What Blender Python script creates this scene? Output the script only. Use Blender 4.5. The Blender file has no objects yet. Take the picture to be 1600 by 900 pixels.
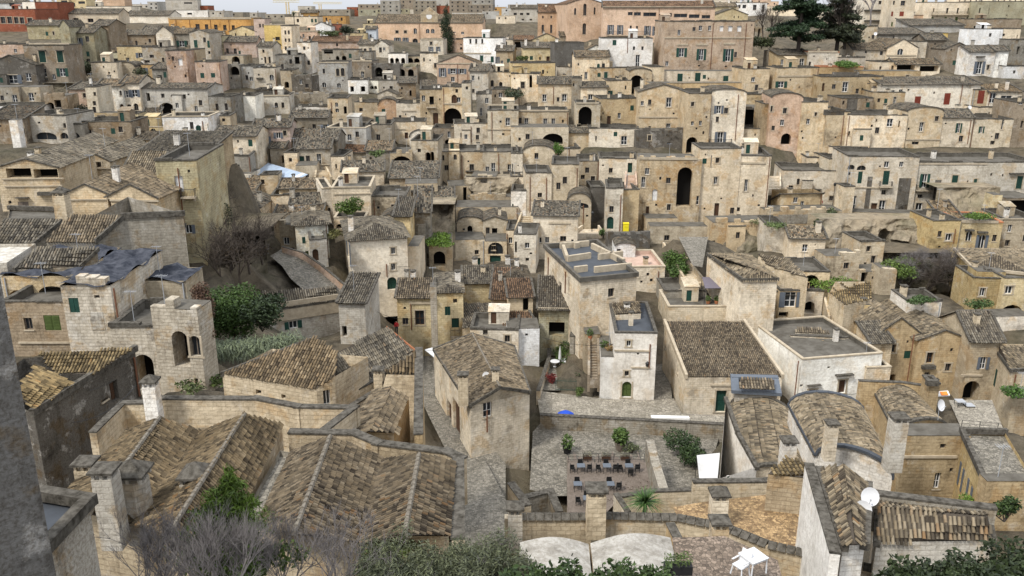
import bpy, math, random
import numpy as np
from mathutils import Vector
random.seed(7); rng = np.random.default_rng(7)
SC = bpy.context.scene; COL = SC.collection
# ------------------------------------------------------------ camera
F, PITCH, CZ = 1350.0, math.radians(17.7), 46.0
SP, CP = math.sin(PITCH), math.cos(PITCH)
cd = bpy.data.cameras.new('camera'); cam = bpy.data.objects.new('camera', cd); COL.objects.link(cam)
cam.location = (0, 0, CZ); cam.rotation_euler = (math.pi/2 - PITCH, 0, 0)
cd.sensor_width = 36; cd.lens = 36*F/1600; cd.clip_start = .5; cd.clip_end = 9000; SC.camera = cam
# ------------------------------------------------------------ sky, sun, exposure
SUN_EL, SUN_AZ = math.radians(52), math.radians(-135)      # azimuth from +Y, to the right
w = bpy.data.worlds.new('World'); SC.world = w; w.use_nodes = True
nt = w.node_tree; nt.nodes.clear()
sky = nt.nodes.new('ShaderNodeTexSky'); sky.sky_type = 'NISHITA'; sky.sun_disc = False
sky.sun_elevation = SUN_EL; sky.sun_rotation = SUN_AZ; sky.dust_density = 1; sky.air_density = 1.0; sky.ozone_density = 1.0
hs = nt.nodes.new('ShaderNodeHueSaturation'); hs.inputs['Saturation'].default_value = .28
bgn = nt.nodes.new('ShaderNodeBackground'); bgn.inputs['Strength'].default_value = .13
wo = nt.nodes.new('ShaderNodeOutputWorld')
mx = nt.nodes.new('ShaderNodeMix'); mx.data_type = 'RGBA'; mx.inputs[0].default_value = .88; mx.inputs[7].default_value = (1, 1, 1, 1)   # cloud cover, three times brighter overhead than at the horizon
tcw = nt.nodes.new('ShaderNodeTexCoord'); sxw = nt.nodes.new('ShaderNodeSeparateXYZ'); nt.links.new(tcw.outputs['Generated'], sxw.inputs[0])
mr = nt.nodes.new('ShaderNodeMapRange'); nt.links.new(sxw.outputs[2], mr.inputs[0]); mr.inputs[3].default_value = .36
vm = nt.nodes.new('ShaderNodeVectorMath'); vm.operation = 'SCALE'; vm.inputs[0].default_value = (5.5, 5.8, 6.4); nt.links.new(mr.outputs[0], vm.inputs['Scale']); nt.links.new(vm.outputs[0], mx.inputs[7])
nt.links.new(sky.outputs[0], hs.inputs['Color']); nt.links.new(hs.outputs[0], mx.inputs[6]); nt.links.new(mx.outputs[2], bgn.inputs['Color']); nt.links.new(bgn.outputs[0], wo.inputs['Surface'])
sl = bpy.data.lights.new('sun', 'SUN'); sl.energy = 1.5; sl.angle = math.radians(11); sl.color = (1, .96, .9)
so = bpy.data.objects.new('sun', sl); COL.objects.link(so)
_d = Vector((math.sin(SUN_AZ)*math.cos(SUN_EL), math.cos(SUN_AZ)*math.cos(SUN_EL), math.sin(SUN_EL)))
so.rotation_euler = _d.to_track_quat('Z', 'Y').to_euler(); so.location = (0, 0, 200)
SC.view_settings.view_transform = 'Standard'; SC.view_settings.look = 'None'; SC.view_settings.gamma = 1
SC.view_settings.use_curve_mapping = False; SC.view_settings.exposure = 1.4
# ------------------------------------------------------------ pixel -> place
CAM = Vector((0, 0, CZ)); OX = OY = 0.0
def T(c, r):
    global OX, OY
    OX, OY = 400.0*c, 225.0*r
def pq(x, y): return OX + x/4, OY + y/4
def ray(px, py):
    b = (450-py)/F
    return Vector(((px-800)/F, CP + b*SP, -SP + b*CP))
def PZ(px, py, Z): return CAM + ray(px, py)*Z
def PH_(px, py, h):
    d = ray(px, py); return CAM + d*((h-CZ)/d.z)
def at(x, y, h):
    return PH_(*pq(x, y), h)
def hgt(x, y, Z): return PZ(*pq(x, y), Z).z
ZC = {
 100: [(0,420),(15,330),(40,290),(70,245),(100,215),(150,180),(200,155),(250,118),(300,97),(360,82),(430,74),(500,68),(560,60),(620,52),(700,44),(760,38),(830,32),(900,28)],
 400: [(0,600),(20,380),(45,300),(80,255),(110,228),(150,200),(200,172),(250,150),(300,136),(350,122),(400,110),(450,100),(500,90),(560,72),(620,58),(700,46),(760,39),(830,33),(900,28)],
 700: [(0,700),(15,480),(40,350),(80,280),(110,235),(150,212),(200,188),(250,174),(300,163),(350,150),(400,136),(450,122),(500,112),(560,98),(620,84),(700,70),(760,58),(830,40),(900,31)],
 980: [(0,350),(20,270),(60,235),(100,214),(150,195),(200,182),(250,172),(300,163),(350,152),(400,140),(450,126),(500,116),(560,109),(615,102),(650,95),(700,86),(745,78),(790,55),(820,44),(850,38),(900,32)],
 1300:[(0,320),(20,275),(60,225),(100,202),(150,185),(200,173),(250,163),(300,155),(350,146),(400,136),(450,125),(500,116),(560,107),(620,96),(660,82),(720,62),(780,49),(830,41),(900,32)],
}
ZX = sorted(ZC)
def zmap(px, py):
    vals = [float(np.interp(py, [a for a, _ in ZC[k]], [b for _, b in ZC[k]])) for k in ZX]
    return float(np.interp(px, ZX, vals))
# ------------------------------------------------------------ materials
MATS = {}
class NT:
    def __init__(s, name):
        s.m = bpy.data.materials.new(name); s.m.use_nodes = True; s.t = s.m.node_tree; s.t.nodes.clear()
        s.out = s.n('ShaderNodeOutputMaterial'); s.p = s.n('ShaderNodeBsdfPrincipled'); s.l(s.p.outputs[0], s.out.inputs[0]); MATS[name] = s.m
    def n(s, t): return s.t.nodes.new(t)
    def l(s, a, b): s.t.links.new(a, b)
    def put(s, v, sock):
        if isinstance(v, bpy.types.NodeSocket): s.l(v, sock)
        else: sock.default_value = v
    def math(s, op, a, b=0.0, c=None):
        n = s.n('ShaderNodeMath'); n.operation = op; s.put(a, n.inputs[0]); s.put(b, n.inputs[1])
        if c is not None: s.put(c, n.inputs[2])
        return n.outputs[0]
    def vmath(s, op, a, b=(0,0,0)):
        n = s.n('ShaderNodeVectorMath'); n.operation = op; s.put(a, n.inputs[0]); s.put(b, n.inputs[1]); return n.outputs[0]
    def noise(s, vec, scale, detail=4, rough=.55):
        n = s.n('ShaderNodeTexNoise'); s.l(vec, n.inputs['Vector']); n.inputs['Scale'].default_value = scale
        n.inputs['Detail'].default_value = detail; n.inputs['Roughness'].default_value = rough; return n.outputs['Fac']
    def step(s, v, a, b, o0=0.0, o1=1.0):
        n = s.n('ShaderNodeMapRange'); s.l(v, n.inputs[0]); n.inputs[1].default_value = a; n.inputs[2].default_value = b
        n.inputs[3].default_value = o0; n.inputs[4].default_value = o1; return n.outputs[0]
    def mix(s, f, a, b, mode='MIX'):
        n = s.n('ShaderNodeMix'); n.data_type = 'RGBA'; n.blend_type = mode; s.put(f, n.inputs[0]); s.put(a, n.inputs[6]); s.put(b, n.inputs[7]); return n.outputs[2]
    def ramp(s, v, stops, interp='LINEAR'):
        n = s.n('ShaderNodeValToRGB'); s.l(v, n.inputs[0]); e = n.color_ramp.elements; n.color_ramp.interpolation = interp
        e[0].position, e[0].color = stops[0][0], (*stops[0][1], 1); e[1].position, e[1].color = stops[-1][0], (*stops[-1][1], 1)
        for p, c in stops[1:-1]:
            x = e.new(p); x.color = (*c, 1)
        return n.outputs[0]
    def bump(s, hgt_, dist, strength=.6):
        n = s.n('ShaderNodeBump'); n.inputs['Strength'].default_value = strength; n.inputs['Distance'].default_value = dist
        s.l(hgt_, n.inputs['Height']); s.l(n.outputs[0], s.p.inputs['Normal'])
    def fin(s, col, rough=.9, spec=.2):
        s.put(col, s.p.inputs['Base Color']); s.put(rough, s.p.inputs['Roughness']); s.p.inputs['Specular IOR Level'].default_value = spec; return s.m
def c4(r, g, b): return (r, g, b, 1)
def mat_wall(name, brick=.5, stain=.6, patch=.5, grain=.5, gs=2.6):
    t = NT(name); oi = t.n('ShaderNodeObjectInfo'); tc = t.n('ShaderNodeTexCoord')
    base = oi.outputs['Color']
    sh = t.math('MULTIPLY', oi.outputs['Random'], 61.0)
    co = t.vmath('ADD', tc.outputs['Object'], sh)
    n1 = t.noise(co, .25, 6, .65); n3 = t.noise(co, gs, 6, .72)
    lo = t.mix(1.0, base, c4(.84, .81, .76), 'MULTIPLY')
    hi = t.mix(1.0, base, c4(1.14, 1.12, 1.08), 'MULTIPLY')
    c = t.mix(t.step(n1, .38, .60), lo, hi)
    n5 = t.noise(t.vmath('ADD', co, (31, 7, 3)), .42, 7, .66)      # plaster lost, warm tufa shows
    c = t.mix(t.math('MULTIPLY', t.step(n5, .53, .60), patch), c, t.mix(1.0, base, c4(.86, .68, .46), 'MULTIPLY'))
    n7 = t.noise(t.vmath('ADD', co, (3, 47, 23)), .6, 7, .7)       # lime wash left
    c = t.mix(t.math('MULTIPLY', t.step(n7, .57, .63), patch*.8), c, t.mix(.55, base, c4(.62, .59, .53)))
    bt = t.n('ShaderNodeTexBrick'); t.l(tc.outputs['UV'], bt.inputs['Vector']); bt.inputs['Scale'].default_value = 1
    bt.inputs['Color1'].default_value = c4(1.05, 1.05, 1.05); bt.inputs['Color2'].default_value = c4(.66, .64, .6); bt.inputs['Mortar'].default_value = c4(.5, .46, .42)
    bt.inputs['Brick Width'].default_value = .52; bt.inputs['Row Height'].default_value = .27; bt.inputs['Mortar Size'].default_value = .018
    bt.inputs['Bias'].default_value = -.25
    bf = t.math('MULTIPLY', t.step(n1, .3, .7, 1.25, .55), brick)
    c = t.mix(bf, c, t.mix(1.0, c, bt.outputs['Color'], 'MULTIPLY'))
    n6 = t.noise(t.vmath('ADD', co, (5, 17, 9)), .40, 8, .70)      # black crust
    c = t.mix(t.math('MULTIPLY', t.step(n6, .56, .67), stain), c, t.mix(1.0, c, c4(.34, .325, .31), 'MULTIPLY'))
    st = t.noise(t.vmath('MULTIPLY', co, (1.6, 1.6, .22)), 1.0, 7, .7)   # rain streaks
    c = t.mix(t.math('MULTIPLY', t.step(st, .53, .66), stain*.7), c, t.mix(1.0, c, c4(.46, .44, .42), 'MULTIPLY'))
    c = t.mix(t.step(n3, .44, .62, .0, grain), c, t.mix(1.0, c, c4(.60, .57, .53), 'MULTIPLY'))
    hh = t.math('ADD', n3, t.math('MULTIPLY', bt.outputs['Fac'], -.5*brick))
    t.bump(hh, .09, .9)
    return t.fin(c, .92, .15)
mat_wall('masonry', .42, .62, .55); mat_wall('rubble', .55, .9, .7); mat_wall('roughwall', .18, .75, .9, 1.0, 8.0); mat_wall('plaster', .08, .38, .25)
def mat_tile(name, attr):
    t = NT(name); oi = t.n('ShaderNodeObjectInfo'); tc = t.n('ShaderNodeTexCoord')
    uv = tc.outputs['UV']; co = t.vmath('ADD', tc.outputs['Object'], t.math('MULTIPLY', oi.outputs['Random'], 37.0))
    if attr:
        a = t.n('ShaderNodeAttribute'); a.attribute_name = 'tv'; v = a.outputs['Fac']
    elif name == 'tile_single': v = oi.outputs['Random']
    else:
        sn = t.n('ShaderNodeVectorMath'); sn.operation = 'SNAP'; t.l(uv, sn.inputs[0]); sn.inputs[1].default_value = (.24, .4, 1)
        wn = t.n('ShaderNodeTexWhiteNoise'); t.l(sn.outputs[0], wn.inputs['Vector']); v = wn.outputs['Value']
    c = t.ramp(v, [(0, (.04, .035, .03)), (.2, (.095, .084, .07)), (.42, (.17, .15, .12)), (.66, (.245, .208, .155)), (.85, (.32, .285, .228)), (1, (.25, .165, .095))])
    big = t.noise(co, .35, 5, .65)
    c = t.mix(t.step(big, .42, .66, 0, .75), c, t.mix(1.0, c, c4(.42, .41, .39), 'MULTIPLY'))
    li = t.noise(t.vmath('ADD', co, (9, 4, 2)), 1.6, 6, .7)
    c = t.mix(t.step(li, .55, .68, 0, .7), c, c4(.095, .085, .068))
    li2 = t.noise(t.vmath('ADD', co, (2, 40, 8)), 2.6, 5, .7)
    c = t.mix(t.step(li2, .58, .7, 0, .5), c, c4(.36, .335, .285))
    c = t.mix(1.0, c, t.mix(1.0, oi.outputs['Color'], c4(.82, .80, .77), 'MULTIPLY'), 'MULTIPLY')
    if not attr and name != 'tile_single':
        sx = t.n('ShaderNodeSeparateXYZ'); t.l(uv, sx.inputs[0])
        wv = t.math('ABSOLUTE', t.math('SINE', t.math('MULTIPLY', sx.outputs[0], math.pi/.24)))
        c = t.mix(t.step(wv, 0, .5, .8, 0), c, t.mix(1.0, c, c4(.3, .28, .26), 'MULTIPLY'))
        t.bump(t.math('ADD', wv, t.math('MULTIPLY', li, 1.2)), .12, .9)
    else:
        t.bump(li, .02, .6)
    return t.fin(c, .95, .1)
mat_tile('tile_cover', True); mat_tile('tile_far', False); mat_tile('tile_single', False)
def mat_simple(name, col, rough=.8, spec=.3, var=.25, scale=3, objcol=False, bumpd=.0, metal=0.0, dark=(.5, .48, .45)):
    t = NT(name); tc = t.n('ShaderNodeTexCoord'); oi = t.n('ShaderNodeObjectInfo')
    co = t.vmath('ADD', tc.outputs['Object'], t.math('MULTIPLY', oi.outputs['Random'], 23.0))
    n = t.noise(co, scale, 5, .65); b = oi.outputs['Color'] if objcol else c4(*col)
    c = t.mix(t.step(n, .38, .66, 0, var), b, t.mix(1.0, b, c4(*dark), 'MULTIPLY'))
    if bumpd: t.bump(n, bumpd, .7)
    t.p.inputs['Metallic'].default_value = metal
    return t.fin(c, rough, spec)
mat_simple('tile_under', (.075, .062, .048), .95, .1, .6, 2.0)
mat_simple('coping', (.11, .10, .083), .95, .1, 1.0, 3.5, bumpd=.06, dark=(.3, .29, .27))
mat_simple('trim', (.42, .355, .26), .9, .15, .6, 1.5, bumpd=.03)
mat_simple('pinkdeck', (.46, .33, .26), .9, .1, .5, 1.2)
mat_simple('ridge', (.19, .168, .135), .95, .1, .9, 5, bumpd=.02)
mat_simple('deck', (.12, .11, .092), .95, .1, .8, .9, bumpd=.03, dark=(.45, .43, .4))
mat_simple('lime', (.55, .52, .46), .95, .1, .85, 1.1, bumpd=.03, dark=(.36, .34, .3))
mat_simple('bitumen', (.055, .062, .072), .7, .3, .6, .7)
mat_simple('tarp', (.026, .029, .037), .95, .05, .8, 1.3, bumpd=.2, dark=(3.2, 3.0, 2.7))
mat_simple('metal_blue', (.30, .37, .46), .45, .5, .5, .6)
mat_simple('terracotta', (.40, .16, .075), .85, .2, .5, 4)
mat_simple('pipe', (.17, .075, .04), .6, .3, .4, 3)
mat_simple('iron', (.02, .02, .02), .6, .4, .3, 5)
mat_simple('zinc', (.33, .34, .35), .5, .4, .4, 3)
mat_simple('green', (.012, .05, .036), .6, .3, .5, 4)
mat_simple('olive', (.07, .10, .025), .7, .3, .5, 3)
mat_simple('brownwood', (.075, .038, .02), .7, .3, .5, 4)
mat_simple('redwood', (.20, .04, .022), .65, .3, .4, 4)
mat_simple('greywood', (.16, .13, .105), .85, .2, .6, 2.5, bumpd=.01)
mat_simple('white', (.68, .67, .64), .6, .3, .3, 3, dark=(.6, .58, .55))
mat_simple('cloth', (.52, .52, .51), .7, .2, .12, 2)
mat_simple('black', (.012, .012, .012), .7, .3, .2, 4)
mat_simple('slate', (.10, .115, .135), .6, .3, .3, 3)
mat_simple('paint', (.5, .5, .5), .6, .3, .25, 4, objcol=True)
mat_simple('bark', (.085, .07, .058), .95, .1, .6, 6, bumpd=.02)
mat_simple('twig', (.17, .155, .148), .95, .1, .5, 3)
mat_simple('plastic_white', (.58, .58, .58), .4, .4, .1, 3)
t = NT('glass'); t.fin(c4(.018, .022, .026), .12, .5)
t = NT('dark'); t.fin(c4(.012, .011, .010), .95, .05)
def mat_leaf():
    t = NT('leaf'); oi = t.n('ShaderNodeObjectInfo'); a = t.n('ShaderNodeAttribute'); a.attribute_name = 'tv'
    c = t.mix(a.outputs['Fac'], t.mix(1.0, oi.outputs['Color'], c4(.45, .45, .5), 'MULTIPLY'), t.mix(1.0, oi.outputs['Color'], c4(1.6, 1.5, 1.2), 'MULTIPLY'))
    t.fin(c, .6, .25)
mat_leaf()
def mat_limewash():
    t = NT('limewash'); tc = t.n('ShaderNodeTexCoord'); co = tc.outputs['Object']; n = t.noise(co, 1.2, 9, .75); n2 = t.noise(t.vmath('ADD', co, (7, 3, 1)), 5, 8, .75)
    c = t.ramp(n, [(.36, (.17, .155, .13)), (.46, (.29, .27, .235)), (.58, (.38, .36, .32))]); c = t.mix(t.step(n2, .46, .6, 0, .75), c, c4(.22, .2, .165)); t.bump(n2, .06, .8); t.fin(c, .95, .1)
mat_limewash()
def mat_poster():
    t = NT('poster'); tc = t.n('ShaderNodeTexCoord'); n = t.noise(tc.outputs['Object'], 2.6, 8, .75)
    t.fin(t.ramp(n, [(.38, (.16, .16, .17)), (.5, (.5, .5, .5)), (.6, (.6, .6, .6))]), .8)
mat_poster()
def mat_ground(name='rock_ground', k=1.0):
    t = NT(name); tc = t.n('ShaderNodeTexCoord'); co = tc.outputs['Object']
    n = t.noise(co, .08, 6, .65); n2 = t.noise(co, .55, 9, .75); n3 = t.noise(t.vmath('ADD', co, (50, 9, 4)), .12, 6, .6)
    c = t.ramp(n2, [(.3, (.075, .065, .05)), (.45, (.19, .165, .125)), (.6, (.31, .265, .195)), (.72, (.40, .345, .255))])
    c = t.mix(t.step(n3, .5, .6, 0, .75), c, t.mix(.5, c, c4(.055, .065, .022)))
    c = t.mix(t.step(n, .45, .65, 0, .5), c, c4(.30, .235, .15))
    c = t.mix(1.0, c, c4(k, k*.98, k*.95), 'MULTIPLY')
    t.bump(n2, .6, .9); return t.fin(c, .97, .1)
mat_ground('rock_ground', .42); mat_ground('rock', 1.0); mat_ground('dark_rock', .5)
def mat_pave(name, sc, c0, c1, mortar):
    t = NT(name); tc = t.n('ShaderNodeTexCoord'); co = tc.outputs['Object']
    v = t.n('ShaderNodeTexVoronoi'); t.l(co, v.inputs['Vector']); v.inputs['Scale'].default_value = sc; v.feature = 'F1'
    e = t.n('ShaderNodeTexVoronoi'); t.l(co, e.inputs['Vector']); e.inputs['Scale'].default_value = sc; e.feature = 'DISTANCE_TO_EDGE'
    sx = t.n('ShaderNodeSeparateColor'); t.l(v.outputs['Color'], sx.inputs[0])
    c = t.mix(sx.outputs[0], c4(*c0), c4(*c1)); n = t.noise(co, .5, 6, .65)
    c = t.mix(t.step(n, .45, .65, 0, .6), c, t.mix(1.0, c, c4(.55, .54, .5), 'MULTIPLY'))
    g = t.step(e.outputs['Distance'], 0, .06)
    c = t.mix(g, c4(*mortar), c); t.bump(g, .04, .7); return t.fin(c, .85, .25)
mat_pave('cobbles', 4.2, (.11, .10, .08), (.25, .225, .18), (.06, .052, .042))
mat_pave('lime_rubble', 11, (.26, .24, .20), (.50, .475, .42), (.24, .22, .18))
mat_pave('chianche', 2.6, (.20, .178, .14), (.33, .295, .235), (.08, .072, .056))
mat_pave('mottled', 6, (.16, .10, .05), (.44, .30, .15), (.10, .07, .045))
mat_pave('mottled_red', 6, (.09, .068, .05), (.26, .20, .15), (.07, .058, .045))
# ------------------------------------------------------------ mesh building
Z3 = Vector((0, 0, 1))
UVM = {'roughwall', 'masonry', 'rubble', 'plaster', 'tile_far', 'tile_under'}
class MB:
    def __init__(s): s.v = []; s.f = []; s.m = []; s.tv = None
    def poly(s, pts, mat=0):
        i = len(s.v); s.v.extend(pts); s.f.append(tuple(range(i, i+len(pts)))); s.m.append(mat)
    def box(s, o, a, b, c, mat=0):
        p = [o, o+a, o+a+b, o+b, o+c, o+a+c, o+a+b+c, o+b+c]
        flip = a.cross(b).dot(c) < 0
        for q in ((0,3,2,1), (4,5,6,7), (0,1,5,4), (1,2,6,5), (2,3,7,6), (3,0,4,7)):
            s.poly([p[k] for k in (q[::-1] if flip else q)], mat)
    def bar(s, p, q, w_, h_, mat=0, up=Z3):
        d = (q-p); a = d.cross(up)
        if a.length < 1e-6: a = Vector((1, 0, 0))
        a.normalize(); b = a.cross(d).normalized()
        s.box(p - a*w_/2 - b*h_/2, d, a*w_, b*h_, mat)
    def tube(s, p, q, r0, r1, n=6, mat=0, cap=True):
        d = (q-p).normalized(); a = d.cross(Vector((.31, .2, .93))).normalized(); b = d.cross(a)
        ring = [a*math.cos(2*math.pi*k/n) + b*math.sin(2*math.pi*k/n) for k in range(n)]
        for k in range(n):
            e, g = ring[k], ring[(k+1) % n]
            s.poly([p+e*r0, p+g*r0, q+g*r1, q+e*r1], mat)
        if cap: s.poly([q+e*r1 for e in ring], mat)
    def lathe(s, o, prof, n=12, mat=0):
        for (r0, z0), (r1, z1) in zip(prof, prof[1:]):
            for k in range(n):
                a0, a1 = 2*math.pi*k/n, 2*math.pi*(k+1)/n
                P = lambda r, a, z: o + Vector((r*math.cos(a), r*math.sin(a), z))
                s.poly([P(r0, a0, z0), P(r0, a1, z0), P(r1, a1, z1), P(r1, a0, z1)], mat)
    def build(s, name, mats, parent=None, color=None, origin=None, smooth=False):
        o_ = origin if origin is not None else (Vector(parent['_w']) if parent is not None and '_w' in parent else Vector((0, 0, 0)))
        me = bpy.data.meshes.new(name); V = np.array([tuple(p) for p in s.v], dtype=np.float32).reshape(-1, 3)
        Vl = V - np.array(o_, dtype=np.float32)
        me.from_pydata(Vl.tolist(), [], s.f)
        if isinstance(mats, str): mats = [mats]
        for m in mats: me.materials.append(MATS[m])
        if len(mats) > 1: me.polygons.foreach_set('material_index', s.m)
        if UVM.isdisjoint(mats):
            k = -1
        else:
          uv = me.uv_layers.new(name='UVMap'); out = np.empty((len(me.loops), 2), dtype=np.float32); k = 0
        for f in (s.f if k == 0 else ()):
            P = V[list(f)]; n = np.cross(P[1]-P[0], P[2]-P[0]); L = float(np.linalg.norm(n))
            if L < 1e-12 and len(f) > 3: n = np.cross(P[2]-P[0], P[3]-P[0]); L = float(np.linalg.norm(n))
            n = n/L if L > 1e-12 else np.array((0, 0, 1.))
            h = math.hypot(n[0], n[1])
            if h < .05: tx, ty = np.array((1., 0, 0)), np.array((0, 1., 0))
            else:
                tx = np.array((-n[1]/h, n[0]/h, 0)); ty = np.cross(n, tx)
            out[k:k+len(f), 0] = P@tx; out[k:k+len(f), 1] = P@ty; k += len(f)
        if k >= 0: uv.data.foreach_set('uv', out.ravel())
        if s.tv is not None:
            at_ = me.attributes.new('tv', 'FLOAT', 'POINT'); at_.data.foreach_set('value', np.asarray(s.tv, dtype=np.float32))
        if smooth: me.polygons.foreach_set('use_smooth', [True]*len(me.polygons))
        ob = bpy.data.objects.new(name, me); COL.objects.link(ob)
        if parent is None and origin is not None: ob.location = o_
        if parent is not None: ob.parent = parent; ob['_w'] = tuple(o_)
        if color is not None: ob.color = (*color[:3], 1)
        return ob
def tag(o, label, cat=None, group=None, kind=None):
    if label: o['label'] = label
    if cat: o['category'] = cat
    if group: o['group'] = group
    if kind: o['kind'] = kind
    return o
def root(name, loc, label, cat, group=None):
    e = bpy.data.objects.new(name, None); COL.objects.link(e); e.location = loc; e.empty_display_size = .3
    e['_w'] = tuple(loc); return tag(e, label, cat, group)
def thing(mb, name, mats, label, cat, group=None, color=None, loc=None, smooth=False):
    o = Vector(loc) if loc is not None else Vector((sum(p.x for p in mb.v)/len(mb.v), sum(p.y for p in mb.v)/len(mb.v), min(p.z for p in mb.v)))
    return tag(mb.build(name, mats, None, color, o, smooth), label, cat, group)
PAL = dict(cr=(.555,.475,.35), lc=(.66,.59,.475), oc=(.45,.345,.205), gr=(.285,.265,.225), lg=(.46,.435,.385), wh=(.74,.72,.68), pk=(.50,.385,.31),
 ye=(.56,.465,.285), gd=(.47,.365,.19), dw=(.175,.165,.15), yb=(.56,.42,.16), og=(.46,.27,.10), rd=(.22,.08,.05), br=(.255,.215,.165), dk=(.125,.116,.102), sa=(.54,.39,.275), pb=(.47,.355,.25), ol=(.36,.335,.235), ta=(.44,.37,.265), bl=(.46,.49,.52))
ROOFC = dict(tn=(.74,.66,.53), tm=(.68,.635,.57), tg=(.80,.82,.83), tt=(.97,.91,.82), to=(1.08,.95,.76), td=(.55,.54,.52), tr=(1.0,.74,.60), tl=(1.15,1.1,1.0), ty=(1.15,1.0,.68))
FOOT = []; GPTS = []
# ------------------------------------------------------------ roof tiles as geometry
def inside(poly2, P):
    x, y = P[:, 0], P[:, 1]; r = np.zeros(len(P), bool); n = len(poly2); j = n-1
    for i in range(n):
        xi, yi = poly2[i]; xj, yj = poly2[j]
        c = ((yi > y) != (yj > y)) & (x < (xj-xi)*(y-yi)/((yj-yi) or 1e-9)+xi); r ^= c; j = i
    return r
ARC = [(-.5, 0), (-.37, .40), (0, .58), (.37, .40), (.5, 0)]
def tile_frame(pts, down=None):
    n = Vector((0, 0, 0)); c = sum(pts, Vector())/len(pts)
    for p, q in zip(pts, pts[1:]+pts[:1]): n += (p-c).cross(q-c)
    n.normalize()
    if n.z < 0: n = -n
    d = Vector((n.x, n.y, 0))
    if d.length < .02: d = down or Vector((0, -1, 0))
    d = (d - n*d.dot(n)).normalized(); return n, d, n.cross(d).normalized()
def tiles_on(polys, name, parent, color, pw=.24, pl=.36, singles=0, lift=.03, downs=None):
    """cover tiles laid in columns down each plane polygon"""
    allV, allT = [], []; cand = []
    for pi, pts in enumerate(polys):
        n, d, a = tile_frame(pts, downs[pi] if downs else None); o = pts[0]
        q = [((p-o).dot(a), (p-o).dot(d)) for p in pts]
        a0, a1 = min(x for x, _ in q), max(x for x, _ in q); d0, d1 = min(y for _, y in q), max(y for _, y in q)
        if a1-a0 < .3 or d1-d0 < .2: continue
        A = np.arange(a0+pw/2, a1, pw); D = np.arange(d0+pl*.4, d1+pl*.4, pl)
        g = np.array([(x, y) for x in A for y in D]); 
        if not len(g): continue
        k = inside(q, np.clip(g, [a0+.001, d0+.001], [a1-.001, d1-.001])); g = g[k]
        if not len(g): continue
        g = g + rng.normal(0, [.007, .02], g.shape)
        na, nd, nn = np.array(a), np.array(d), np.array(n)
        off = np.zeros(len(g)); lv = [(p-o).dot(n) for p in pts]
        for k in range(1, len(q)-1):
            A, B, C = (np.array(q[m_]) for m_ in (0, k, k+1)); det = (B[0]-A[0])*(C[1]-A[1])-(C[0]-A[0])*(B[1]-A[1])
            if abs(det) < 1e-9: continue
            l1 = ((g[:, 0]-A[0])*(C[1]-A[1])-(C[0]-A[0])*(g[:, 1]-A[1]))/det; l2 = ((B[0]-A[0])*(g[:, 1]-A[1])-(g[:, 0]-A[0])*(B[1]-A[1]))/det
            m_ = (l1 > -.03) & (l2 > -.03) & (l1+l2 < 1.03); off[m_] = (lv[0]*(1-l1-l2)+lv[k]*l1+lv[k+1]*l2)[m_]
        for (x, y), w_ in zip(g, off): cand.append((x, y, na, nd, nn, np.array(o)+nn*w_))
    if not cand: return
    cnt = len(cand); X = np.array([c[0] for c in cand]); Y = np.array([c[1] for c in cand])
    NA = np.array([c[2] for c in cand]); ND = np.array([c[3] for c in cand]); NN = np.array([c[4] for c in cand]); O = np.array([c[5] for c in cand])
    C = O + NA*X[:, None] + ND*Y[:, None] + NN*lift
    tv = np.clip(rng.beta(2.6, 2.6, cnt), 0, 1)
    keep = np.ones(cnt, bool)
    if singles:
        dist = np.linalg.norm(C - np.array(CAM), axis=1); idx = np.argsort(dist)[:singles]; keep[idx] = False
        mb = MB(); L = pl*1.22
        U = [Vector((x*pw*.62, -L/2, z*pw*.62)) for x, z in ARC]; W_ = [Vector((x*pw*.80, L/2, z*pw*.74+.018)) for x, z in ARC]
        for k in range(4): mb.poly([U[k], W_[k], W_[k+1], U[k+1]])
        mb.poly(W_)
        first = None
        from mathutils import Matrix
        for i in idx:
            if first is None: ob = mb.build('tile', 'tile_single'); first = ob
            else: ob = first.copy(); COL.objects.link(ob)
            ang = rng.normal(0, .02); na, nd, nn = (Vector(v) for v in (NA[i], ND[i], NN[i]))
            a2 = na*math.cos(ang)+nd*math.sin(ang); d2 = nn.cross(a2)*-1
            if d2.dot(nd) < 0: d2 = -d2
            M = Matrix.Identity(4)
            for r in range(3): M[r][0], M[r][1], M[r][2] = a2[r], d2[r], nn[r]
            loc = Vector(C[i]) - Vector(parent['_w']); M.translation = loc
            ob.parent = parent; ob.matrix_local = M; ob.color = (*color, 1)
    ii = np.nonzero(keep)[0]
    if not len(ii): return
    m = len(ii); L = pl*1.22; ang = rng.normal(0, .018, m)
    a2 = NA[ii]*np.cos(ang)[:, None] + ND[ii]*np.sin(ang)[:, None]; d2 = ND[ii]*np.cos(ang)[:, None] - NA[ii]*np.sin(ang)[:, None]; nn = NN[ii]
    V = np.zeros((m, 10, 3)); jit = rng.uniform(.94, 1.08, m)[:, None]
    for k, (x, z) in enumerate(ARC):
        V[:, k] = C[ii] + a2*(x*pw*.62) - d2*(L/2) + nn*(z*pw*.62)*jit
        V[:, 5+k] = C[ii] + a2*(x*pw*.80) + d2*(L/2) + nn*(z*pw*.74*jit + .018)
    base = (np.arange(m)*10)[:, None]
    quads = np.array([[k, 5+k, 6+k, 1+k] for k in range(4)])
    qi = (base[:, None, :] + quads[None]).reshape(-1, 4)
    pent = base + np.array([[5, 6, 7, 8, 9]])
    me = bpy.data.meshes.new(name); nv = m*10
    me.vertices.add(nv); me.vertices.foreach_set('co', (V.reshape(-1, 3) - np.array(parent['_w'])).ravel())
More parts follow.
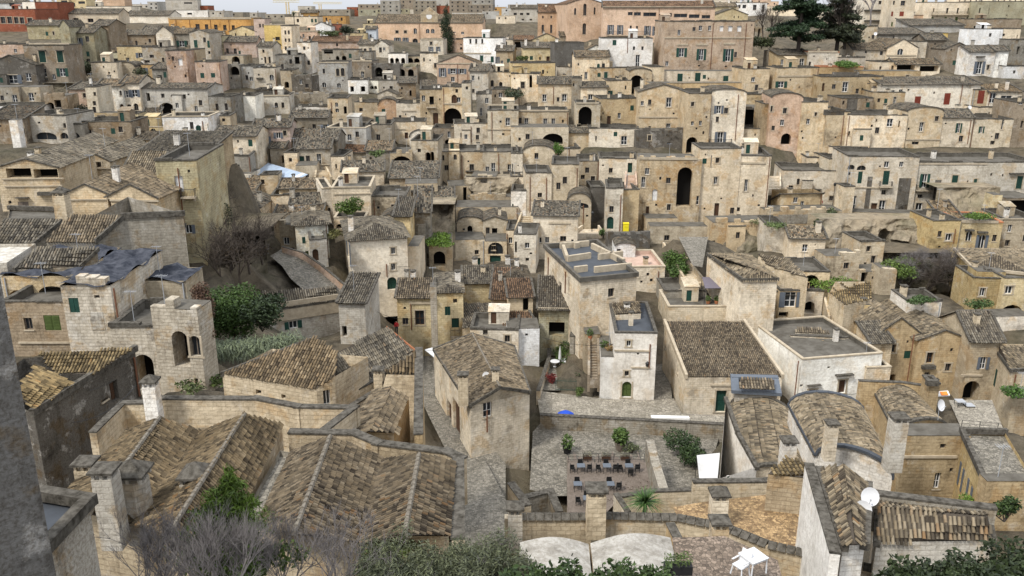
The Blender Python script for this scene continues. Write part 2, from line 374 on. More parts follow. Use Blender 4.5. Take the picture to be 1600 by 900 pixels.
    loops = np.concatenate([qi.ravel(), pent.ravel()]); me.loops.add(len(loops)); me.loops.foreach_set('vertex_index', loops.astype(np.int32))
    ls = np.concatenate([np.arange(len(qi))*4, len(qi)*4 + np.arange(m)*5]); me.polygons.add(len(qi)+m)
    me.polygons.foreach_set('loop_start', ls.astype(np.int32))
    me.update(calc_edges=True); me.materials.append(MATS['tile_cover'])
    at_ = me.attributes.new('tv', 'FLOAT', 'POINT'); at_.data.foreach_set('value', np.repeat(tv[ii], 10).astype(np.float32))
    ob = bpy.data.objects.new(name, me); COL.objects.link(ob); ob.parent = parent; ob.color = (*color, 1); ob['kind'] = 'stuff'; ob['_w'] = parent['_w']
    return ob
# ------------------------------------------------------------ walls with openings
def arc_pts(u0, u1, vs, vt, n=8):
    c, r, k = (u0+u1)/2, (u1-u0)/2, vt-vs
    return [(c - r*math.cos(math.pi*i/n), vs + k*math.sin(math.pi*i/n)) for i in range(n+1)]
def wall_panel(mb, L, W, v0, v1, holes, mat=0):
    """L(u, w, v) -> world; w goes into the wall. holes: (u0,u1,v0,v1,arch,depth)"""
    hs = []
    for (a, b, c, d, ar, r) in holes:
        a, b, c, d = max(a, .06), min(b, W-.06), max(c, v0+.02), min(d, v1-.04)
        if b-a > .08 and d-c > .08: hs.append((a, b, c, d, ar, r))
    us = sorted({0.0, W, *[x for h in hs for x in h[:2]]}); vs = sorted({v0, v1, *[x for h in hs for x in h[2:4]]})
    for i in range(len(us)-1):
        for j in range(len(vs)-1):
            cu, cv = (us[i]+us[i+1])/2, (vs[j]+vs[j+1])/2
            if any(h[0] < cu < h[1] and h[2] < cv < h[3] for h in hs): continue
            mb.poly([L(us[i], 0, vs[j]), L(us[i+1], 0, vs[j]), L(us[i+1], 0, vs[j+1]), L(us[i], 0, vs[j+1])], mat)
    for (a, b, c, d, ar, r) in hs:
        if ar:
            sp = d - min((b-a)/2, (d-c)*.6); A = arc_pts(a, b, sp, d); k = len(A)//2
            mb.poly([L(a, 0, d)] + [L(u, 0, v) for u, v in A[:k+1]][::-1], mat) if True else 0
            mb.poly([L(b, 0, d)] + [L(u, 0, v) for u, v in A[k:]][::-1], mat)
            path = [(a, c)] + A + [(b, c)]
        else: path = [(a, c), (a, d), (b, d), (b, c)]
        for (p, q) in zip(path, path[1:]+path[:1]):
            mb.poly([L(p[0], 0, p[1]), L(q[0], 0, q[1]), L(q[0], r, q[1]), L(p[0], r, p[1])], mat)
    return hs
def shape(a, b, c, d, ar):
    if not ar: return [(a, c), (b, c), (b, d), (a, d)]
    sp = d - min((b-a)/2, (d-c)*.6); return [(b, c)] + arc_pts(a, b, sp, d)[::-1] + [(a, c)]
def flat(mb, L, pts, w_, mat=0): mb.poly([L(u, w_, v) for u, v in pts], mat)
def rbox(mb, L, u0, u1, w0, w1, v0, v1, mat=0):
    o = L(u0, w0, v0); mb.box(o, L(u1, w0, v0)-o, L(u0, w1, v0)-o, L(u0, w0, v1)-o, mat)
REV = {'d': .3, 's': .3, 'w': .22, 'G': .22, 'k': .22, 'g': .12, 'r': .12, 'o': .12, 'D': .3, 'B': .3, 'W': .25, 'Q': .3, 'X': .9, 'N': 1.8, 'A': .3, 'z': .2, 'm':.25}
REV = {k: (v*1.35 if v < .4 and k not in 'gro' else v) for k, v in REV.items()}
DOORM = {'D': 'green', 'B': 'brownwood', 'W': 'white', 'Q': 'olive'}
SHUT = {'g': 'green', 'r': 'redwood', 'o': 'olive', 'z': 'greywood'}
def opening(parent, L, h, code, px_h):
    """the thing in a hole: window, door, shutter or dark archway"""
    a, b, c, d, ar, r = h; big = px_h >= 13; W, Hh = b-a, d-c
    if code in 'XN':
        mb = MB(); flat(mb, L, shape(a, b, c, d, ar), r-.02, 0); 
        return mb.build('archway' if ar else 'doorway', 'dark', parent)  # near-black sheet closes the opening, its colour standing for the unlit inside
    if code in DOORM:
        mb = MB(); rbox(mb, L, a, b, r-.1, r-.04, c, d) if not ar else flat(mb, L, shape(a, b, c, d, 1), r-.06)
        o = mb.build('door', DOORM[code], parent)
        if big:
            m2 = MB()
            for k in (0, 1):
                u0 = a + W*(.06+.48*k); u1 = u0 + W*.40
                for (e, f_) in ((.06, .44), (.5, .78 if ar else .93)): rbox(m2, L, u0, u1, r-.13, r-.09, c+Hh*e, c+Hh*f_)
            m2.build('door_panel', DOORM[code], o)
        return o
    if code in SHUT:
        mb = MB(); m = (a+b)/2
        rbox(mb, L, a+.02, m-.015, .03, .08, c, d); rbox(mb, L, m+.015, b-.02, .03, .08, c, d)
        o = mb.build('window', SHUT[code], parent)
        if big:
            for (u0, u1) in ((a+.08, m-.07), (m+.07, b-.08)):
                m2 = MB(); n = max(4, int(Hh/.14))
                for k in range(n):
                    v = c+.08 + (Hh-.16)*k/n; rbox(m2, L, u0, u1, .0, .04, v, v+(Hh-.16)/n*.55)
                m2.build('shutter', SHUT[code], o)
        return o
    fr = {'w': 'white', 'G': 'white', 'k': 'white', 'm': 'brownwood'}.get(code, 'greywood')
    t_ = max(.05, min(.09, W*.09)); mb = MB(); w0, w1 = r-.10, r-.05
    if ar: 
        flat(mb, L, shape(a, b, c, d, 1), r-.05, 1)
        rbox(mb, L, (a+b)/2-t_/2, (a+b)/2+t_/2, w0, w1-.005, c, d, 0); rbox(mb, L, a, a+t_, w0, w1-.005, c, c+Hh*.6, 0); rbox(mb, L, b-t_, b, w0, w1-.005, c, c+Hh*.6, 0)
    else:
        flat(mb, L, shape(a, b, c, d, 0), r-.04, 1)
        for (u0, u1, v0, v1) in ((a, a+t_, c, d), (b-t_, b, c, d), (a+t_, b-t_, c, c+t_), (a+t_, b-t_, d-t_, d)): rbox(mb, L, u0, u1, w0, w1, v0, v1)
        if W > .45: rbox(mb, L, (a+b)/2-t_/2, (a+b)/2+t_/2, w0, w1, c+t_, d-t_)
        if Hh > 1.3: rbox(mb, L, a+t_, b-t_, w0+.01, w1-.005, c+Hh*.42, c+Hh*.42+t_*.6)
    if big:
        pane = MB(); pane.v = []; fr_ = MB()
        for f, m in zip(mb.f, mb.m): (pane if m else fr_).poly([mb.v[i] for i in f])
        o = fr_.build('window', fr, parent); pane.build('pane', 'glass', o)
    else: o = mb.build('window', [fr, 'glass'], parent)
    sm = {'G': 'green', 'k': 'slate'}.get(code)
    if sm:
        for (u0, u1) in ((a-W*.5, a-.02), (b+.02, b+W*.5)):
            m2 = MB(); rbox(m2, L, u0, u1, -.07, -.02, c, d)
            m2.build('shutter', sm, o)
    return o
def surround(parent, L, h, mat='trim'):
    a, b, c, d, ar, r = h; mb = MB(); t_ = .16
    for (u0, u1, v0, v1) in ((a-t_, a, c, d), (b, b+t_, c, d), (a-t_-.08, b+t_+.08, d, d+t_), (a-t_-.1, b+t_+.1, c-.13, c)):
        if ar and v0 == d: continue
        rbox(mb, L, u0, u1, -.06, .03, v0, v1)
    return mb.build('window_surround', mat, parent)
def balcony(parent, L, u0, u1, v0, v1):
    mb = MB(); rbox(mb, L, u0, u1, -.85, .05, v0-.16, v0)
    for k in (0.12, .88):
        u = u0+(u1-u0)*k; rbox(mb, L, u-.08, u+.08, -.5, 0, v0-.5, v0-.16)
    o = mb.build('balcony', 'trim', parent)
    m2 = MB(); n = max(4, int((u1-u0)/.16)); hh = max(.85, min(1.1, v1-v0))
    for k in range(n+1):
        u = u0+.04+(u1-u0-.08)*k/n; rbox(m2, L, u-.012, u+.012, -.82, -.795, v0, v0+hh)
    for ww in np.linspace(-.8, -.1, 5):
        for u in (u0+.03, u1-.03): rbox(m2, L, u-.012, u+.012, ww-.012, ww+.012, v0, v0+hh)
    rbox(m2, L, u0, u1, -.84, -.78, v0+hh, v0+hh+.05)
    for u in (u0, u1-.05): rbox(m2, L, u, u+.05, -.78, 0, v0+hh, v0+hh+.05)
    m2.build('railing', 'iron', o)
def parse(win):
    out = []
    for s in win.replace('\n', ' ').split('|'):
        s = s.split()
        if not s: continue
        code = s[0]; out.append((code, [float(x) for x in s[1:]]))
    return out
def dress(parent, n_, o_, t_, W, v_off, wins, L, wallholes, col):
    """turn pixel rectangles into openings on one wall plane. n_: outward normal, o_: wall origin (u=0,v=0)"""
    todo = []
    def uv(x, y):
        d = ray(*pq(x, y)); k = (o_-CAM).dot(n_)/d.dot(n_); p = CAM + d*k - o_
        return p.dot(t_), p.z
    for code, r in wins:
        if len(r) < 4: continue
        ua, va = uv(r[0], r[3]); ub, vb = uv(r[2], r[1]); u0, u1, v0, v1 = min(ua, ub), max(ua, ub), min(va, vb), max(va, vb)
        ar = '^' in code; c0 = code[0]; sur = '+' in code
        if c0 in 'pcbPjy': todo.append((c0, u0, u1, v0, v1, code)); continue
        rv = REV.get(c0, .25)
        h = (u0, u1, v0, v1, ar, rv); wallholes.append(h); todo.append(('W', h, c0, abs(r[3]-r[1])/4, sur))
    return todo
def finish(parent, L, todo, W, v0, v1, col):
    for t in todo:
        if t[0] == 'W':
            _, h, c0, ph, sur = t
            a, b, c, d, ar, r = h; a, b, c, d = max(a, .06), min(b, W-.06), max(c, v0+.02), min(d, v1-.04)
            if b-a <= .08 or d-c <= .08: continue
            h = (a, b, c, d, ar, r); opening(parent, L, h, c0, ph)
            if sur or c0 in 's': surround(parent, L, h)
            elif c0 in 'dwm' and ph > 7:
                mb = MB(); rbox(mb, L, a-.1, b+.1, -.07, .04, c-.1, c); mb.build('sill', 'trim', parent)
        else:
            c0, u0, u1, a, b, code = t; mb = MB()
            if c0 == 'p':
                u = (u0+u1)/2; mb.tube(L(u, -.09, a), L(u, -.09, b), .07, .07, 6)
                mb.build('drainpipe', 'pipe', parent)
            elif c0 == 'c':
                rbox(mb, L, u0, u1, -.13, .02, a, max(b, a+.14)); mb.build('string_course', 'coping' if 'd' in code else 'trim', parent)
            elif c0 == 'P':
                rbox(mb, L, u0, u1, -.03, .02, a, b); mb.build('wall_patch', 'rubble', parent, PAL.get(code[1:3], PAL['dk']))
            elif c0 == 'j':
                rbox(mb, L, u0, u1, -.5, .02, a, b); mb.build('canopy', 'coping', parent)
            elif c0 == 'y':
                rbox(mb, L, u0, u1, -.45, .02, a, b); mb.build('buttress', 'rubble', parent, PAL.get(code[1:3], col))
            elif c0 == 'b': balcony(parent, L, u0, u1, a, b)
# ------------------------------------------------------------ a house on its facade
HG = 'houses of the old hill town'
GROUPS = {'wall': 'old walls on the slope', 'ruin': 'ruins and cave houses', 'cottage': 'cottages with tile roofs', 'palazzo': 'palazzi', 'terrace': 'terraces on the slope', 'apartment block': 'modern blocks on the skyline', 'outbuilding': 'small outbuildings'}
def kind_of(label, name, cat):
    if name != 'house': return name, cat
    l = ' ' + label.lower() + ' '; head = l.split(' with ')[0].split(' of ')[0].split(' below ')[0].split(' under ')[0].split(' above ')[0].split(' left ')[0].split(' right ')[0].split(' beside ')[0].split(' behind ')[0].split(',')[0]
    for keys, n, c in ((('ruin', 'cave', 'rock', 'roofless', 'rubble pier'), 'ruin', 'ruin'), (('apartment', 'modern', 'flat block', 'storey', 'penthouse', 'rooftop room'), 'apartment_block', 'apartment block'),
                       (('palazzo', 'palace', 'arcaded'), 'palazzo', 'palazzo'), (('cottage',), 'cottage', 'cottage'), (('terrace',), 'terrace', 'terrace'),
                       (('shed', 'lean-to', 'shelter', 'room', 'pier', 'hut', 'porch', 'annex', 'pavilion', 'loggia', 'niche'), 'outbuilding', 'outbuilding')):
        if any(k in head for k in keys): return n, c
    if ('wall' in head or 'parapet' in head) and 'house' not in head: return 'retaining_wall', 'wall'
    return name, cat
def chimney(parent, p, s=.55, h=1.3, mat='masonry', col='cr', style=0):
    mb = MB(); X, Y = Vector((1, 0, 0)), Vector((0, 1, 0)); o = p - X*s/2 - Y*s/2 - Z3*.5
    mb.box(o, X*s, Y*s, Z3*(h+.5)); o2 = o + Z3*(h+.5)
    for dx in (0, s-.12):
        for dy in (0, s-.12): mb.box(o2 + X*dx + Y*dy, X*.12, Y*.12, Z3*.22)
    ob = mb.build('chimney', mat, parent, PAL[random.choice(('lc', 'cr', 'wh', 'lg'))])
    m2 = MB(); c = o2 + Z3*.22 - X*.08 - Y*.08; q = s+.16
    m2.box(c, X*q, Y*q, Z3*.09)
    a = c + Z3*.09; tip = a + X*q/2 + Y*q/2 + Z3*(.28 if style else .12)
    P = [a, a+X*q, a+X*q+Y*q, a+Y*q]
    for k in range(4): m2.poly([P[k], P[(k+1) % 4], tip])
    m2.build('chimney_cap', 'coping', ob); return ob
def roof_part(parent, polys, rc, Z, tile=None, singles=0, mat=None, name='roof', thick=.0):
    mb = MB()
    for p in polys: mb.poly(p)
    real = (tile if tile is not None else Z < 128)
    o = mb.build(name, mat or ('tile_under' if real else 'tile_far'), parent, ROOFC.get(rc, (1, 1, 1)))
    if real and not mat: tiles_on(polys, 'roof_tiles', o, ROOFC[rc], pw=.24 if Z < 75 else .28, pl=.36 if Z < 75 else .42, singles=singles)
    return o
def H(x0, x1, yt, yb, roof='f', col='cr', win='', label='', yaw=0, D=8, Z=None, yr=None, rh=None, rc='tg', ext=4, name='house', cat='house', mat='masonry', ch=(), cop=1, deck='deck', dz=0):
    px0, pyb = pq(x0, yb); px1, _ = pq(x1, yb); pxc, pyt = (px0+px1)/2, pq(0, yt)[1]
    Z = (Z or zmap(pxc, pyb)) + dz
    if yaw == 0 and Z > 75: yaw = random.Random(label+'y').uniform(-6.5, 6.5)
    c = PZ(pxc, pyb, Z); y_ = math.radians(yaw); t_ = Vector((math.cos(y_), math.sin(y_), 0)); n_ = Vector((math.sin(y_), -math.cos(y_), 0))
    def hit(px, py):
        d = ray(px, py); return CAM + d*((c-CAM).dot(n_)/d.dot(n_))
    u0, u1 = (hit(px0, pyb)-c).dot(t_), (hit(px1, pyb)-c).dot(t_)
    u0, u1 = min(u0, u1), max(u0, u1)
    zt = hit(pxc, pyt).z; hh = zt - c.z; W = u1-u0
    o_ = c + t_*u0
    name, cat = kind_of(label, name, cat)
    R = root(name, c, label, cat, GROUPS.get(cat, HG))
    Lf = lambda u, w_, v: o_ + t_*u - n_*w_ + Z3*v
    tl = -n_          # into depth
    Ll = lambda u, w_, v: o_ - n_*(D-u) + t_*w_ + Z3*v         # left wall, seen from the left
    Lr = lambda u, w_, v: o_ + t_*(W-w_) - n_*u + Z3*v         # right wall
    Lb = lambda u, w_, v: o_ + t_*(W-u) - n_*(D-w_) + Z3*v
    parts = {'': [], '<': [], '>': []}
    for code, r in parse(win):
        k = code[0] if code[0] in '<>' else ''
        parts[k].append((code[len(k):], r))
    walls = MB(); v0 = -ext
    lr = random.Random(label); kj, wj = lr.uniform(.84, 1.16), lr.uniform(-.05, .05); col3 = tuple(min(.8, q*kj*f) for q, f in zip(PAL[col], (1+wj, 1, 1-wj*1.6))); nwin = sum(1 for c_, r in parts[''] if c_[0] not in 'pcbPjy'); extra = []
    taken = []
    if mat != 'plaster' and W > 3.2 and hh > 2.6:
        for c_, r in parts['']:
            if len(r) >= 4:
                q0, q1 = hit(*pq(r[0], r[1])), hit(*pq(r[2], r[3])); taken.append(((q0-o_).dot(t_), (q1-o_).dot(t_), min(q0.z, q1.z)-c.z, max(q0.z, q1.z)-c.z))
        for _ in range(max(1, min(6, int(W*hh/17) - nwin//2 + 1))):
            big_ = lr.random() < .6; ww, vv = ((lr.uniform(.6, .85), lr.uniform(.9, 1.3)) if big_ else (lr.uniform(.25, .45), lr.uniform(.25, .5)))
            for _k in range(8):
                u_ = lr.uniform(.4, W-.4-ww); v_ = lr.uniform(.5, max(.6, hh-.6-vv))
                if v_+vv < hh-.3 and all(u_ > b_+.35 or u_+ww < a_-.35 or v_ > d_+.3 or v_+vv < c__-.3 for a_, b_, c__, d_ in taken):
                    taken.append((u_, u_+ww, v_, v_+vv)); extra.append((u_, u_+ww, v_, v_+vv, big_)); break
    rr = rh if rh is not None else (hit(pxc, pq(0, yr)[1]).z - zt if yr is not None else {'e': D*.17, 'g': W*.17, 's': D*.2, 'v': W*.2, 'h': min(D, W)*.17}.get(roof, 0))
    jobs = []
    for k, L, wd, nn, oo, tt in (('', Lf, W, n_, o_, t_), ('<', Ll, D, -t_, o_ - n_*D, n_), ('>', Lr, D, t_, o_ + t_*W, -n_)):
        holes = []; todo = dress(R, nn, oo, tt, wd, 0, parts[k], L, holes, col3)
        top = hh
        if k == '':
            for (a_, b_, c__, d_, big_) in extra:
                h_ = (a_, b_, c__, d_, False, .28); holes.append(h_); todo.append(('W', h_, lr.choice('dwsdwg') if big_ else 'd', 9 if big_ else 5, False))
        wall_panel(walls, L, wd, v0, top, holes); jobs.append((L, todo, wd, top))
    wall_panel(walls, Lb, W, v0, hh, [])
    polys = []; ov = .22
    if roof == 'e':
        m = D/2; s = rr/m
        walls.poly([Ll(0, 0, hh), Ll(D, 0, hh), Ll(m, 0, hh+rr)]); walls.poly([Lr(0, 0, hh), Lr(D, 0, hh), Lr(m, 0, hh+rr)])
        polys = [[Lf(-ov, -ov, hh-ov*s+.05), Lf(W+ov, -ov, hh-ov*s+.05), Lf(W+ov, m, hh+rr+.05), Lf(-ov, m, hh+rr+.05)], [Lf(W+ov, D+ov, hh-ov*s+.05), Lf(-ov, D+ov, hh-ov*s+.05), Lf(-ov, m, hh+rr+.05), Lf(W+ov, m, hh+rr+.05)]]
    elif roof == 'g':
        m = W/2; s = rr/m
        walls.poly([Lf(0, 0, hh), Lf(W, 0, hh), Lf(m, 0, hh+rr)]); walls.poly([Lb(0, 0, hh), Lb(W, 0, hh), Lb(m, 0, hh+rr)])
        polys = [[Lf(-ov, -.1, hh-ov*s+.05), Lf(m, -.1, hh+rr+.05), Lf(m, D, hh+rr+.05), Lf(-ov, D, hh-ov*s+.05)], [Lf(W+ov, -.1, hh-ov*s+.05), Lf(W+ov, D, hh-ov*s+.05), Lf(m, D, hh+rr+.05), Lf(m, -.1, hh+rr+.05)]]
        for a, b in ((Lf(-ov, .02, hh-ov*s+.1), Lf(m, .02, hh+rr+.1)), (Lf(m, .02, hh+rr+.1), Lf(W+ov, .02, hh-ov*s+.1))):
            mb = MB(); mb.bar(a, b, .3, .16); mb.build('verge', 'coping', R)
    elif roof == 's':
        walls.poly([Ll(0, 0, hh), Ll(D, 0, hh), Ll(0, 0, hh+rr)]); walls.poly([Lr(0, 0, hh), Lr(D, 0, hh), Lr(D, 0, hh+rr)]); walls.poly([Lb(0, 0, hh), Lb(W, 0, hh), Lb(W, 0, hh+rr), Lb(0, 0, hh+rr)])
        polys = [[Lf(-ov, -ov, hh+.05), Lf(W+ov, -ov, hh+.05), Lf(W+ov, D, hh+rr+.05), Lf(-ov, D, hh+rr+.05)]]
    elif roof == 'v':
        N = 10; A = [(W/2 - W/2*math.cos(math.pi*i/N), hh + rr*math.sin(math.pi*i/N)) for i in range(N+1)]
        walls.poly([Lf(u, 0, v) for u, v in A]); walls.poly([Lf(u, D, v) for u, v in A][::-1])
        for (a, b) in zip(A, A[1:]): polys.append([Lf(a[0], -.05, a[1]+.05), Lf(b[0], -.05, b[1]+.05), Lf(b[0], D, b[1]+.05), Lf(a[0], D, a[1]+.05)])
        mb = MB()
        for (a, b) in zip(A, A[1:]): mb.bar(Lf(a[0], .02, a[1]+.08), Lf(b[0], .02, b[1]+.08), .34, .18)
        mb.build('verge', 'coping', R)
    elif roof == 'h':
        i = min(W, D)/2; s = rr/i; e = hh-ov*s+.05
        if W >= D: r0, r1 = Lf(i, D/2, hh+rr), Lf(W-i, D/2, hh+rr)
        else: r0, r1 = Lf(W/2, i, hh+rr), Lf(W/2, D-i, hh+rr)
        A, B, C_, D_ = Lf(-ov, -ov, e), Lf(W+ov, -ov, e), Lf(W+ov, D+ov, e), Lf(-ov, D+ov, e)
        polys = [[A, B, r1, r0], [B, C_, r1], [C_, D_, r0, r1], [D_, A, r0]] if W >= D else [[A, B, r0], [B, C_, r1, r0], [C_, D_, r1], [D_, A, r0, r1]]
    ro = None
    if polys:
        ro = roof_part(R, polys, rc, Z)
        if roof in 'es' and cop:
            mb = MB(); mb.bar(polys[0][0], polys[0][1], .25, .12); mb.build('eaves', 'coping', R)
            p = polys[0]
            for a, b in ((p[0], p[3]), (p[1], p[2])):
                mb = MB(); mb.bar(a+Z3*.06, b+Z3*.06, .28, .2); mb.build('verge', 'coping', R)
    else:
        mb = MB(); i_ = .32; dk = hh - (.55 if roof == 'f' else -.04)
        if deck == 'tarp':
            nu, nw = max(6, int(W/.55)), max(6, int(D/.55)); g_ = [[Lf(-.15+(W+.3)*i/nu, -.15+(D+.3)*j/nw, hh+.1+.28*math.sin(i*1.1+lr.uniform(0, .8))*math.cos(j*.8+lr.uniform(0, .8))+lr.uniform(-.12, .12)) for j in range(nw+1)] for i in range(nu+1)]
            for i in range(nu):
                for j in range(nw): mb.poly([g_[i][j], g_[i+1][j], g_[i+1][j+1], g_[i][j+1]])
        else: mb.poly([Lf(0, 0, dk), Lf(W, 0, dk), Lf(W, D, dk), Lf(0, D, dk)])
        if roof == 'f':
            q = [(i_, i_), (W-i_, i_), (W-i_, D-i_), (i_, D-i_)]
            for (a, b) in zip(q, q[1:]+q[:1]): mb.poly([Lf(a[0], a[1], dk), Lf(b[0], b[1], dk), Lf(b[0], b[1], hh), Lf(a[0], a[1], hh)])
        ro = mb.build('roof', deck, R)
        if roof == 'f' and cop:
            e = .06; cmat = 'coping' if cop == 1 else ('trim' if cop == 2 else 'terracotta')
            for (ua, ub, wa, wb) in ((-e, W+e, -e, i_), (-e, W+e, D-i_, D+e), (-e, i_, i_, D-i_), (W-i_, W+e, i_, D-i_)):
                mb = MB()
                if ub-ua > 2.5 and cop == 1 and mat != 'plaster':
                    u_ = ua
                    while u_ < ub-.01:
                        u2 = min(ub, u_+lr.uniform(.7, 2.4)); rbox(mb, Lf, u_, u2-.015, wa+lr.uniform(-.05, .04), wb, hh+.004, hh+lr.choice((.1, .14, .17, .2, .32))); u_ = u2
                    mb.build('coping', cmat, R)['kind'] = 'stuff'
                else: rbox(mb, Lf, ua, ub, wa, wb, hh+.004, hh+.16); mb.build('coping', cmat, R)
    if mat == 'rubble' and roof == 'n':
        u_ = 0.0
        while u_ < W-.4:
            w2 = min(lr.uniform(.5, 1.3), W-u_)
            if lr.random() < .75: rbox(walls, Lf, u_, u_+w2, .01, lr.uniform(.5, 1.1), hh-.05, hh+lr.uniform(.08, .75))
            u_ += w2
    walls.build('wall', mat, R, col3)
    if Z > 75 and W > 6.5 and hh > 4 and mat != 'plaster' and roof in 'fnesg':
        occ = sorted([(a_, b_) for a_, b_, _c, _d in taken]); cur = .2; gaps = []
        for a_, b_ in occ + [(W-.2, W)]:
            if a_-cur > 1.9: gaps.append((cur+.15, a_-.15))
            cur = max(cur, b_)
        if gaps and lr.random() < .75:
            g0, g1 = max(gaps, key=lambda q: q[1]-q[0]); wd_ = min(g1-g0, lr.uniform(1.9, 4.2)); g0 += lr.uniform(0, g1-g0-wd_); pr = lr.uniform(.35, 1.3); top_ = hh*lr.uniform(.55, 1.0) + (lr.uniform(.2, 1.0) if roof in 'fn' and lr.random() < .4 else -.3)
            bw = MB(); Lw = lambda u, w_, v: Lf(g0+u, -pr+w_, v); hl = []; hb = lr.uniform(.6, 1.0)
            v_ = lr.uniform(.8, max(.9, top_-1.6)); u_ = lr.uniform(.4, max(.45, wd_-1.1)); hl.append((u_, u_+.65, v_, min(v_+1.05, top_-.25), lr.random() < .25, .28))
            wall_panel(bw, Lw, wd_, v0, top_, hl)
            wall_panel(bw, lambda u, w_, v: Lf(g0, -u, v), pr, v0, top_, []); wall_panel(bw, lambda u, w_, v: Lf(g0+wd_, -pr+u, v), pr, v0, top_, [])
            sl = lr.choice((0, 0, .35, .7)); bw.poly([Lf(g0, -pr, top_), Lf(g0+wd_, -pr, top_), Lf(g0+wd_, .3, top_+sl*pr), Lf(g0, .3, top_+sl*pr)])
            jb = lr.uniform(.82, 1.15); wg = bw.build('wing', lr.choice(('masonry', 'masonry', 'rubble', 'plaster')), R, tuple(min(.78, q*jb) for q in col3))
            for h_ in hl: opening(wg, Lw, h_, lr.choice('dwsgd'), 8)
            cm_ = MB(); rbox(cm_, Lw, -.07, wd_+.07, -.08, .3, top_+.003, top_+.13); cm_.build('coping', 'coping', wg)
    if Z > 75 and roof == 'f' and W > 5 and D > 5 and lr.random() < .45 and not label.startswith('far '):
        rm = MB(); uu = lr.uniform(.6, W-3.2) if W > 4 else .5; w1_, d1_, h1_ = lr.uniform(1.8, 2.6), lr.uniform(1.8, 2.8), lr.uniform(1.5, 2.3); ww = D-d1_-.5
        Lw = lambda u, w_, v: Lf(uu+u, ww+w_, hh-.55+v); h_ = (.3, 1.0, .05, 1.6, False, .2); wall_panel(rm, Lw, w1_, 0, h1_, [h_]); wall_panel(rm, lambda u, w_, v: Lw(0, d1_-u, v), d1_, 0, h1_, []); wall_panel(rm, lambda u, w_, v: Lw(w1_, u, v), d1_, 0, h1_, []); wall_panel(rm, lambda u, w_, v: Lw(w1_-u, d1_, v), w1_, 0, h1_, [])
        rm.poly([Lw(-.1, -.1, h1_), Lw(w1_+.1, -.1, h1_), Lw(w1_+.1, d1_, h1_+.5), Lw(-.1, d1_, h1_+.5)]); o2 = rm.build('roof_room', 'masonry', R, tuple(min(.78, q*.92) for q in col3)); opening(o2, Lw, h_, lr.choice('DBX'), 6)
    if 55 < Z < 170 and lr.random() < .3:
        am = MB(); a_ = Lf(W*lr.uniform(.15, .85), D*lr.uniform(.2, .6), hh); am.tube(a_-Z3*.3, a_+Z3*(rr+2.4), .03, .025, 5)
        for k_ in range(5): am.tube(a_+Z3*(rr+2.3)+t_*(k_*.18-.4)-n_*.35, a_+Z3*(rr+2.3)+t_*(k_*.18-.4)+n_*.35, .014, .014, 4)
        am.tube(a_+Z3*(rr+2.3)-t_*.45, a_+Z3*(rr+2.3)+t_*.45, .016, .016, 4); am.build('antenna', 'zinc', R)
    if Z < 190 and W > 4 and mat != 'rubble' and not any(c_[0] == 'p' for c_, _ in parts['']) and lr.random() < .4:
        pm = MB(); u_ = lr.choice((.25, W-.25)); pm.tube(Lf(u_, -.09, -.5), Lf(u_, -.09, hh-.15), .06, .06, 6); pm.build('drainpipe', lr.choice(('pipe', 'zinc', 'pipe')), R)
    if not ch and roof in 'efghs' and W > 3 and lr.random() < .6 and mat != 'rubble':
        ch = tuple((lr.uniform(.1, .9), lr.uniform(.25, .8), lr.uniform(.45, .75), lr.uniform(.7, 1.4)) for _ in range(lr.choice((1, 1, 2))))
    for L, todo, wd, top in jobs: finish(R, L, todo, wd, v0, top, col3)
    for k in ch:
        fu, fw, s_, h_ = k
        chimney(ro, Lf(W*fu, D*fw, hh + (rr*.5 if polys else -.5)), s_, h_, 'masonry', col)
    FOOT.append(([Lf(0, 0, 0), Lf(W, 0, 0), Lf(W, D, 0), Lf(0, D, 0)], c.z))
    R['_g'] = (W, D, hh); R['_o'] = tuple(o_); R['_t'] = tuple(t_); R['_n'] = tuple(n_)
    return R
def on_roof(R, fu, fw, v=0):
    W, D, hh = R['_g']; return Vector(R['_o']) + Vector(R['_t'])*W*fu - Vector(R['_n'])*D*fw + Z3*(hh+v)
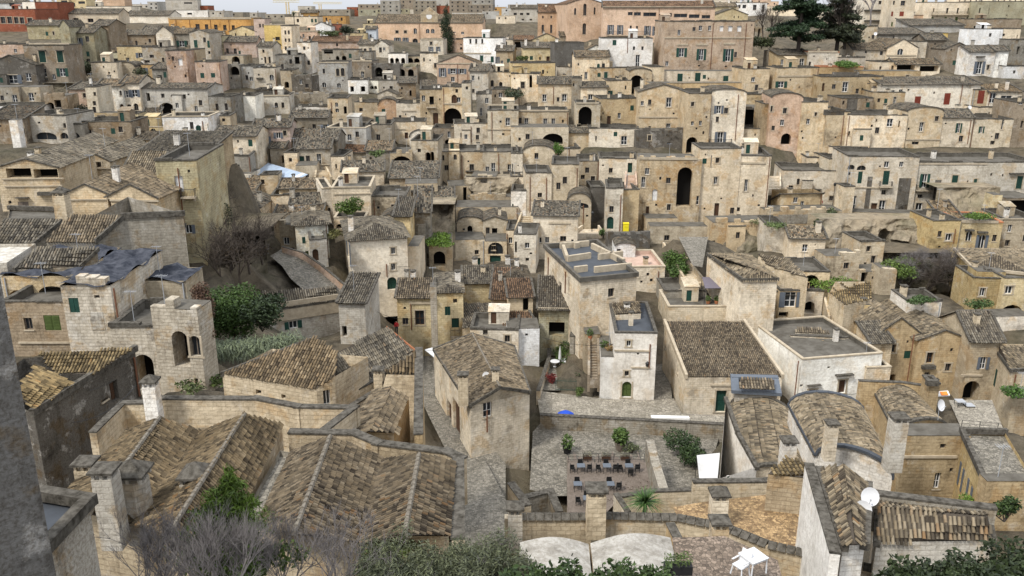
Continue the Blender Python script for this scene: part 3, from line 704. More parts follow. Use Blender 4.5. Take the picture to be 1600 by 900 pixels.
# ------------------------------------------------------------ a house drawn by its roof corners
def RH(Z0, pts, faces, foot, drop, col='cr', win='', label='', rc='tt', mat='masonry', gab=(), par=(), name='house', cat='house', tile=True, singles=0, rmat=None, pw=None, parh=.25, decks=(), dmat='deck', ridge=(), parm='coping', part_t=.32):
    """pts: (x, y, dh) picture points at the first point's height + dh"""
    h = hgt(pts[0][0], pts[0][1], Z0); P = [at(p[0], p[1], h+p[2]) if not isinstance(p[2], tuple) else None for p in pts]
    for i, p in enumerate(pts):
        if P[i] is None:
            a, b_, c_ = (P[k] for k in p[2]); nn = (b_-a).cross(c_-a); d = ray(*pq(p[0], p[1])); P[i] = CAM + d*((a-CAM).dot(nn)/d.dot(nn))
    c = sum((P[i] for i in foot), Vector())/len(foot); base = h-drop; c = Vector((c.x, c.y, base))
    name, cat = kind_of(label, name, cat); R = root(name, c, label, cat, GROUPS.get(cat, HG)); walls = MB(); n = len(foot); col3 = PAL[col]; jobs = []
    area = sum(P[foot[i]].x*P[foot[(i+1) % n]].y - P[foot[(i+1) % n]].x*P[foot[i]].y for i in range(n))
    ring = foot if area > 0 else foot[::-1]
    W_ = {}
    for code, r in parse(win): W_.setdefault(int(r[0]), []).append((code, r[1:]))
    for i in range(n):
        a, b = ring[i], ring[(i+1) % n]; A, B = P[a], P[b]; t_ = Vector((B.x-A.x, B.y-A.y, 0)); W = t_.length
        if W < .05: continue
        t_ /= W; nn = Vector((t_.y, -t_.x, 0)); o = Vector((A.x, A.y, base)); top = min(A.z, B.z)-base
        L = (lambda o, t_, nn: lambda u, w_, v: o + t_*u - nn*w_ + Z3*v)(o, t_, nn)
        holes = []; key = foot.index(a) if area > 0 else foot.index(b)
        todo = dress(R, nn, o, t_, W, 0, W_.get(key, []), L, holes, col3)
        wall_panel(walls, L, W, -3.0, top, holes); jobs.append((L, todo, W, top))
        if abs(A.z-B.z) > .02:
            lo_a, lo_b = Vector((A.x, A.y, base+top)), Vector((B.x, B.y, base+top)); walls.poly([lo_a, lo_b, B] if B.z > A.z else [lo_a, lo_b, A])
    for g in gab: walls.poly([P[i] for i in g])
    walls.build('wall', mat, R, col3)
    for L, todo, W, top in jobs: finish(R, L, todo, W, -3, top, col3)
    if faces:
        polys = [[P[i] + Z3*.04 for i in f] for f in faces]; mb = MB()
        for p in polys:
            for k in range(1, len(p)-1): mb.poly([p[0], p[k], p[k+1]])
        ro = mb.build('roof', rmat or 'tile_under', R, ROOFC[rc])
        if tile and not rmat:
            a, b = pw or ((.24, .36) if Z0 < 75 else (.28, .42)); tiles_on(polys, 'roof_tiles', ro, ROOFC[rc], a, b, singles)
        R['_roof'] = ro.name
    if decks:
        mb = MB()
        for f in decks: mb.poly([P[i] - Z3*.3 for i in f])
        mb.build('terrace', dmat, R)
    if ridge:
        mb = MB()
        for (i, j) in ridge:
            p, q = P[i]+Z3*.12, P[j]+Z3*.12; m = max(2, int((q-p).length/.4))
            for k in range(m):
                a, b = p+(q-p)*k/m, p+(q-p)*(k+1.12)/m; mb.tube(a-Z3*.06, b-Z3*.04, .10, .125, 7)
        tag(mb.build('ridge_tiles', 'ridge', R), None, kind='stuff')
    if par:
        for (i, j) in par:
            k_ = par.index((i, j)); mb = MB(); A, B = P[i]+Z3*.011*k_, P[j]+Z3*.011*k_; d = B-A; hd = Vector((d.x, d.y, 0)).normalized(); s = Vector((hd.y, -hd.x, 0))*part_t*(1+.02*k_)
            mb.box(A - s/2 - Z3*.2 - hd*part_t*.5, d + hd*part_t, s, Z3*(parh+.2)); mb.build('parapet', parm, R)
    FOOT.append(([Vector((P[i].x, P[i].y, base)) for i in foot], base))
    return R, P
# ------------------------------------------------------------ free walls, sheets, stairs
def WALL(pts, Z0, hgt_, th=.35, col='cr', label='', mat='masonry', cop=True, name='wall', cat='wall', group=None, heights=None, coptile=0):
    h = hgt(*pts[0][:2], Z0); P = [at(p[0], p[1], h + (p[2] if len(p) > 2 else 0)) for p in pts]
    mb = MB(); cm = MB(); base = min(p.z for p in P)-hgt_
    R = root(name, Vector((P[0].x, P[0].y, base)), label, cat, group)
    for si, (A, B) in enumerate(zip(P, P[1:])):
        A = A + Z3*.012*(si % 2); B = B + Z3*.012*(si % 2)
        d = Vector((B.x-A.x, B.y-A.y, 0)); L = d.length; d.normalize(); s = Vector((d.y, -d.x, 0))*th*(1+.02*(si % 2))
        q = [A-s/2-d*th*.5, B-s/2+d*th*.5, B+s/2+d*th*.5, A+s/2-d*th*.5]; lo = [Vector((p.x, p.y, base-1)) for p in q]
        mb.poly(q)
        for k in range(4): mb.poly([lo[k], lo[(k+1) % 4], q[(k+1) % 4], q[k]])
        if cop:
            s2 = s*1.2; A2 = A-s2/2-d*th*.55+Z3*.004; cm = MB(); cm.box(A2, (B-A)+d*th*1.1, s2, Z3*(.09+.012*(si % 2)))
            if not coptile: cm.build('coping', 'coping', R)
    mb.build('wall_body', mat, R, PAL[col])
    if coptile:
        for A, B in zip(P, P[1:]):
            d = B-A; n = max(2, int(d.length/coptile)); hd = Vector((d.x, d.y, 0)).normalized(); s = Vector((hd.y, -hd.x, 0))
            for k in range(n):
                m = MB(); a = A + d*(k+.04)/n; e = d*(.92/n); o = a - s*th*.85 + Z3*.003
                m.poly([o, o+e, o+e+s*th*.85+Z3*.2, o+s*th*.85+Z3*.2]); m.poly([o+e+s*th*1.7, o+s*th*1.7, o+s*th*.85+Z3*.2, o+e+s*th*.85+Z3*.2])
                m.poly([o, o+s*th*.85+Z3*.2, o+s*th*1.7]); m.poly([o+e, o+e+s*th*1.7, o+e+s*th*.85+Z3*.2])
                m.build('coping_stone', 'coping', R)
    return R, P
def SHEET(pts, Z0, name, mat, dh=0, kind='structure', label=None, cat=None, clamp=True, thick=0):
    h = hgt(*pts[0][:2], Z0)+dh; P = [at(p[0], p[1], h + (p[2] if len(p) > 2 else 0)) for p in pts]
    mb = MB(); mb.poly(P)
    if (P[1]-P[0]).cross(P[2]-P[0]).z < 0: mb.f = [f[::-1] for f in mb.f]
    o = mb.build(name, mat); tag(o, label, cat, None, kind)
    if clamp: FOOT.append((P, min(p.z for p in P)-.1))
    for p in P: GPTS.append(p)
    return o, P
def STAIR(a0, a1, b0, b1, n, col='ta', label='', Z0=None, Z1=None, par=True):
    """from the lower edge a0-a1 (picture points, depth Z0) to the upper edge b0-b1 (depth Z1)"""
    A0, A1 = PZ(*pq(*a0), Z0), PZ(*pq(*a1), Z0); B0, B1 = PZ(*pq(*b0), Z1), PZ(*pq(*b1), Z1)
    A1.z = A0.z; B1.z = B0.z
    R = root('stairway', A0, label, 'stairs', 'stone stairways'); low = A0.z-1.5
    for k in range(n):
        f0, f1 = k/n, (k+1)/n; z = A0.z + (B0.z-A0.z)*(k+1)/n
        p = [A0.lerp(B0, f0), A1.lerp(B1, f0), A1.lerp(B1, f1), A0.lerp(B0, f1)]; mb = MB()
        top = [Vector((q.x, q.y, z)) for q in p]; lo = [Vector((q.x, q.y, z-1.2)) for q in p]; mb.poly(top)
        for i in range(4): mb.poly([lo[i], lo[(i+1) % 4], top[(i+1) % 4], top[i]])
        mb.build('step', 'masonry', R, PAL[col])
    if par:
        for a, b in ((A0, B0), (A1, B1)):
            mb = MB(); d = b-a; hd = Vector((d.x, d.y, 0)).normalized(); s = Vector((hd.y, -hd.x, 0))*.3; mb.box(a-s/2-Z3*1.5, d, s, Z3*2.2); mb.build('side_wall', 'masonry', R, PAL[col])
    for q in (A0, A1, B0, B1): GPTS.append(q - Z3*.8)
    return R
# ------------------------------------------------------------ plants
def leaves(name, parent, blobs, n, size, col, spread=1.0, up=0.0, thin=.5, origin=None, fill=.35):
    C = np.array([b[0] for b in blobs], float); Rr = np.array([b[1] for b in blobs], float)
    vol = np.prod(Rr, axis=1)**(2/3); k = rng.choice(len(blobs), n, p=vol/vol.sum())
    d = rng.normal(size=(n, 3)); d /= np.linalg.norm(d, axis=1)[:, None]; rad = rng.uniform(fill, 1.05, n)**.6
    p = C[k] + d*Rr[k]*rad[:, None] + rng.normal(0, size*.4, (n, 3))
    e1 = rng.normal(size=(n, 3)); e1[:, 2] = e1[:, 2]*.6 + up; e1 /= np.linalg.norm(e1, axis=1)[:, None]
    e2 = np.cross(e1, rng.normal(size=(n, 3))); e2 /= np.linalg.norm(e2, axis=1)[:, None]
    s = size*rng.uniform(.6, 1.3, n)[:, None]
    V = np.stack([p - e1*s, p + e2*s*thin, p + e1*s, p - e2*s*thin], 1).reshape(-1, 3)
    tvl = np.clip(.5 + .35*rng.normal(size=n)*.6 + .35*(rng.uniform(0, 1, len(blobs))[k]-.5), 0, 1)
    o_ = np.array(parent['_w']) if parent is not None else np.array(origin)
    me = bpy.data.meshes.new(name); me.vertices.add(4*n); me.vertices.foreach_set('co', (V-o_).ravel())
    me.loops.add(4*n); me.loops.foreach_set('vertex_index', np.arange(4*n, dtype=np.int32)); me.polygons.add(n)
    me.polygons.foreach_set('loop_start', np.arange(n, dtype=np.int32)*4); me.update(calc_edges=True); me.materials.append(MATS['leaf'])
    a = me.attributes.new('tv', 'FLOAT', 'POINT'); a.data.foreach_set('value', np.repeat(tvl, 4).astype(np.float32))
    ob = bpy.data.objects.new(name, me); COL.objects.link(ob); ob.color = (*col, 1)
    if parent is not None: ob.parent = parent; ob['_w'] = parent['_w']
    else: ob.location = o_
    return ob
def branches(mb, p, d, L, r, depth, bend=.35, n=3, tips=None, upw=.15):
    q = p + d*L; mb.tube(p, q, r, r*.68, 5 if r > .03 else 3, cap=False)
    if tips is not None and depth <= 1: tips.append(q)
    if depth == 0: return
    for k in range(n):
        e = (d + Vector((random.gauss(0, bend), random.gauss(0, bend), random.gauss(upw, bend*.7)))).normalized()
        branches(mb, p + d*L*random.uniform(.55, 1.0), e, L*random.uniform(.6, .88), r*.64, depth-1, bend, n, tips, upw)
def BUSH(p, rx, rz, n, size, col, label, name='bush', cat='bush', group='green bushes and shrubs', k=6, up=.3, thin=.5):
    R = root(name, p, label, cat, group); bl = []
    for i in range(k):
        a = random.uniform(0, 6.28); q = random.uniform(0, .75)
        bl.append(((p.x+rx*q*math.cos(a), p.y+rx*q*math.sin(a), p.z+rz*random.uniform(.35, .8)), (rx*random.uniform(.3, .6), rx*random.uniform(.3, .6), rz*random.uniform(.25, .45))))
    leaves('foliage', R, bl, n, size, col, up=up, thin=thin)
    mb = MB()
    for i in range(5): branches(mb, p - Z3*.2, Vector((random.gauss(0, .4), random.gauss(0, .4), 1)).normalized(), rz*.5, .03+rz*.01, 1, .4, 2)
    mb.build('stem', 'bark', R); return R
def TREE(p, h, cr, n, size, col, label, name='tree', trunk=.18, blobs=None, group='trees of the town', thin=.5):
    R = root(name, p, label, 'tree', group); mb = MB(); tips = []
    branches(mb, p - Z3*.3, Z3, h*.4, trunk, 3, .45, 3, tips); mb.build('trunk', 'bark', R)
    bl = blobs or [((t.x, t.y, t.z), (cr*random.uniform(.25, .42),)*3) for t in tips]
    leaves('crown', R, bl, n, size, col, thin=thin); return R
def BARE(p, h, label, depth=5, trunk=.16, n=3, bend=.4, name='bare_tree', group='leafless trees', upw=.15, mat='twig', stems=1, lean=.12):
    R = root(name, p, label, 'tree', group); mb = MB()
    for i in range(stems): branches(mb, p - Z3*.3 + Vector((random.gauss(0, .25), random.gauss(0, .25), 0))*(stems > 1), Vector((random.gauss(0, lean), random.gauss(0, lean), 1)).normalized(), h*.3, trunk, depth, bend, n, None, upw)
    mb.build('branches', mat, R); return R

def VAULT(Z0, nl, nr, fr, fl, rise, label, col='cr', rc='tl', drop=5, border='bitumen', rmat=None, win='', singles=0, N=10, bw=.45, mat='masonry', soft=False):
    """barrel roofed house from its four eave corners in the picture (near left, near right, far right, far left)"""
    h = hgt(*nl, Z0); A, B, C_, D_ = (at(*p, h) for p in (nl, nr, fr, fl)); base = h-drop
    c = (A+B+C_+D_)/4; R = root('house', Vector((c.x, c.y, base)), label, 'house', HG); w_ = MB(); q = [A, B, C_, D_]
    for k in range(4):
        a, b = q[k], q[(k+1) % 4]; w_.poly([Vector((a.x, a.y, base-3)), Vector((b.x, b.y, base-3)), b, a])
    sp_ = (lambda i: i/N) if soft else (lambda i: .5-.5*math.cos(math.pi*i/N))
    na = [A.lerp(B, sp_(i)) + Z3*rise*math.sin(math.pi*i/N) for i in range(N+1)]
    fa = [D_.lerp(C_, sp_(i)) + Z3*rise*math.sin(math.pi*i/N) for i in range(N+1)]
    w_.poly(na); w_.poly(fa[::-1]); w_.build('wall', mat, R, PAL[col])
    polys = [[na[i]+Z3*.04, na[i+1]+Z3*.04, fa[i+1]+Z3*.04, fa[i]+Z3*.04] for i in range(N)]; mb = MB()
    for p in polys: mb.poly(p)
    ro = mb.build('roof', rmat or 'tile_under', R, ROOFC[rc])
    if not rmat: tiles_on(polys, 'roof_tiles', ro, ROOFC[rc], .24, .36, singles)
    if border:
        for arc in (na, fa):
            mb = MB()
            for i in range(N): mb.bar(arc[i]+Z3*.12, arc[i+1]+Z3*.12, bw, .22)
            mb.build('verge', border, R)
        for a, b in ((A, D_), (B, C_)):
            mb = MB(); mb.bar(a+Z3*.1, b+Z3*.1, bw*.8, .25); mb.build('gutter_edge', border, R)
    FOOT.append(([Vector((p.x, p.y, base)) for p in q], base)); return R
def stack(p, s, h, label, col='cr', style=0, cap=True, octo=False):
    """a free chimney stack as a thing of its own on a roof"""
    R = root('chimney', p, label, 'chimney', 'chimneys on the roofs'); mb = MB(); n = 8 if octo else 4; r = s*.54 if octo else s*.707
    P = lambda rr, k, z: p + Vector((rr*math.cos(math.pi/n+2*math.pi*k/n), rr*math.sin(math.pi/n+2*math.pi*k/n), z))
    for k in range(n): mb.poly([P(r*1.04, k, -.8), P(r*1.04, k+1, -.8), P(r, k+1, h), P(r, k, h)])
    mb.poly([P(r, k, h) for k in range(n)]); mb.build('shaft', 'masonry', R, PAL[col])
    m2 = MB(); q = s*.5
    for dx in (-q+.02, -.07, q-.14):
        for dy in (-q+.02, q-.14): m2.box(p+Vector((dx, dy, h)), Vector((.12, 0, 0)), Vector((0, .12, 0)), Z3*.26)
    tag(m2.build('vents', 'masonry', R, PAL[col]), None, kind='stuff')
    m3 = MB(); q = s*.5+.1; m3.box(p+Vector((-q, -q, h+.26)), Vector((2*q, 0, 0)), Vector((0, 2*q, 0)), Z3*.1)
    z = h+.36; hh = .45*s if style else .12; t_ = p+Z3*(z+hh); cs = [p+Vector((x*q, y*q, z)) for x, y in ((-1, -1), (1, -1), (1, 1), (-1, 1))]
    for k in range(4): m3.poly([cs[k], cs[(k+1) % 4], t_])
    m3.build('cap', 'coping', R); return R

from mathutils import noise as mn
def CLIFF(x0, x1, yt, yb, Z, label, mat='rock', caves=(), amp=1.6, lean=2.0, name='rock_face'):
    """a bare rock face: displaced sheet with hollows, leaning back"""
    pa, pb = pq(x0, yb), pq(x1, yb); A, B = PZ(*pa, Z), PZ(*pb, Z); top = PZ(*pq((x0+x1)/2, yt), Z).z; z0 = min(A.z, B.z); hh = top-z0
    d = Vector((B.x-A.x, B.y-A.y, 0)); W = d.length; d.normalize(); n = Vector((d.y, -d.x, 0)); nu, nv = max(8, int(W/.45)), max(6, int((hh+3)/.45))
    hol = []
    for (a, b_, c_, e_) in caves:
        u0, u1 = (a-x0)/(x1-x0)*W, (b_-x0)/(x1-x0)*W; v0, v1 = (yb-e_)/(yb-yt)*hh, (yb-c_)/(yb-yt)*hh; hol.append(((u0+u1)/2, (v0+v1)/2, (u1-u0)/2, (v1-v0)/2))
    mb = MB(); G = []
    for i in range(nu+1):
        row = []
        for j in range(nv+1):
            u = W*i/nu; v = -2.5+(hh+2.5)*j/nv; p = Vector((A.x, A.y, z0)) + d*u + Z3*v
            q = mn.fractal(p*.22, .9, 2.1, 5)*amp + mn.fractal(p*Vector((.1, .1, .7)).length*.01+p*.6, .8, 2.0, 4)*amp*.35
            led = .5*math.floor(v/1.7+mn.noise(p*.3))*.5
            off = -lean*max(0, v)/max(hh, 1) + q - led*.4
            for (cu, cv, ru, rv) in hol:
                k = ((u-cu)/ru)**2 + ((v-cv)/rv)**2
                if k < 1: off -= 3.2*(1-k)**.4
            e = min(1, min(i, nu-i)/2.0, (nv-j)/1.5); row.append(p + n*(off*e - (1-e)*2.5))
        G.append(row)
    for i in range(nu):
        for j in range(nv): mb.poly([G[i][j], G[i+1][j], G[i+1][j+1], G[i][j+1]])
    bk = [G[i][nv] - n*(lean+3) - Z3*.2 for i in range(nu+1)]
    for i in range(nu): mb.poly([G[i][nv], G[i+1][nv], bk[i+1], bk[i]])
    o = mb.build(name, mat); o['kind'] = 'structure'
    for i in range(0, nu+1, 4): GPTS.append(G[i][0]+Z3*2.0)
    return o
# ============================================================ the far hillside, upper left
T(0, 0)
H(-60, 235, 58, 190, 'f', 'rd', 's 8 105 30 146|s 50 105 72 146|s 92 107 112 147|s 128 108 148 148|s 176 112 200 148', 'long brick red palazzo with a row of pale framed windows, far left skyline', mat='plaster', D=14)
H(235, 372, 14, 135, 'f', 'rd', 's 285 78 332 126|j 268 66 345 78', 'tall brick red block with one grey framed window and white lintel', mat='plaster', D=10, dz=-3)
H(145, 232, 12, 60, 'f', 'wh', 'd 165 40 175 60', 'plain white block rising behind the long brick red palazzo', dz=25, mat='plaster')
H(-40, 150, 18, 52, 'e', 'bl', 'd 60 18 90 40', 'pale grey block with green awning at the top left corner', dz=45, mat='plaster')
H(362, 436, -8, 58, 'f', 'ye', 'd 382 2 420 16|d 385 38 420 54', 'left of two olive yellow apartment blocks above the red palazzo', dz=25, mat='plaster')
H(436, 545, -10, 62, 'f', 'ye', 'd 458 18 468 42|d 490 8 530 24', 'right of two olive yellow apartment blocks with a slit window', dz=22, mat='plaster')
H(372, 746, 84, 140, 'e', 'lc', 'd 460 113 490 136|d 550 116 582 140|d 615 118 645 140|d 680 120 710 142', 'long cream low building with grey roof and square windows beside red palazzo', mat='plaster', D=10)
H(550, 832, 40, 136, 'f', 'lc', 'd 700 60 720 74|d 740 110 752 134', 'large cream building with flat roof behind the long low cream one', dz=22, mat='plaster')
H(612, 782, -2, 40, 'f', 'sa', '', 'small orange penthouse on top of the large cream building', dz=30, mat='plaster')
H(790, 1060, 96, 140, 'e', 'lc', '', 'long pale building with grey roof left of the amber palazzo', dz=6, mat='plaster', D=10)
H(1040, 1240, 0, 70, 'f', 'lg', 'd 1150 14 1200 24', 'grey stepped apartment block on the left skyline', dz=60, mat='plaster')
H(1140, 1302, 36, 66, 'f', 'rd', 'd 1160 44 1180 58|d 1210 44 1230 58', 'red brick storey under the grey stepped apartment block', dz=52, mat='plaster')
H(1085, 1302, 64, 106, 'f', 'wh', 'd 1170 80 1200 92', 'white flat block standing just behind the amber palazzo', dz=30, mat='plaster')
H(1060, 1572, 112, 192, 'f', 'og', 'd 1224 150 1246 182|d 1282 152 1300 184|d 1340 154 1358 186|d 1396 156 1414 188|d 1450 158 1466 188|c 1060 112 1570 120|p 1100 122 1104 190|p 1185 122 1189 190|p 1315 122 1319 190|p 1430 122 1434 190', 'long amber palazzo with white cornice and five dark windows', mat='plaster', D=14, cop=2)
H(178, 412, 158, 236, 'e', 'ol', 'd 385 185 395 195', 'beige house with long grey roof below the brick red palazzo', D=9)
H(402, 462, 165, 385, 'g', 'ol', 'd 448 310 460 332', 'narrow tall drab house with gable beside olive building', yr=125, D=11)
H(455, 608, 205, 385, 'e', 'ol', 'k 478 236 500 284|d 536 226 554 262|g 542 322 557 353|d 498 370 525 384|d 540 368 562 386|d 630 310 645 335', 'tall olive plaster house with a small teal shutter', D=9, dz=2)
H(608, 702, 160, 372, 'e', 'br', 'd 650 240 660 262|d 628 310 644 336', 'weathered brown olive house wall stained dark, beside tall olive house', D=9, dz=4)
H(704, 786, 205, 288, 'f', 'pk', 'd 722 240 738 264|d 754 240 762 284', 'small pale pink house with a round window on the upper left slope', D=6)
H(788, 970, 218, 290, 'e', 'br', 'd 848 255 858 285', 'dark brown stone house with flat top beside the small pale pink house', D=8)
H(898, 988, 188, 240, 'e', 'lc', '', 'pale cream house with pitched roof left of the green shuttered gable house', dz=8)
H(984, 1086, 208, 302, 'g', 'lc', 'g 1030 248 1052 294|d 1022 180 1030 190|d 1045 180 1053 190', 'gabled house with a single tall green shuttered door on upper left slope', yr=166, D=10)
H(1086, 1202, 210, 305, 'e', 'gr', 'G 1122 254 1150 292|b 1112 290 1188 305', 'grey house with open dark shutters between two gabled houses', D=9, rc='tt')
H(1200, 1322, 205, 372, 'g', 'lg', 'g 1215 250 1232 298|g 1298 254 1318 298|d 1224 316 1236 336|d 1302 320 1314 338', 'large grey gabled house with two bright green shutters', yr=186, D=11)
H(1320, 1402, 225, 352, 'f', 'ol', 'g 1362 256 1380 295|d 1336 262 1346 285|b 1336 285 1398 300', 'narrow house with green shutter and planted balcony next to big gabled house', D=7, dz=2)
H(1325, 1402, 196, 226, 'f', 'wh', '', 'white rooftop room above the narrow green shuttered house', dz=10, D=5)
H(1400, 1606, 262, 352, 'e', 'pk', 'd 1414 302 1428 332|d 1462 302 1478 336|b 1410 330 1480 345', 'wide pale pink house with two dark doors and a railing', D=9)
H(1438, 1606, 198, 262, 'g', 'ye', 'd 1468 208 1476 225|d 1532 208 1540 225', 'pale yellow gabled house with three slit windows', yr=164, dz=10, D=10)
H(1385, 1525, 348, 408, 'n', 'ta', 'N^ 1450 352 1496 406', 'stone terrace wall with a big dark arch under the pale pink house', D=6)
H(-60, 182, 278, 350, 'f', 'pk', '', 'faded pinkish grey house with long flat roof at the left edge', D=8)
H(182, 432, 285, 525, 'f', 'br', 'g+ 250 318 280 390|g+ 362 318 390 390|w 265 426 286 480|G 376 426 404 478|c 182 268 432 278|j 240 312 288 318|j 352 312 400 318|j 262 488 300 500', 'sooty grey palazzo with two tall green shuttered windows, far left', D=10)
H(-60, 242, 405, 545, 'g', 'dk', 'k+ 58 468 104 522|w 165 456 190 508', 'blackened gabled house with ornate window at the left edge', yr=345, D=12)
H(-60, 132, 545, 662, 'n', 'gr', 'w 80 592 104 640', 'grey lower storey wall with one white window at the left edge', D=5, dz=-1)
H(132, 262, 545, 652, 'n', 'ta', 'w 182 580 206 632', 'tan lower storey wall with white window right of the grey one', D=5, dz=-1)
H(-60, 276, 662, 722, 'f', 'wh', 'd 14 686 46 718|d 110 684 122 702|w 202 686 214 706', 'long low bright white house at the left edge', mat='plaster', D=6)
H(290, 430, 600, 705, 'n', 'br', 'X 345 625 378 672|N^ 300 640 335 700', 'ruined cave house with a dark opening in rock, far left', mat='rubble', D=6)
H(-60, 168, 745, 880, 's', 'br', 'N^ 120 790 165 850', 'dilapidated house with sagging tiled roof below the long white house', rc='td', D=7, mat='rubble')
H(80, 132, 752, 905, 'n', 'wh', '', 'tall slim white chimney stack at the far left', D=1.4, dz=-3, name='chimney_stack', cat='chimney')
H(166, 432, 722, 872, 'f', 'lg', 'A^ 225 828 350 872|A^ 380 830 425 868|d 398 770 410 800', 'pale grey retaining house with two blind arches, left', D=8)
H(432, 522, 780, 872, 'f', 'gr', 'A^ 445 830 495 868', 'small grey annex right of the house with blind arches', D=7)
H(440, 562, 560, 645, 's', 'pk', '', 'blank pale rose plaster wall with slanted roof, far left', D=6)
H(558, 628, 545, 738, 'f', 'cr', 'd 585 575 598 600|d 582 632 598 660|d 582 668 598 706', 'slender cream house with three stacked dark windows', D=7, dz=-1)
H(628, 778, 538, 692, 'e', 'wh', 'd 748 566 762 598|B^ 752 650 771 690|y 632 560 650 690', 'white house with sloping buttress and blue arched door', D=7, rc='tt')
H(776, 888, 520, 692, 'e', 'lc', 'k 786 566 812 610|k 826 560 854 606|d^ 796 652 820 690|d^ 838 646 862 690', 'white cream house with two pairs of dark shutters over arched openings', D=8, yr=476, rc='tt', dz=-1)
H(580, 740, 392, 492, 'f', 'lc', 'd 676 450 688 462', 'pale blank house wall with dark tiled coping, left slope', D=7)
H(640, 760, 330, 390, 'f', 'ol', 'd 672 365 690 384|d 704 365 735 384', 'drab terrace house with three low openings, upper left', D=6)
H(742, 850, 292, 398, 'f', 'ye', 'w 790 360 806 386', 'faded yellow house wall with ragged top, upper left', D=6)
H(848, 906, 292, 402, 'f', 'ye', 'k 866 330 892 362', 'narrow faded yellow house with small dark shutters', D=6, dz=-1)
H(904, 1056, 296, 455, 'f', 'lg', 'd 936 342 960 362|d 905 376 935 392', 'broad crumbling pale grey facade with one small dark window, upper left', mat='rubble', D=7)
H(740, 850, 420, 482, 'v', 'ta', '', 'eroded tufa vault with weeds on the left slope', mat='rubble', D=6, rh=1.2)
H(850, 962, 405, 472, 'f', 'oc', 'k 878 424 906 462', 'ochre house with dark shuttered window among ruins, left slope', D=6)
H(958, 1060, 430, 512, 's', 'gr', 'X 985 470 1010 500', 'half ruined grey stone house left of the faded coral house', mat='rubble', D=6)
H(1056, 1182, 318, 525, 'f', 'pk', 'W 1116 366 1138 410|d 1075 352 1086 380|d 1155 465 1165 485', 'tall coral pink house with peeling plaster and a white panel', D=8, mat='rubble')
H(1180, 1238, 312, 505, 'f', 'ta', 'd+ 1190 362 1206 388|p 1230 330 1234 500', 'narrow tan house with one dark window beside the coral house', D=8)
H(1236, 1386, 388, 565, 'f', 'pk', 'g 1254 456 1275 488|g 1320 456 1343 485|N^ 1252 512 1296 562|g 1336 522 1355 560|d 1205 450 1216 475|p 1375 400 1379 520', 'peach house with green shutters above a wide arch', D=8)
H(1385, 1505, 408, 535, 'n', 'gr', 'N^ 1440 415 1500 470|X 1395 450 1415 480', 'ruined grey house with a broken arch, upper left', mat='rubble', D=6)
H(1505, 1606, 415, 535, 'f', 'lg', 'd 1535 470 1550 500', 'large pale grey plain house wall right of the broken arch', D=8)
H(892, 1312, 552, 725, 'e', 'lg', 'N^ 994 642 1092 726|d 1008 585 1026 612|d 1143 590 1160 618|X 918 582 934 632|d 1068 595 1076 608', 'long grey stone house with one large dark arch, left slope', D=8, rh=.8)
H(1140, 1322, 622, 712, 'f', 'gr', '', 'blank grey masonry block below the long grey arch house', D=7, dz=-3)
H(1318, 1452, 605, 760, 'f', 'gr', 'd 1350 648 1363 690|d 1407 646 1421 690|d 1360 738 1372 760', 'blackened stone tower house with two slit windows', D=7, mat='rubble', dz=-2)
H(1385, 1450, 725, 860, 'f', 'ta', 'X 1362 785 1376 820|X 1396 785 1412 820|d 1388 740 1405 760', 'small tan house with dark doorways under the blackened tower', D=6)
H(1028, 1312, 732, 865, 'f', 'wh', 'g^ 1228 782 1254 840|c 1028 722 1312 730|p 1268 755 1272 860|g 1300 775 1308 815', 'wide whitewashed house with a green arched door and beige cornice', D=8, cop=2)
H(1028, 1130, 696, 728, 's', 'wh', 'd 1096 697 1110 720', 'white stair tower on the roof of the wide whitewashed house', dz=5, D=4)
H(978, 1030, 738, 785, 'v', 'lg', 'A^ 985 745 1022 780', 'small grey vaulted niche left of the wide whitewashed house', D=4, rh=.5)
H(598, 812, 706, 760, 'n', 'oc', '', 'low ochre terrace wall below the white shuttered house', D=3)
H(515, 835, 762, 880, 'f', 'br', 'd 538 812 568 850', 'dim brown retaining wall house with one dark window, left', mat='rubble', D=7)
H(805, 872, 712, 800, 'f', 'ye', '', 'small yellow chimney block beside a dark slanted roof', D=4)
H(870, 972, 768, 800, 's', 'lc', '', 'small house with steep dark roof behind the yellow loggia', D=6, rh=2.2, rc='td')
H(833, 1082, 795, 838, 'f', 'ye', 'N^ 850 806 880 836|N^ 895 804 930 836|w^ 940 804 975 836', 'yellow loggia with three round arches, left slope', D=6, cop=2, mat='plaster')
H(836, 1012, 872, 915, 'e', 'cr', 'd 900 880 912 900', 'cream cottage with dark tiled roof below the yellow loggia', rc='td', D=6, ch=((.05, .3, .5, 1.0),))
H(1040, 1192, 872, 915, 'e', 'cr', 'N^ 1055 880 1100 915|N^ 1120 880 1165 915', 'cream cottage with moss brown roof and buttresses, left slope', rc='tt', D=6)
H(1345, 1606, 850, 960, 'e', 'lc', '', 'blank cream house with double tiled roof above the blue metal canopy', D=8, yr=800, dz=2)
H(1508, 1606, 600, 745, 'f', 'wh', 'd 1530 565 1545 590|X 1505 640 1514 700', 'bright white plain house in the middle of the left slope', D=8, mat='plaster')
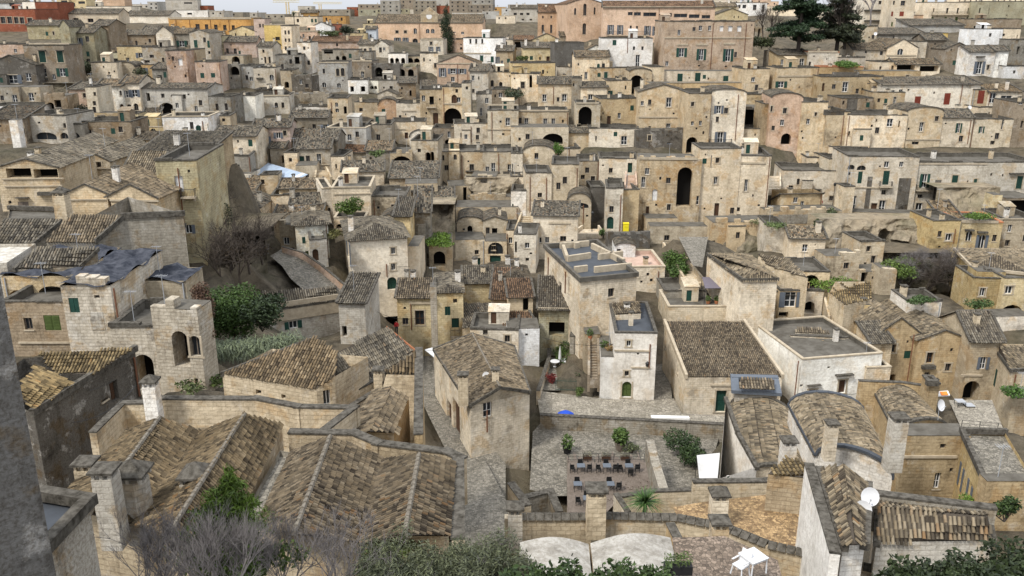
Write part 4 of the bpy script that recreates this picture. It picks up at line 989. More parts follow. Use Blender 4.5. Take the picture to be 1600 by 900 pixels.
# ============================================================ upper centre left
T(1, 0)
H(-6, 62, 118, 240, 'f', 'pk', 'd 20 150 30 172|d 40 150 50 172', 'dusty pink house left of the bright yellow house', D=8, mat='plaster')
H(60, 168, 158, 302, 'f', 'yb', 'd 122 230 148 252', 'bright yellow cube house with one small window', D=9, mat='plaster', cop=2)
H(166, 232, 162, 330, 'f', 'lc', 'd 178 190 188 215|d 200 190 210 215|d 180 240 190 262|d 202 240 212 262|d 180 290 192 315|d 204 290 216 315', 'narrow cream house with six dark windows beside bright yellow cube', D=8, dz=-1)
H(230, 386, 195, 262, 'f', 'pk', 'd 263 225 282 252|d 330 225 342 250|c 230 190 386 198', 'pale salmon house with two windows above a white tower', D=8)
H(268, 352, 266, 440, 'f', 'wh', 'd 294 290 308 312|d 294 335 308 358|d 320 378 336 406|d 292 380 304 404', 'tall white tower house with scattered small windows', D=6)
H(355, 472, 165, 218, 'g', 'wh', '', 'white gabled house on the upper slope beside a pink one', yr=138, D=9, mat='plaster')
H(470, 532, 152, 212, 'f', 'rd', '', 'small red plaster house beside the white gable', D=6, mat='plaster')
H(183, 386, 105, 155, 'f', 'lc', 'g 345 118 356 140|g 368 118 379 140|d 255 118 268 140', 'pale house with two green shutters behind a palm tree', D=8, mat='plaster')
H(280, 382, 80, 104, 'e', 'og', '', 'orange upper storey above the pale green shuttered house', dz=15, mat='plaster')
H(405, 562, 100, 146, 'f', 'og', 'd 435 110 445 130|d 530 110 540 130', 'low orange house on the centre left skyline', dz=20, mat='plaster')
H(345, 648, 262, 312, 's', 'pk', 'd 500 270 512 290', 'long pale pink house with red tiled shed roof', rc='tr', D=8)
H(590, 692, 208, 255, 'f', 'ye', '', 'small pale yellow house left of the big ochre hospital palace', D=8)
H(690, 754, 182, 255, 'e', 'bl', 'd 712 215 722 235', 'white and pale blue house tucked against the ochre palace', D=6, mat='plaster')
H(670, 762, 148, 186, 'f', 'ye', 'd 690 158 700 172', 'lemon yellow house behind the pale blue one', dz=14, mat='plaster')
R_ = H(755, 1418, 140, 318, 'e', 'sa', 's 872 190 890 208|s 925 190 942 208|k+ 874 236 894 272|k+ 926 236 944 272|w^ 985 176 1005 210|w^ 1062 180 1084 208|w^ 1094 180 1116 208|w 1230 198 1248 215|w 1282 198 1300 215|c 755 138 1418 146|c 755 270 980 276|s^ 980 240 1010 290|p 1022 148 1027 310', 'huge orange ochre palace with clock gable on the skyline', D=16, rh=3, mat='plaster', rc='tt', Z=330, name='palace', cat='palace')
def clock_gable(R):
    m = MB(); p = on_roof(R, .503, .02, 0); t_ = Vector(R['_t']); n_ = Vector(R['_n']); w_, h_ = 6.5, 4.2
    L = lambda u, k, v: p + t_*u - n_*k + Z3*v
    rbox(m, L, -w_/2, w_/2, -.3, 1.2, -1, h_*.66)
    for k in (0, 1): m.poly([L(-w_/2-.4, -.4+1.8*k, h_*.66), L(w_/2+.4, -.4+1.8*k, h_*.66), L(0, -.4+1.8*k, h_+1.4)])
    m.poly([L(-w_/2-.4, -.4, h_*.66), L(0, -.4, h_+1.4), L(0, 1.4, h_+1.4), L(-w_/2-.4, 1.4, h_*.66)]); m.poly([L(w_/2+.4, -.4, h_*.66), L(0, -.4, h_+1.4), L(0, 1.4, h_+1.4), L(w_/2+.4, 1.4, h_*.66)])
    g = m.build('clock_gable', 'masonry', R, PAL['ta'])
    c = MB(); q = [L(1.05*math.cos(a), -.36, 2.2+1.05*math.sin(a)) for a in np.linspace(0, 2*math.pi, 20, endpoint=False)]; c.poly(q)
    f = c.build('clock_face', 'white', g)
clock_gable(R_)
H(744, 832, 282, 350, 'g', 'lc', 'd 770 296 786 328', 'small cream chapel with gable and dark slit window', yr=252, D=10, dz=-3)
H(644, 746, 278, 346, 'e', 'lc', 'd 674 303 690 328', 'cream house with one arched window left of the small chapel', D=8)
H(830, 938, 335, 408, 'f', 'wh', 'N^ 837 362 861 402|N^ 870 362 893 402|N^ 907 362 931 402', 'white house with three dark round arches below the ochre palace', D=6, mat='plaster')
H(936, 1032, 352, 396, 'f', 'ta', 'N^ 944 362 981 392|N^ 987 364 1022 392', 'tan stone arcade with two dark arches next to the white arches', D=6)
H(1028, 1172, 246, 335, 'f', 'lc', 'k 1086 292 1100 322|k 1132 292 1145 322|c 1028 240 1172 248', 'cream palazzo with two shuttered windows left of the cypress', D=9)
H(1028, 1140, 335, 436, 'f', 'lc', 'd 1045 360 1055 385', 'lower cream block at the foot of the cypress', D=6, dz=-2)
H(1170, 1300, 246, 320, 'f', 'pk', 'd 1275 295 1290 310', 'pale pink wall house right behind the cypress', D=8, dz=6)
H(1298, 1542, 238, 392, 'f', 'wh', 'd 1334 243 1346 272|d 1370 243 1382 272|d 1408 243 1420 272|g 1400 346 1420 388|g 1467 352 1486 390|c 1298 330 1470 336', 'large bluish white house with three windows and two green doors', D=9, mat='plaster')
H(1540, 1606, 248, 320, 'f', 'lc', 'd 1560 260 1570 285', 'narrow cream house right of the large bluish white house', D=8)
H(1134, 1398, 398, 520, 'g', 'sa', 'k+ 1155 426 1177 480|k+ 1215 428 1246 462|k+ 1272 430 1300 462|w 1218 480 1242 512|p 1258 400 1262 515|c 1134 392 1398 400', 'salmon orange gabled house with three white framed windows', yr=346, D=11, rc='to', mat='plaster')
H(1500, 1606, 318, 420, 'e', 'ta', 'k 1503 355 1516 415', 'tan house with tiled roof on the upper centre slope', D=8)
H(1448, 1606, 452, 565, 'f', 'lc', 'd^ 1467 500 1486 542|d^ 1520 512 1540 556', 'pale cream house with two dark arched doors, centre top', D=7)
H(415, 648, 312, 385, 'f', 'gr', 'X 425 310 480 336|N^ 500 350 520 384|N^ 537 348 564 384', 'grey house with dark awning and two small arches', D=7)
H(645, 722, 325, 400, 'f', 'gr', '', 'grey buttressed house left of the white arches', D=6, mat='rubble')
H(392, 578, 392, 552, 'f', 'lg', 's^ 502 428 520 475|s^ 532 425 552 475|w^ 414 515 438 546|w^ 506 520 530 549|c 392 386 578 394|d 418 430 430 460', 'grey stone palace with paired arched windows, centre left', D=9)
H(578, 724, 384, 492, 'f', 'br', 'w+ 588 446 605 482|w+ 657 446 676 484|c 578 484 724 492|c 578 376 724 384', 'brownish stone house with two white framed windows and heavy cornice', D=8)
H(578, 702, 500, 575, 'f', 'wh', 'N 590 540 611 574|N 655 540 681 574', 'white house with two dark awning doors below the brownish house', D=6)
H(704, 766, 502, 565, 'f', 'wh', 'N^ 712 536 735 558|N^ 738 536 756 558', 'small white house with twin arches', D=5)
H(768, 898, 502, 585, 'f', 'lg', 'd 835 538 854 560', 'pale grey block with one small dark window, upper centre', D=7)
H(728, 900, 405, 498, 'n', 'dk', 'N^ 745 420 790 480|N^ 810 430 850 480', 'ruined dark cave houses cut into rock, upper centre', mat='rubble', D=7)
H(890, 1010, 425, 500, 'n', 'br', 'N^ 895 432 930 478|N^ 950 432 985 478', 'ruined tufa cave house with two dark vaults, upper centre', mat='rubble', D=6)
H(895, 1000, 520, 610, 's', 'br', 'X 960 565 972 600|d 905 545 918 560', 'tumbledown brown stone house with a narrow door', mat='rubble', D=6)
H(-6, 132, 425, 550, 'f', 'lg', 'w^ 86 466 110 502|p 122 430 126 545|j 5 485 45 495', 'pale grey house with an oval window and plants, centre left', D=7)
H(128, 292, 345, 475, 'f', 'gr', 'd 210 370 224 400|X 244 355 270 400|d 160 440 172 465', 'dark grey stone house with a wooden door below the bright yellow cube', D=7, mat='rubble')
H(160, 236, 440, 560, 'f', 'ta', 'N^ 180 510 205 550|d 215 420 225 450', 'slim tan house with arched doorway, centre left', D=6)
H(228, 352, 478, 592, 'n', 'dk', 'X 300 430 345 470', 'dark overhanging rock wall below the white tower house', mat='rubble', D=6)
H(22, 110, 290, 410, 'e', 'lg', 'd 40 310 52 330|d 54 355 62 395|d 80 355 90 395', 'grey house with two slit windows under the bright yellow cube', D=7)
H(-6, 212, 598, 695, 'f', 'lc', 'g 22 648 46 690|d^ 118 640 136 675|d 160 640 175 675|c 0 592 210 602|j 20 640 52 648', 'cream house with ornate cornice and a green shutter, centre left', D=7)
H(-6, 80, 560, 598, 'f', 'dk', 'N 4 566 70 594', 'dark rooftop loggia of the cream house with ornate cornice', D=5, dz=2)
H(98, 182, 580, 600, 'g', 'lc', 'd 140 570 146 582', 'small pediment gable on the cream house with ornate cornice', yr=552, D=4, dz=2)
H(250, 462, 668, 706, 'f', 'wh', 'N 262 678 312 700|d 330 682 345 692', 'long low white wall house with dark porch, centre left', D=5)
H(212, 460, 590, 660, 'n', 'gr', '', 'broad weathered grey terrace wall above the low white house', mat='rubble', D=5)
H(455, 582, 615, 775, 'f', 'cr', 'w^ 495 640 512 668|w^ 497 678 518 702|X 550 665 566 712|p 470 640 473 700', 'cream house front with two arched windows and tall slit', D=8)
H(222, 452, 735, 828, 'e', 'gr', 'd 284 795 300 822|d 355 776 373 826|k 420 778 444 816', 'long grey stone house with three windows, left of centre', D=7)
H(448, 692, 800, 905, 'f', 'lg', 'd 505 830 530 865', 'broad pale grey house with light coping, left of centre', D=9, cop=2)
H(690, 852, 780, 905, 'f', 'gr', 'd 705 850 720 870', 'grey stone house wall next to the broad pale grey house', D=8)
H(-6, 222, 795, 940, 'e', 'pk', 'k 45 852 75 905|k 126 828 152 866|d 10 860 22 905', 'faded red plaster house with dark shutters and balcony', D=7, dz=2)
H(90, 505, 880, 935, 'e', 'gr', '', 'low stone house with two long grey tile roofs', D=8, rh=1.8, dz=-1)
H(618, 764, 640, 705, 'f', 'ta', 'd 645 675 666 698|d 630 615 646 638', 'ochre tan stone house with one square window, centre slope', D=6)
H(764, 892, 660, 745, 'v', 'sa', 'X 790 640 800 660', 'eroded orange brown rock outcrop with ruined walls', mat='rubble', D=6, rh=1.5)
H(760, 880, 590, 650, 'g', 'lg', 'N^ 800 625 830 645', 'small grey ruin with gable behind the orange brown rock', yr=565, D=6, mat='rubble')
H(880, 1032, 645, 765, 'f', 'lc', 'd 893 720 908 752|d 928 735 936 748|d 988 725 998 745|c 910 690 1000 696', 'upper storey of a cream cubic house with tiny windows', D=6)
H(848, 1062, 760, 875, 'f', 'lc', 'B 930 828 950 868|B 975 835 1002 860|c 880 805 935 810', 'lower storey of the cream cubic house with brown door', D=6)
H(1030, 1172, 560, 785, 'f', 'ta', 'X 1085 602 1111 655|b 1064 645 1126 668|B 1108 706 1138 780|d 1060 700 1069 716', 'tall tufa house with iron balcony and brown door', D=9)
H(1170, 1295, 545, 795, 'f', 'cr', 'N^ 1172 676 1284 796|d 1246 556 1262 580|B^ 1222 592 1256 645|w 1255 608 1278 640|c 1170 645 1290 652', 'cream house with a great round porch arch, centre slope', D=9, dz=-.5)
H(1032, 1195, 545, 562, 's', 'lg', '', 'rooftop of slate blue sheets on the tall tufa house', rc='tg', D=7, dz=4)
H(1338, 1452, 445, 610, 'e', 'lg', 'd 1388 478 1396 498|p 1322 450 1327 620', 'pale stone house with copper pipe right of the salmon gabled house', D=9)
H(1290, 1345, 520, 800, 'f', 'cr', 'd 1310 540 1325 560|d 1300 700 1308 725', 'narrow cream house between porch arch house and pale stone house', D=7)
H(1378, 1475, 590, 760, 'f', 'lg', 'w 1400 675 1414 725|d 1440 710 1450 740', 'small pale house with railing left of the tan palazzo', D=7)
H(1240, 1452, 772, 905, 'f', 'lc', 'd 1278 830 1284 860|p 1343 790 1347 890', 'cream retaining house with rusty streaks, centre', D=7)
H(1448, 1640, 690, 905, 'f', 'cr', 'w+ 1560 736 1588 786|d 1538 832 1553 846|c 1448 650 1640 660|c 1440 805 1640 812|p 1473 700 1476 880', 'left corner wing of the honey coloured palazzo with blue window', D=10)
H(1470, 1640, 560, 660, 'f', 'br', 'd 1490 590 1500 610', 'weathered dark roof terrace above the honey coloured palazzo', D=7, mat='rubble')
H(960, 1110, 860, 905, 'v', 'lc', '', 'cream vaulted roof house below the brown door', D=8, rh=1.6)
H(1105, 1245, 800, 905, 'f', 'br', 'N^ 1180 870 1230 905|d 1125 850 1150 880', 'brownish shaded stone house with turquoise chairs terrace', D=6)
# ============================================================ upper centre right
T(2, 0)
R_ = H(345, 566, 22, 248, 'g', 'sa', 'd^ 388 50 402 92|d^ 445 22 467 96|d^ 510 46 523 90|d^ 440 145 464 214|d 485 255 502 278', 'peach church front with gable and tall arched windows on the skyline', yr=-14, D=30, rc='tr', mat='plaster', name='church', cat='church')
H(564, 1258, 46, 238, 'e', 'sa', 'd 724 75 755 96|d 762 76 806 98|d 820 78 902 102|d 920 82 1000 105|d 1012 86 1096 109|d 1105 90 1173 113|d 1185 94 1240 116|k 605 156 627 216|k 665 157 686 216|d 735 160 749 196|d 774 162 788 198|k 835 162 858 220|k 885 165 906 222|b 590 195 850 220|p 914 50 918 230|c 566 40 1256 46', 'long peach convent wing with red roof and ribbon windows', yr=2, D=14, rc='tr', mat='plaster', name='convent', cat='convent')
H(160, 348, 76, 220, 'e', 'sa', 'd 185 155 200 206|d 238 155 252 206|d 188 98 198 115|d 240 98 250 115|d 313 92 325 120|d 313 150 325 195', 'square peach wing with dark red hipped roof left of the church front', yr=22, D=14, rc='tr', mat='plaster')
H(1210, 1400, 40, 105, 'e', 'ye', '', 'yellow house with pale roof behind the long peach convent', dz=25, mat='plaster', rc='tl')
H(1270, 1472, 92, 128, 'g', 'ye', 'd 1385 100 1393 114|d 1412 100 1420 114', 'yellow gabled house above the brown palazzo', yr=54, D=8, dz=6, mat='plaster')
H(1400, 1590, 18, 90, 'f', 'wh', 'd 1412 30 1430 52|d 1440 30 1465 52|d 1505 30 1530 62|d 1560 30 1580 75', 'white modern apartment block with dark balconies at skyline centre right', dz=30, mat='plaster')
H(1485, 1605, 130, 240, 'n', 'gr', 'N^ 1468 175 1490 200|N^ 1500 175 1522 225|N^ 1535 178 1555 228', 'grey wall with arches under the dark cedar trees', D=4, dz=8, mat='rubble')
H(945, 1492, 135, 445, 'f', 'pb', 'w 1166 160 1190 192|w 1225 160 1246 192|W 1296 162 1323 196|W 1350 162 1379 196|W 1407 162 1436 198|G 1042 300 1078 356|G 1166 306 1200 376|G 1332 306 1370 384|c 1030 274 1100 284|c 1150 272 1222 284|c 1322 266 1392 278|c 945 232 1492 240|d 1162 406 1177 416|d 1330 410 1345 420|p 1246 145 1251 430|p 1452 145 1457 430|P 945 120 948 122', 'big brown tufa palazzo with three pairs of green shutters', D=14, name='palazzo', cat='palazzo')
H(938, 1448, 445, 525, 'n', 'lc', 'g 1032 460 1068 512|g 1142 455 1180 516|g 1318 474 1354 518|d 1104 482 1112 492|d 1222 485 1232 498|d 1413 480 1422 496', 'cream ground storey with three green doors under the brown palazzo', D=5, dz=-1.5)
H(945, 1096, 160, 205, 'f', 'rd', 'X 952 165 1090 198', 'rust coloured glazed roof room beside the brown palazzo', dz=-3, D=6, mat='plaster')
H(1438, 1600, 432, 585, 'f', 'cr', 'w 1494 482 1521 512|d 1460 240 1475 250', 'plain cream house with one white window right of the brown palazzo', D=8)
H(860, 1438, 520, 585, 'n', 'oc', 'c 985 508 1435 516', 'yellow ochre lattice terrace wall below the brown palazzo', D=5, dz=-3)
H(782, 1088, 575, 818, 'g', 'cr', 'd 850 622 872 656|w+ 962 610 998 670|w+ 962 772 990 816|d 852 788 868 812|c 790 728 1080 736', 'honey stained gabled house with two white windows, centre right', yr=532, D=10)
H(775, 1080, 820, 905, 'n', 'dk', 'd 968 890 990 905', 'black stained wall base under the honey stained gabled house', D=5, dz=-1, mat='rubble')
H(1084, 1222, 585, 960, 'f', 'ta', 'd+ 1118 637 1140 665|N^ 1080 856 1162 960|w 1118 758 1138 785|w 1168 755 1188 785|d 1190 820 1203 840', 'recessed brown stone house over a dark passage arch', D=9, dz=1)
H(1218, 1442, 582, 900, 'v', 'lc', 'k 1276 660 1309 710|k+ 1282 825 1322 892|c 1238 750 1250 890|b 1230 870 1370 895|p 1234 600 1239 890|p 1402 590 1407 880', 'tall cream vaulted house with blind arch and dark shutters', yr=556, D=10, dz=-.5)
H(1438, 1606, 590, 675, 'f', 'oc', '', 'stained ochre parapet wall right of the tall cream vaulted house', D=4, dz=2)
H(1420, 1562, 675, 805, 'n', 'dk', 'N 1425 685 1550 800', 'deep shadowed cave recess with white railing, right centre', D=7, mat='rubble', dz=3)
H(1390, 1560, 805, 875, 'f', 'cr', 'd 1515 835 1525 850', 'low cream terrace below the shadowed cave recess', D=5)
H(1555, 1640, 650, 880, 'f', 'ta', '', 'tufa pier wall right of the cave recess', D=6, mat='rubble')
H(-6, 162, 52, 132, 'e', 'lg', 'd 10 80 30 95|d 50 80 70 95|d 90 80 110 95|d 10 118 26 128|d 60 118 76 128|d 110 118 126 128', 'pale grey modern block on the skyline left of the peach church', dz=40, mat='plaster')
H(8, 138, 250, 305, 's', 'br', 'X 15 262 130 298', 'brown roof shelter with dark open front left of grey block', D=6, rc='tr')
H(128, 302, 250, 300, 'g', 'ye', 'd 232 262 240 272', 'small yellow gable left of the grey concrete block', yr=210, D=8, dz=3)
H(66, 270, 300, 395, 's', 'ye', 'd 80 350 100 375|B 215 352 236 388|d 170 355 180 375', 'yellow house with sloping roofline and small brown door, upper centre', D=7, dz=1)
H(266, 448, 268, 420, 'f', 'dk', '', 'blank grey cement block wall, upper centre', D=8, mat='plaster')
H(300, 445, 225, 262, 'e', 'gr', '', 'small grey tiled house in front of peach church', D=7, rc='tt')
H(-6, 268, 395, 555, 'f', 'ye', 'd 187 436 201 463|d 148 466 157 492', 'broad pale yellow house with stepped parapet, upper centre', D=8)
H(-6, 168, 462, 580, 'f', 'lc', 'd+ 55 512 79 553|X 108 470 126 548', 'pale cream house with framed window and dark slot door, upper centre', D=6, dz=-3)
H(285, 395, 420, 470, 'f', 'lg', '', 'pale planted terrace house left of grey glass veranda', D=5)
H(550, 872, 240, 442, 'f', 'wh', 'g 628 250 653 283|d 755 290 770 313|d 808 290 823 313|w 770 342 800 430|p 720 240 724 330', 'bright white house with tall double window below the peach convent', D=9, mat='plaster')
H(450, 602, 322, 350, 'g', 'wh', '', 'white gabled roof house left of the bright white house', yr=282, D=9, rc='tt')
H(392, 605, 355, 515, 'e', 'lc', 'd 410 395 420 410|w 452 450 473 495|d 500 420 510 440', 'cream house with pale tiled roof and glass veranda', D=8, rc='tt')
H(600, 735, 330, 430, 'e', 'gr', 'd 660 345 670 360|g 713 380 725 400', 'small grey house with tile roof left of white double window house', D=7)
H(488, 742, 425, 505, 'f', 'ta', 'g+ 575 450 598 490', 'tan stone house with single green shutter and broken parapet', D=7, mat='rubble')
H(590, 745, 505, 615, 'f', 'cr', 'g 598 567 630 612|d 705 535 716 560', 'cream block with one green shuttered window, centre', D=7)
H(430, 592, 545, 655, 'e', 'lc', 'w+ 476 590 505 624', 'cream house with grey roof and single white window, centre', D=7, yr=515)
H(728, 868, 450, 585, 'v', 'ta', 'N^ 735 470 822 590', 'tufa house with a big arched porch and orange gate', D=8, rh=.8)
H(860, 945, 420, 570, 'f', 'cr', 'X 870 500 882 560', 'narrow cream house left of the brown palazzo', D=8)
H(162, 375, 525, 660, 'e', 'lc', 'w+ 190 590 215 635|w+ 312 588 342 633|p 257 540 261 650', 'white cream house with two framed windows and grey tiled roof, centre', yr=484, D=8)
H(372, 434, 488, 660, 'f', 'gr', 'd 380 520 390 540', 'grey stone tower attached to the white cream house', D=5, dz=-.5)
H(398, 548, 650, 845, 'f', 'cr', 'N^ 414 666 502 790|X 405 776 430 838|B 476 792 510 820|c 400 640 545 648', 'cream house with big round arch over a stairway, centre', D=8)
H(545, 785, 618, 780, 'f', 'oc', 'B 593 725 619 780|w 660 705 681 740|X 545 725 560 755', 'ochre tinged house with brown door and white window, centre', D=8)
H(-6, 352, 700, 795, 'f', 'cr', 'w+ 78 738 102 786|w+ 195 740 220 778|w+ 246 740 270 778|d 312 748 324 768|c 0 686 352 696|c -6 786 300 793', 'honey palazzo upper storey with three white windows, centre', D=10)
H(-6, 352, 796, 905, 'n', 'cr', 'N^ 190 834 320 905|d 40 860 55 880', 'honey palazzo lower storey with wide arch, centre', D=6, dz=-2)
H(350, 480, 830, 905, 's', 'cr', '', 'stepped cream stair wall right of the honey palazzo', D=5)
H(478, 788, 805, 905, 'f', 'lc', 'w 680 850 720 905|d 520 850 530 880', 'pale cream house with one white door left of black stained wall', D=7)
# ============================================================ upper right
T(3, 0)
H(588, 757, -10, 155, 'f', 'lc', 'd 690 5 712 28|d 735 8 750 30|j 600 60 745 70|j 600 125 745 135', 'cream apartment wing with stacked balconies behind bare tree', dz=15, mat='plaster')
H(755, 902, -14, 168, 'f', 'lc', 'r 820 72 851 102|d 828 4 860 34|r 768 72 784 102|o 768 138 782 165|o 812 138 842 166|d 780 5 795 30', 'cream apartment block with red and orange shutters on right skyline', dz=8, mat='plaster')
H(884, 998, 96, 134, 'f', 'sa', '', 'low salmon wall between two apartment blocks', dz=8, mat='plaster')
H(895, 1004, 40, 96, 'f', 'lg', 'd 910 55 930 68', 'grey flat block in the gap on right skyline', dz=45, mat='plaster')
H(1000, 1308, 15, 136, 'f', 'lc', 'd 1112 50 1131 82|d 1178 50 1196 82|d 1245 50 1265 82|d 1030 52 1042 74|o 1018 106 1036 132|o 1100 106 1118 132|o 1168 106 1188 132|o 1238 106 1256 132|b 1020 74 1345 92', 'grey cream apartment house with long balcony and ochre shutters, right skyline', dz=6, mat='plaster', D=12)
H(1300, 1640, 10, 145, 'f', 'ol', 'd 1316 50 1331 84|d 1375 50 1385 90|d 1500 32 1510 44|d 1490 92 1498 100', 'big blank olive grey block at the top right corner', dz=4, mat='plaster', D=12)
H(884, 1222, 160, 190, 's', 'lg', '', 'long low building with slate blue roof sheets on the upper right', rc='tg', D=9)
H(540, 672, 165, 278, 'f', 'ta', 'd 576 173 607 190|p 572 200 576 275', 'plain brown square house below the bare tree, upper right', D=8)
H(668, 986, 215, 255, 's', 'gr', 'd 780 225 800 240', 'low grey house with flat dark roof, upper right', D=8, dz=3)
H(984, 1122, 208, 236, 'f', 'yb', 'g 1045 214 1092 234', 'bright yellow strip wall with green shutter, upper right', D=5, mat='plaster')
H(738, 928, 300, 380, 'g', 'lc', 'w^ 806 304 848 346|c 740 342 926 350', 'cream chapel with half moon window under its gable, upper right', yr=246, D=16, mat='plaster', rc='tt', name='chapel', cat='chapel')
H(528, 740, 312, 380, 'e', 'lc', 'd 698 320 721 345|d 605 318 620 332', 'cream wing with tiled roof left of the half moon window chapel', D=9, rc='tt', dz=1)
H(926, 980, 262, 378, 'f', 'lg', '', 'blank grey side wall right of the half moon window chapel', D=9)
H(975, 1100, 250, 375, 'e', 'br', '', 'brown ruinous house between chapel and white block', D=8, mat='rubble')
H(1095, 1255, 305, 415, 'g', 'br', 'g 1152 378 1190 406|d 1140 305 1152 318', 'brown gabled house with small green shutter, upper right', yr=268, D=9)
H(1270, 1452, 182, 300, 'f', 'wh', 'd 1380 208 1400 230', 'plain white cube house on the upper right', D=8, mat='plaster')
H(1450, 1562, 180, 300, 'f', 'lc', 'd 1465 210 1483 226|d 1552 218 1562 240', 'pale house wall attached to the plain white cube', D=8, mat='plaster')
H(1278, 1580, 120, 178, 'f', 'br', 'X 1285 162 1390 176', 'brown stone house with long dark slot above the white cube', D=8, dz=6)
H(1540, 1640, 250, 400, 'f', 'gr', 'X 1548 290 1575 340', 'shaded grey stone house at the right edge near the top', D=7, mat='rubble')
H(1244, 1402, 325, 462, 'e', 'wh', 'k+ 1298 384 1344 462|j 1300 350 1352 358', 'white house with grand dark shuttered doorway, upper right', D=8)
H(1400, 1482, 318, 462, 'e', 'wh', 'd 1436 385 1450 435|g 1545 440 1555 460', 'whitewashed side wing with tall slit window, upper right', D=7, dz=.5)
H(1470, 1640, 415, 480, 'f', 'wh', 'd 1530 440 1550 460', 'low white terrace wall at the right edge', D=4)
H(798, 1072, 402, 450, 'e', 'lc', 'N 802 406 920 446|N 946 412 1068 448', 'long open shed with tiled roof and dark front, upper right', D=7, rc='tt')
H(685, 800, 388, 450, 'f', 'lc', 'd 695 415 712 435|X 768 410 788 445', 'small cream house left of the long open shed', D=6)
H(430, 600, 360, 420, 'f', 'lg', '', 'pale roof terrace house with white lattice, upper right', D=7)
H(250, 436, 328, 420, 'f', 'lc', 'd 250 386 270 412|c 250 318 436 328', 'pale cream house with saw tooth tile coping, upper right', D=7, cop=3)
H(60, 258, 345, 420, 's', 'oc', 'w+ 195 366 228 412', 'ochre house with slanted top and one white window, upper right', D=6)
H(-6, 248, 318, 410, 'n', 'gr', '', 'long rubble terrace wall under the dark cedar trees', D=5, dz=5, mat='rubble')
H(48, 305, 425, 575, 'f', 'ta', 'G 62 508 102 548|d 30 515 42 545|c 60 470 290 480', 'tan house with ornamental green shuttered balcony, right slope', D=7)
H(318, 590, 420, 480, 'f', 'oc', '', 'ochre roof garden wall with green plants', D=5, dz=1, cop=3)
H(318, 705, 480, 612, 'f', 'oc', 'w+ 462 512 503 574|d 583 550 597 567|B 335 520 356 570|P 398 450 572 482', 'ochre house front with one tall white window, right slope', D=7)
H(588, 945, 445, 535, 'n', 'oc', 'd 795 490 806 502', 'broad stained ochre wall behind the red shuttered house', D=5, dz=2)
H(698, 1310, 530, 668, 's', 'lc', 'r 912 602 958 662|r 1095 582 1144 654|p 1204 525 1210 650|c 698 524 930 530', 'long pale rose house with two red shuttered doors, right slope', D=7, rh=1.2)
H(1268, 1420, 562, 655, 'f', 'ta', 'r 1304 566 1358 648', 'tan house with one red door right of the long rose house', D=6, dz=-.6)
H(1370, 1575, 575, 655, 's', 'lc', 'w 1378 580 1430 645|w 1450 597 1528 646', 'glazed veranda house with tile roof and balustrade, right slope', D=6, rc='to', dz=-1)
H(638, 845, 578, 690, 'f', 'ta', 'w+ 778 605 803 666|d 683 615 704 640|c 640 686 845 692', 'tan house with tall white window left of red shuttered doors', D=7, dz=-1)
H(-6, 192, 612, 905, 'v', 'pk', 'd+ 5 662 31 698|d+ 92 675 119 710|N^ 78 834 148 905|d 205 816 218 828', 'pinkish vaulted house with dark passage arch, right slope', yr=580, D=10)
H(188, 348, 640, 905, 'f', 'cr', 'd 190 683 209 708|d+ 290 702 308 726|d 205 815 218 828', 'blank cream facade right of pinkish vaulted house', D=8, dz=.5)
H(344, 492, 700, 905, 'f', 'cr', 'd 345 742 362 766|w 325 858 356 900|P 345 684 480 720|p 462 720 466 900', 'cream house with patched grey parapet, right slope', D=8, dz=1)
H(455, 650, 615, 718, 'f', 'br', 'd 453 630 480 655|Pdk 485 618 562 716|d 610 620 622 630|d 612 690 632 716', 'brown terraced block with dark patched wall, right slope', D=7)
H(480, 850, 720, 905, 'f', 'lc', 'w 740 742 785 792|d 672 745 684 762|d 500 820 515 850|X 812 755 828 795', 'pale house with laundry line and white terrace door, right slope', D=8)
H(640, 845, 690, 790, 'f', 'lc', 'w 742 740 784 790|d 672 745 685 762', 'set back pale storey above the laundry terrace', D=6, dz=3)
H(840, 1070, 700, 905, 'v', 'cr', 'w+ 942 764 976 822|c 860 868 1080 876|d 898 885 945 905', 'honey cream vaulted house with one white window, right slope', yr=668, D=9)
H(1068, 1258, 735, 905, 'e', 'lc', 'G 1178 770 1206 830|p 1255 750 1259 900', 'cream house with open green shutters and tiled roof, right slope', D=8)
H(1256, 1510, 745, 905, 'f', 'cr', 'G 1322 790 1346 832|w 1455 740 1480 810|d 1388 880 1420 905', 'tan house with half open green shutters, right slope', D=8)
H(1505, 1660, 640, 905, 'f', 'br', 'd 1575 755 1600 800|w 1565 615 1600 655', 'brown house at the right edge with a single dark window', D=8)
H(1300, 1510, 670, 750, 'f', 'lc', '', 'roof terrace house with white balustrade near the right edge', D=6, dz=2)
# ============================================================ middle band
T(0, 1)
H(15, 400, 150, 400, 'g', 'cr', 'N 45 150 190 212|N 216 156 366 214|z 118 360 176 404|j 245 296 340 318|c 15 214 400 222|c 30 262 390 268|j 105 330 182 336', 'cream loggia house with two wide dark openings under a gable, left', yr=96, D=11, Z=104, rc='tg')
H(486, 706, 110, 245, 'g', 'cr', 'd+ 605 110 631 146|c 486 150 706 156|X 490 215 512 250', 'cream gabled house with one small window behind the loggia house', yr=54, D=14, Z=116, rc='tg')
H(205, 486, 78, 160, 'g', 'ta', '', 'wide tan gabled house with large grey tile roof, left', yr=28, D=16, Z=122, rc='tg')
H(870, 1290, 60, 110, 's', 'ta', '', 'low house with broad grey roof left of the mossy ochre wall', D=9, Z=118, rc='tg')
H(770, 980, 195, 240, 'e', 'gr', '', 'small dark house with grey barrel tiles, left', D=7, Z=104, rc='tl', rh=2.2)
H(428, 684, 312, 440, 'g', 'cr', 'd 545 282 560 297|c 430 345 684 352', 'left of two matching cream gables with tile roofs', yr=254, D=13, Z=92, rc='tt')
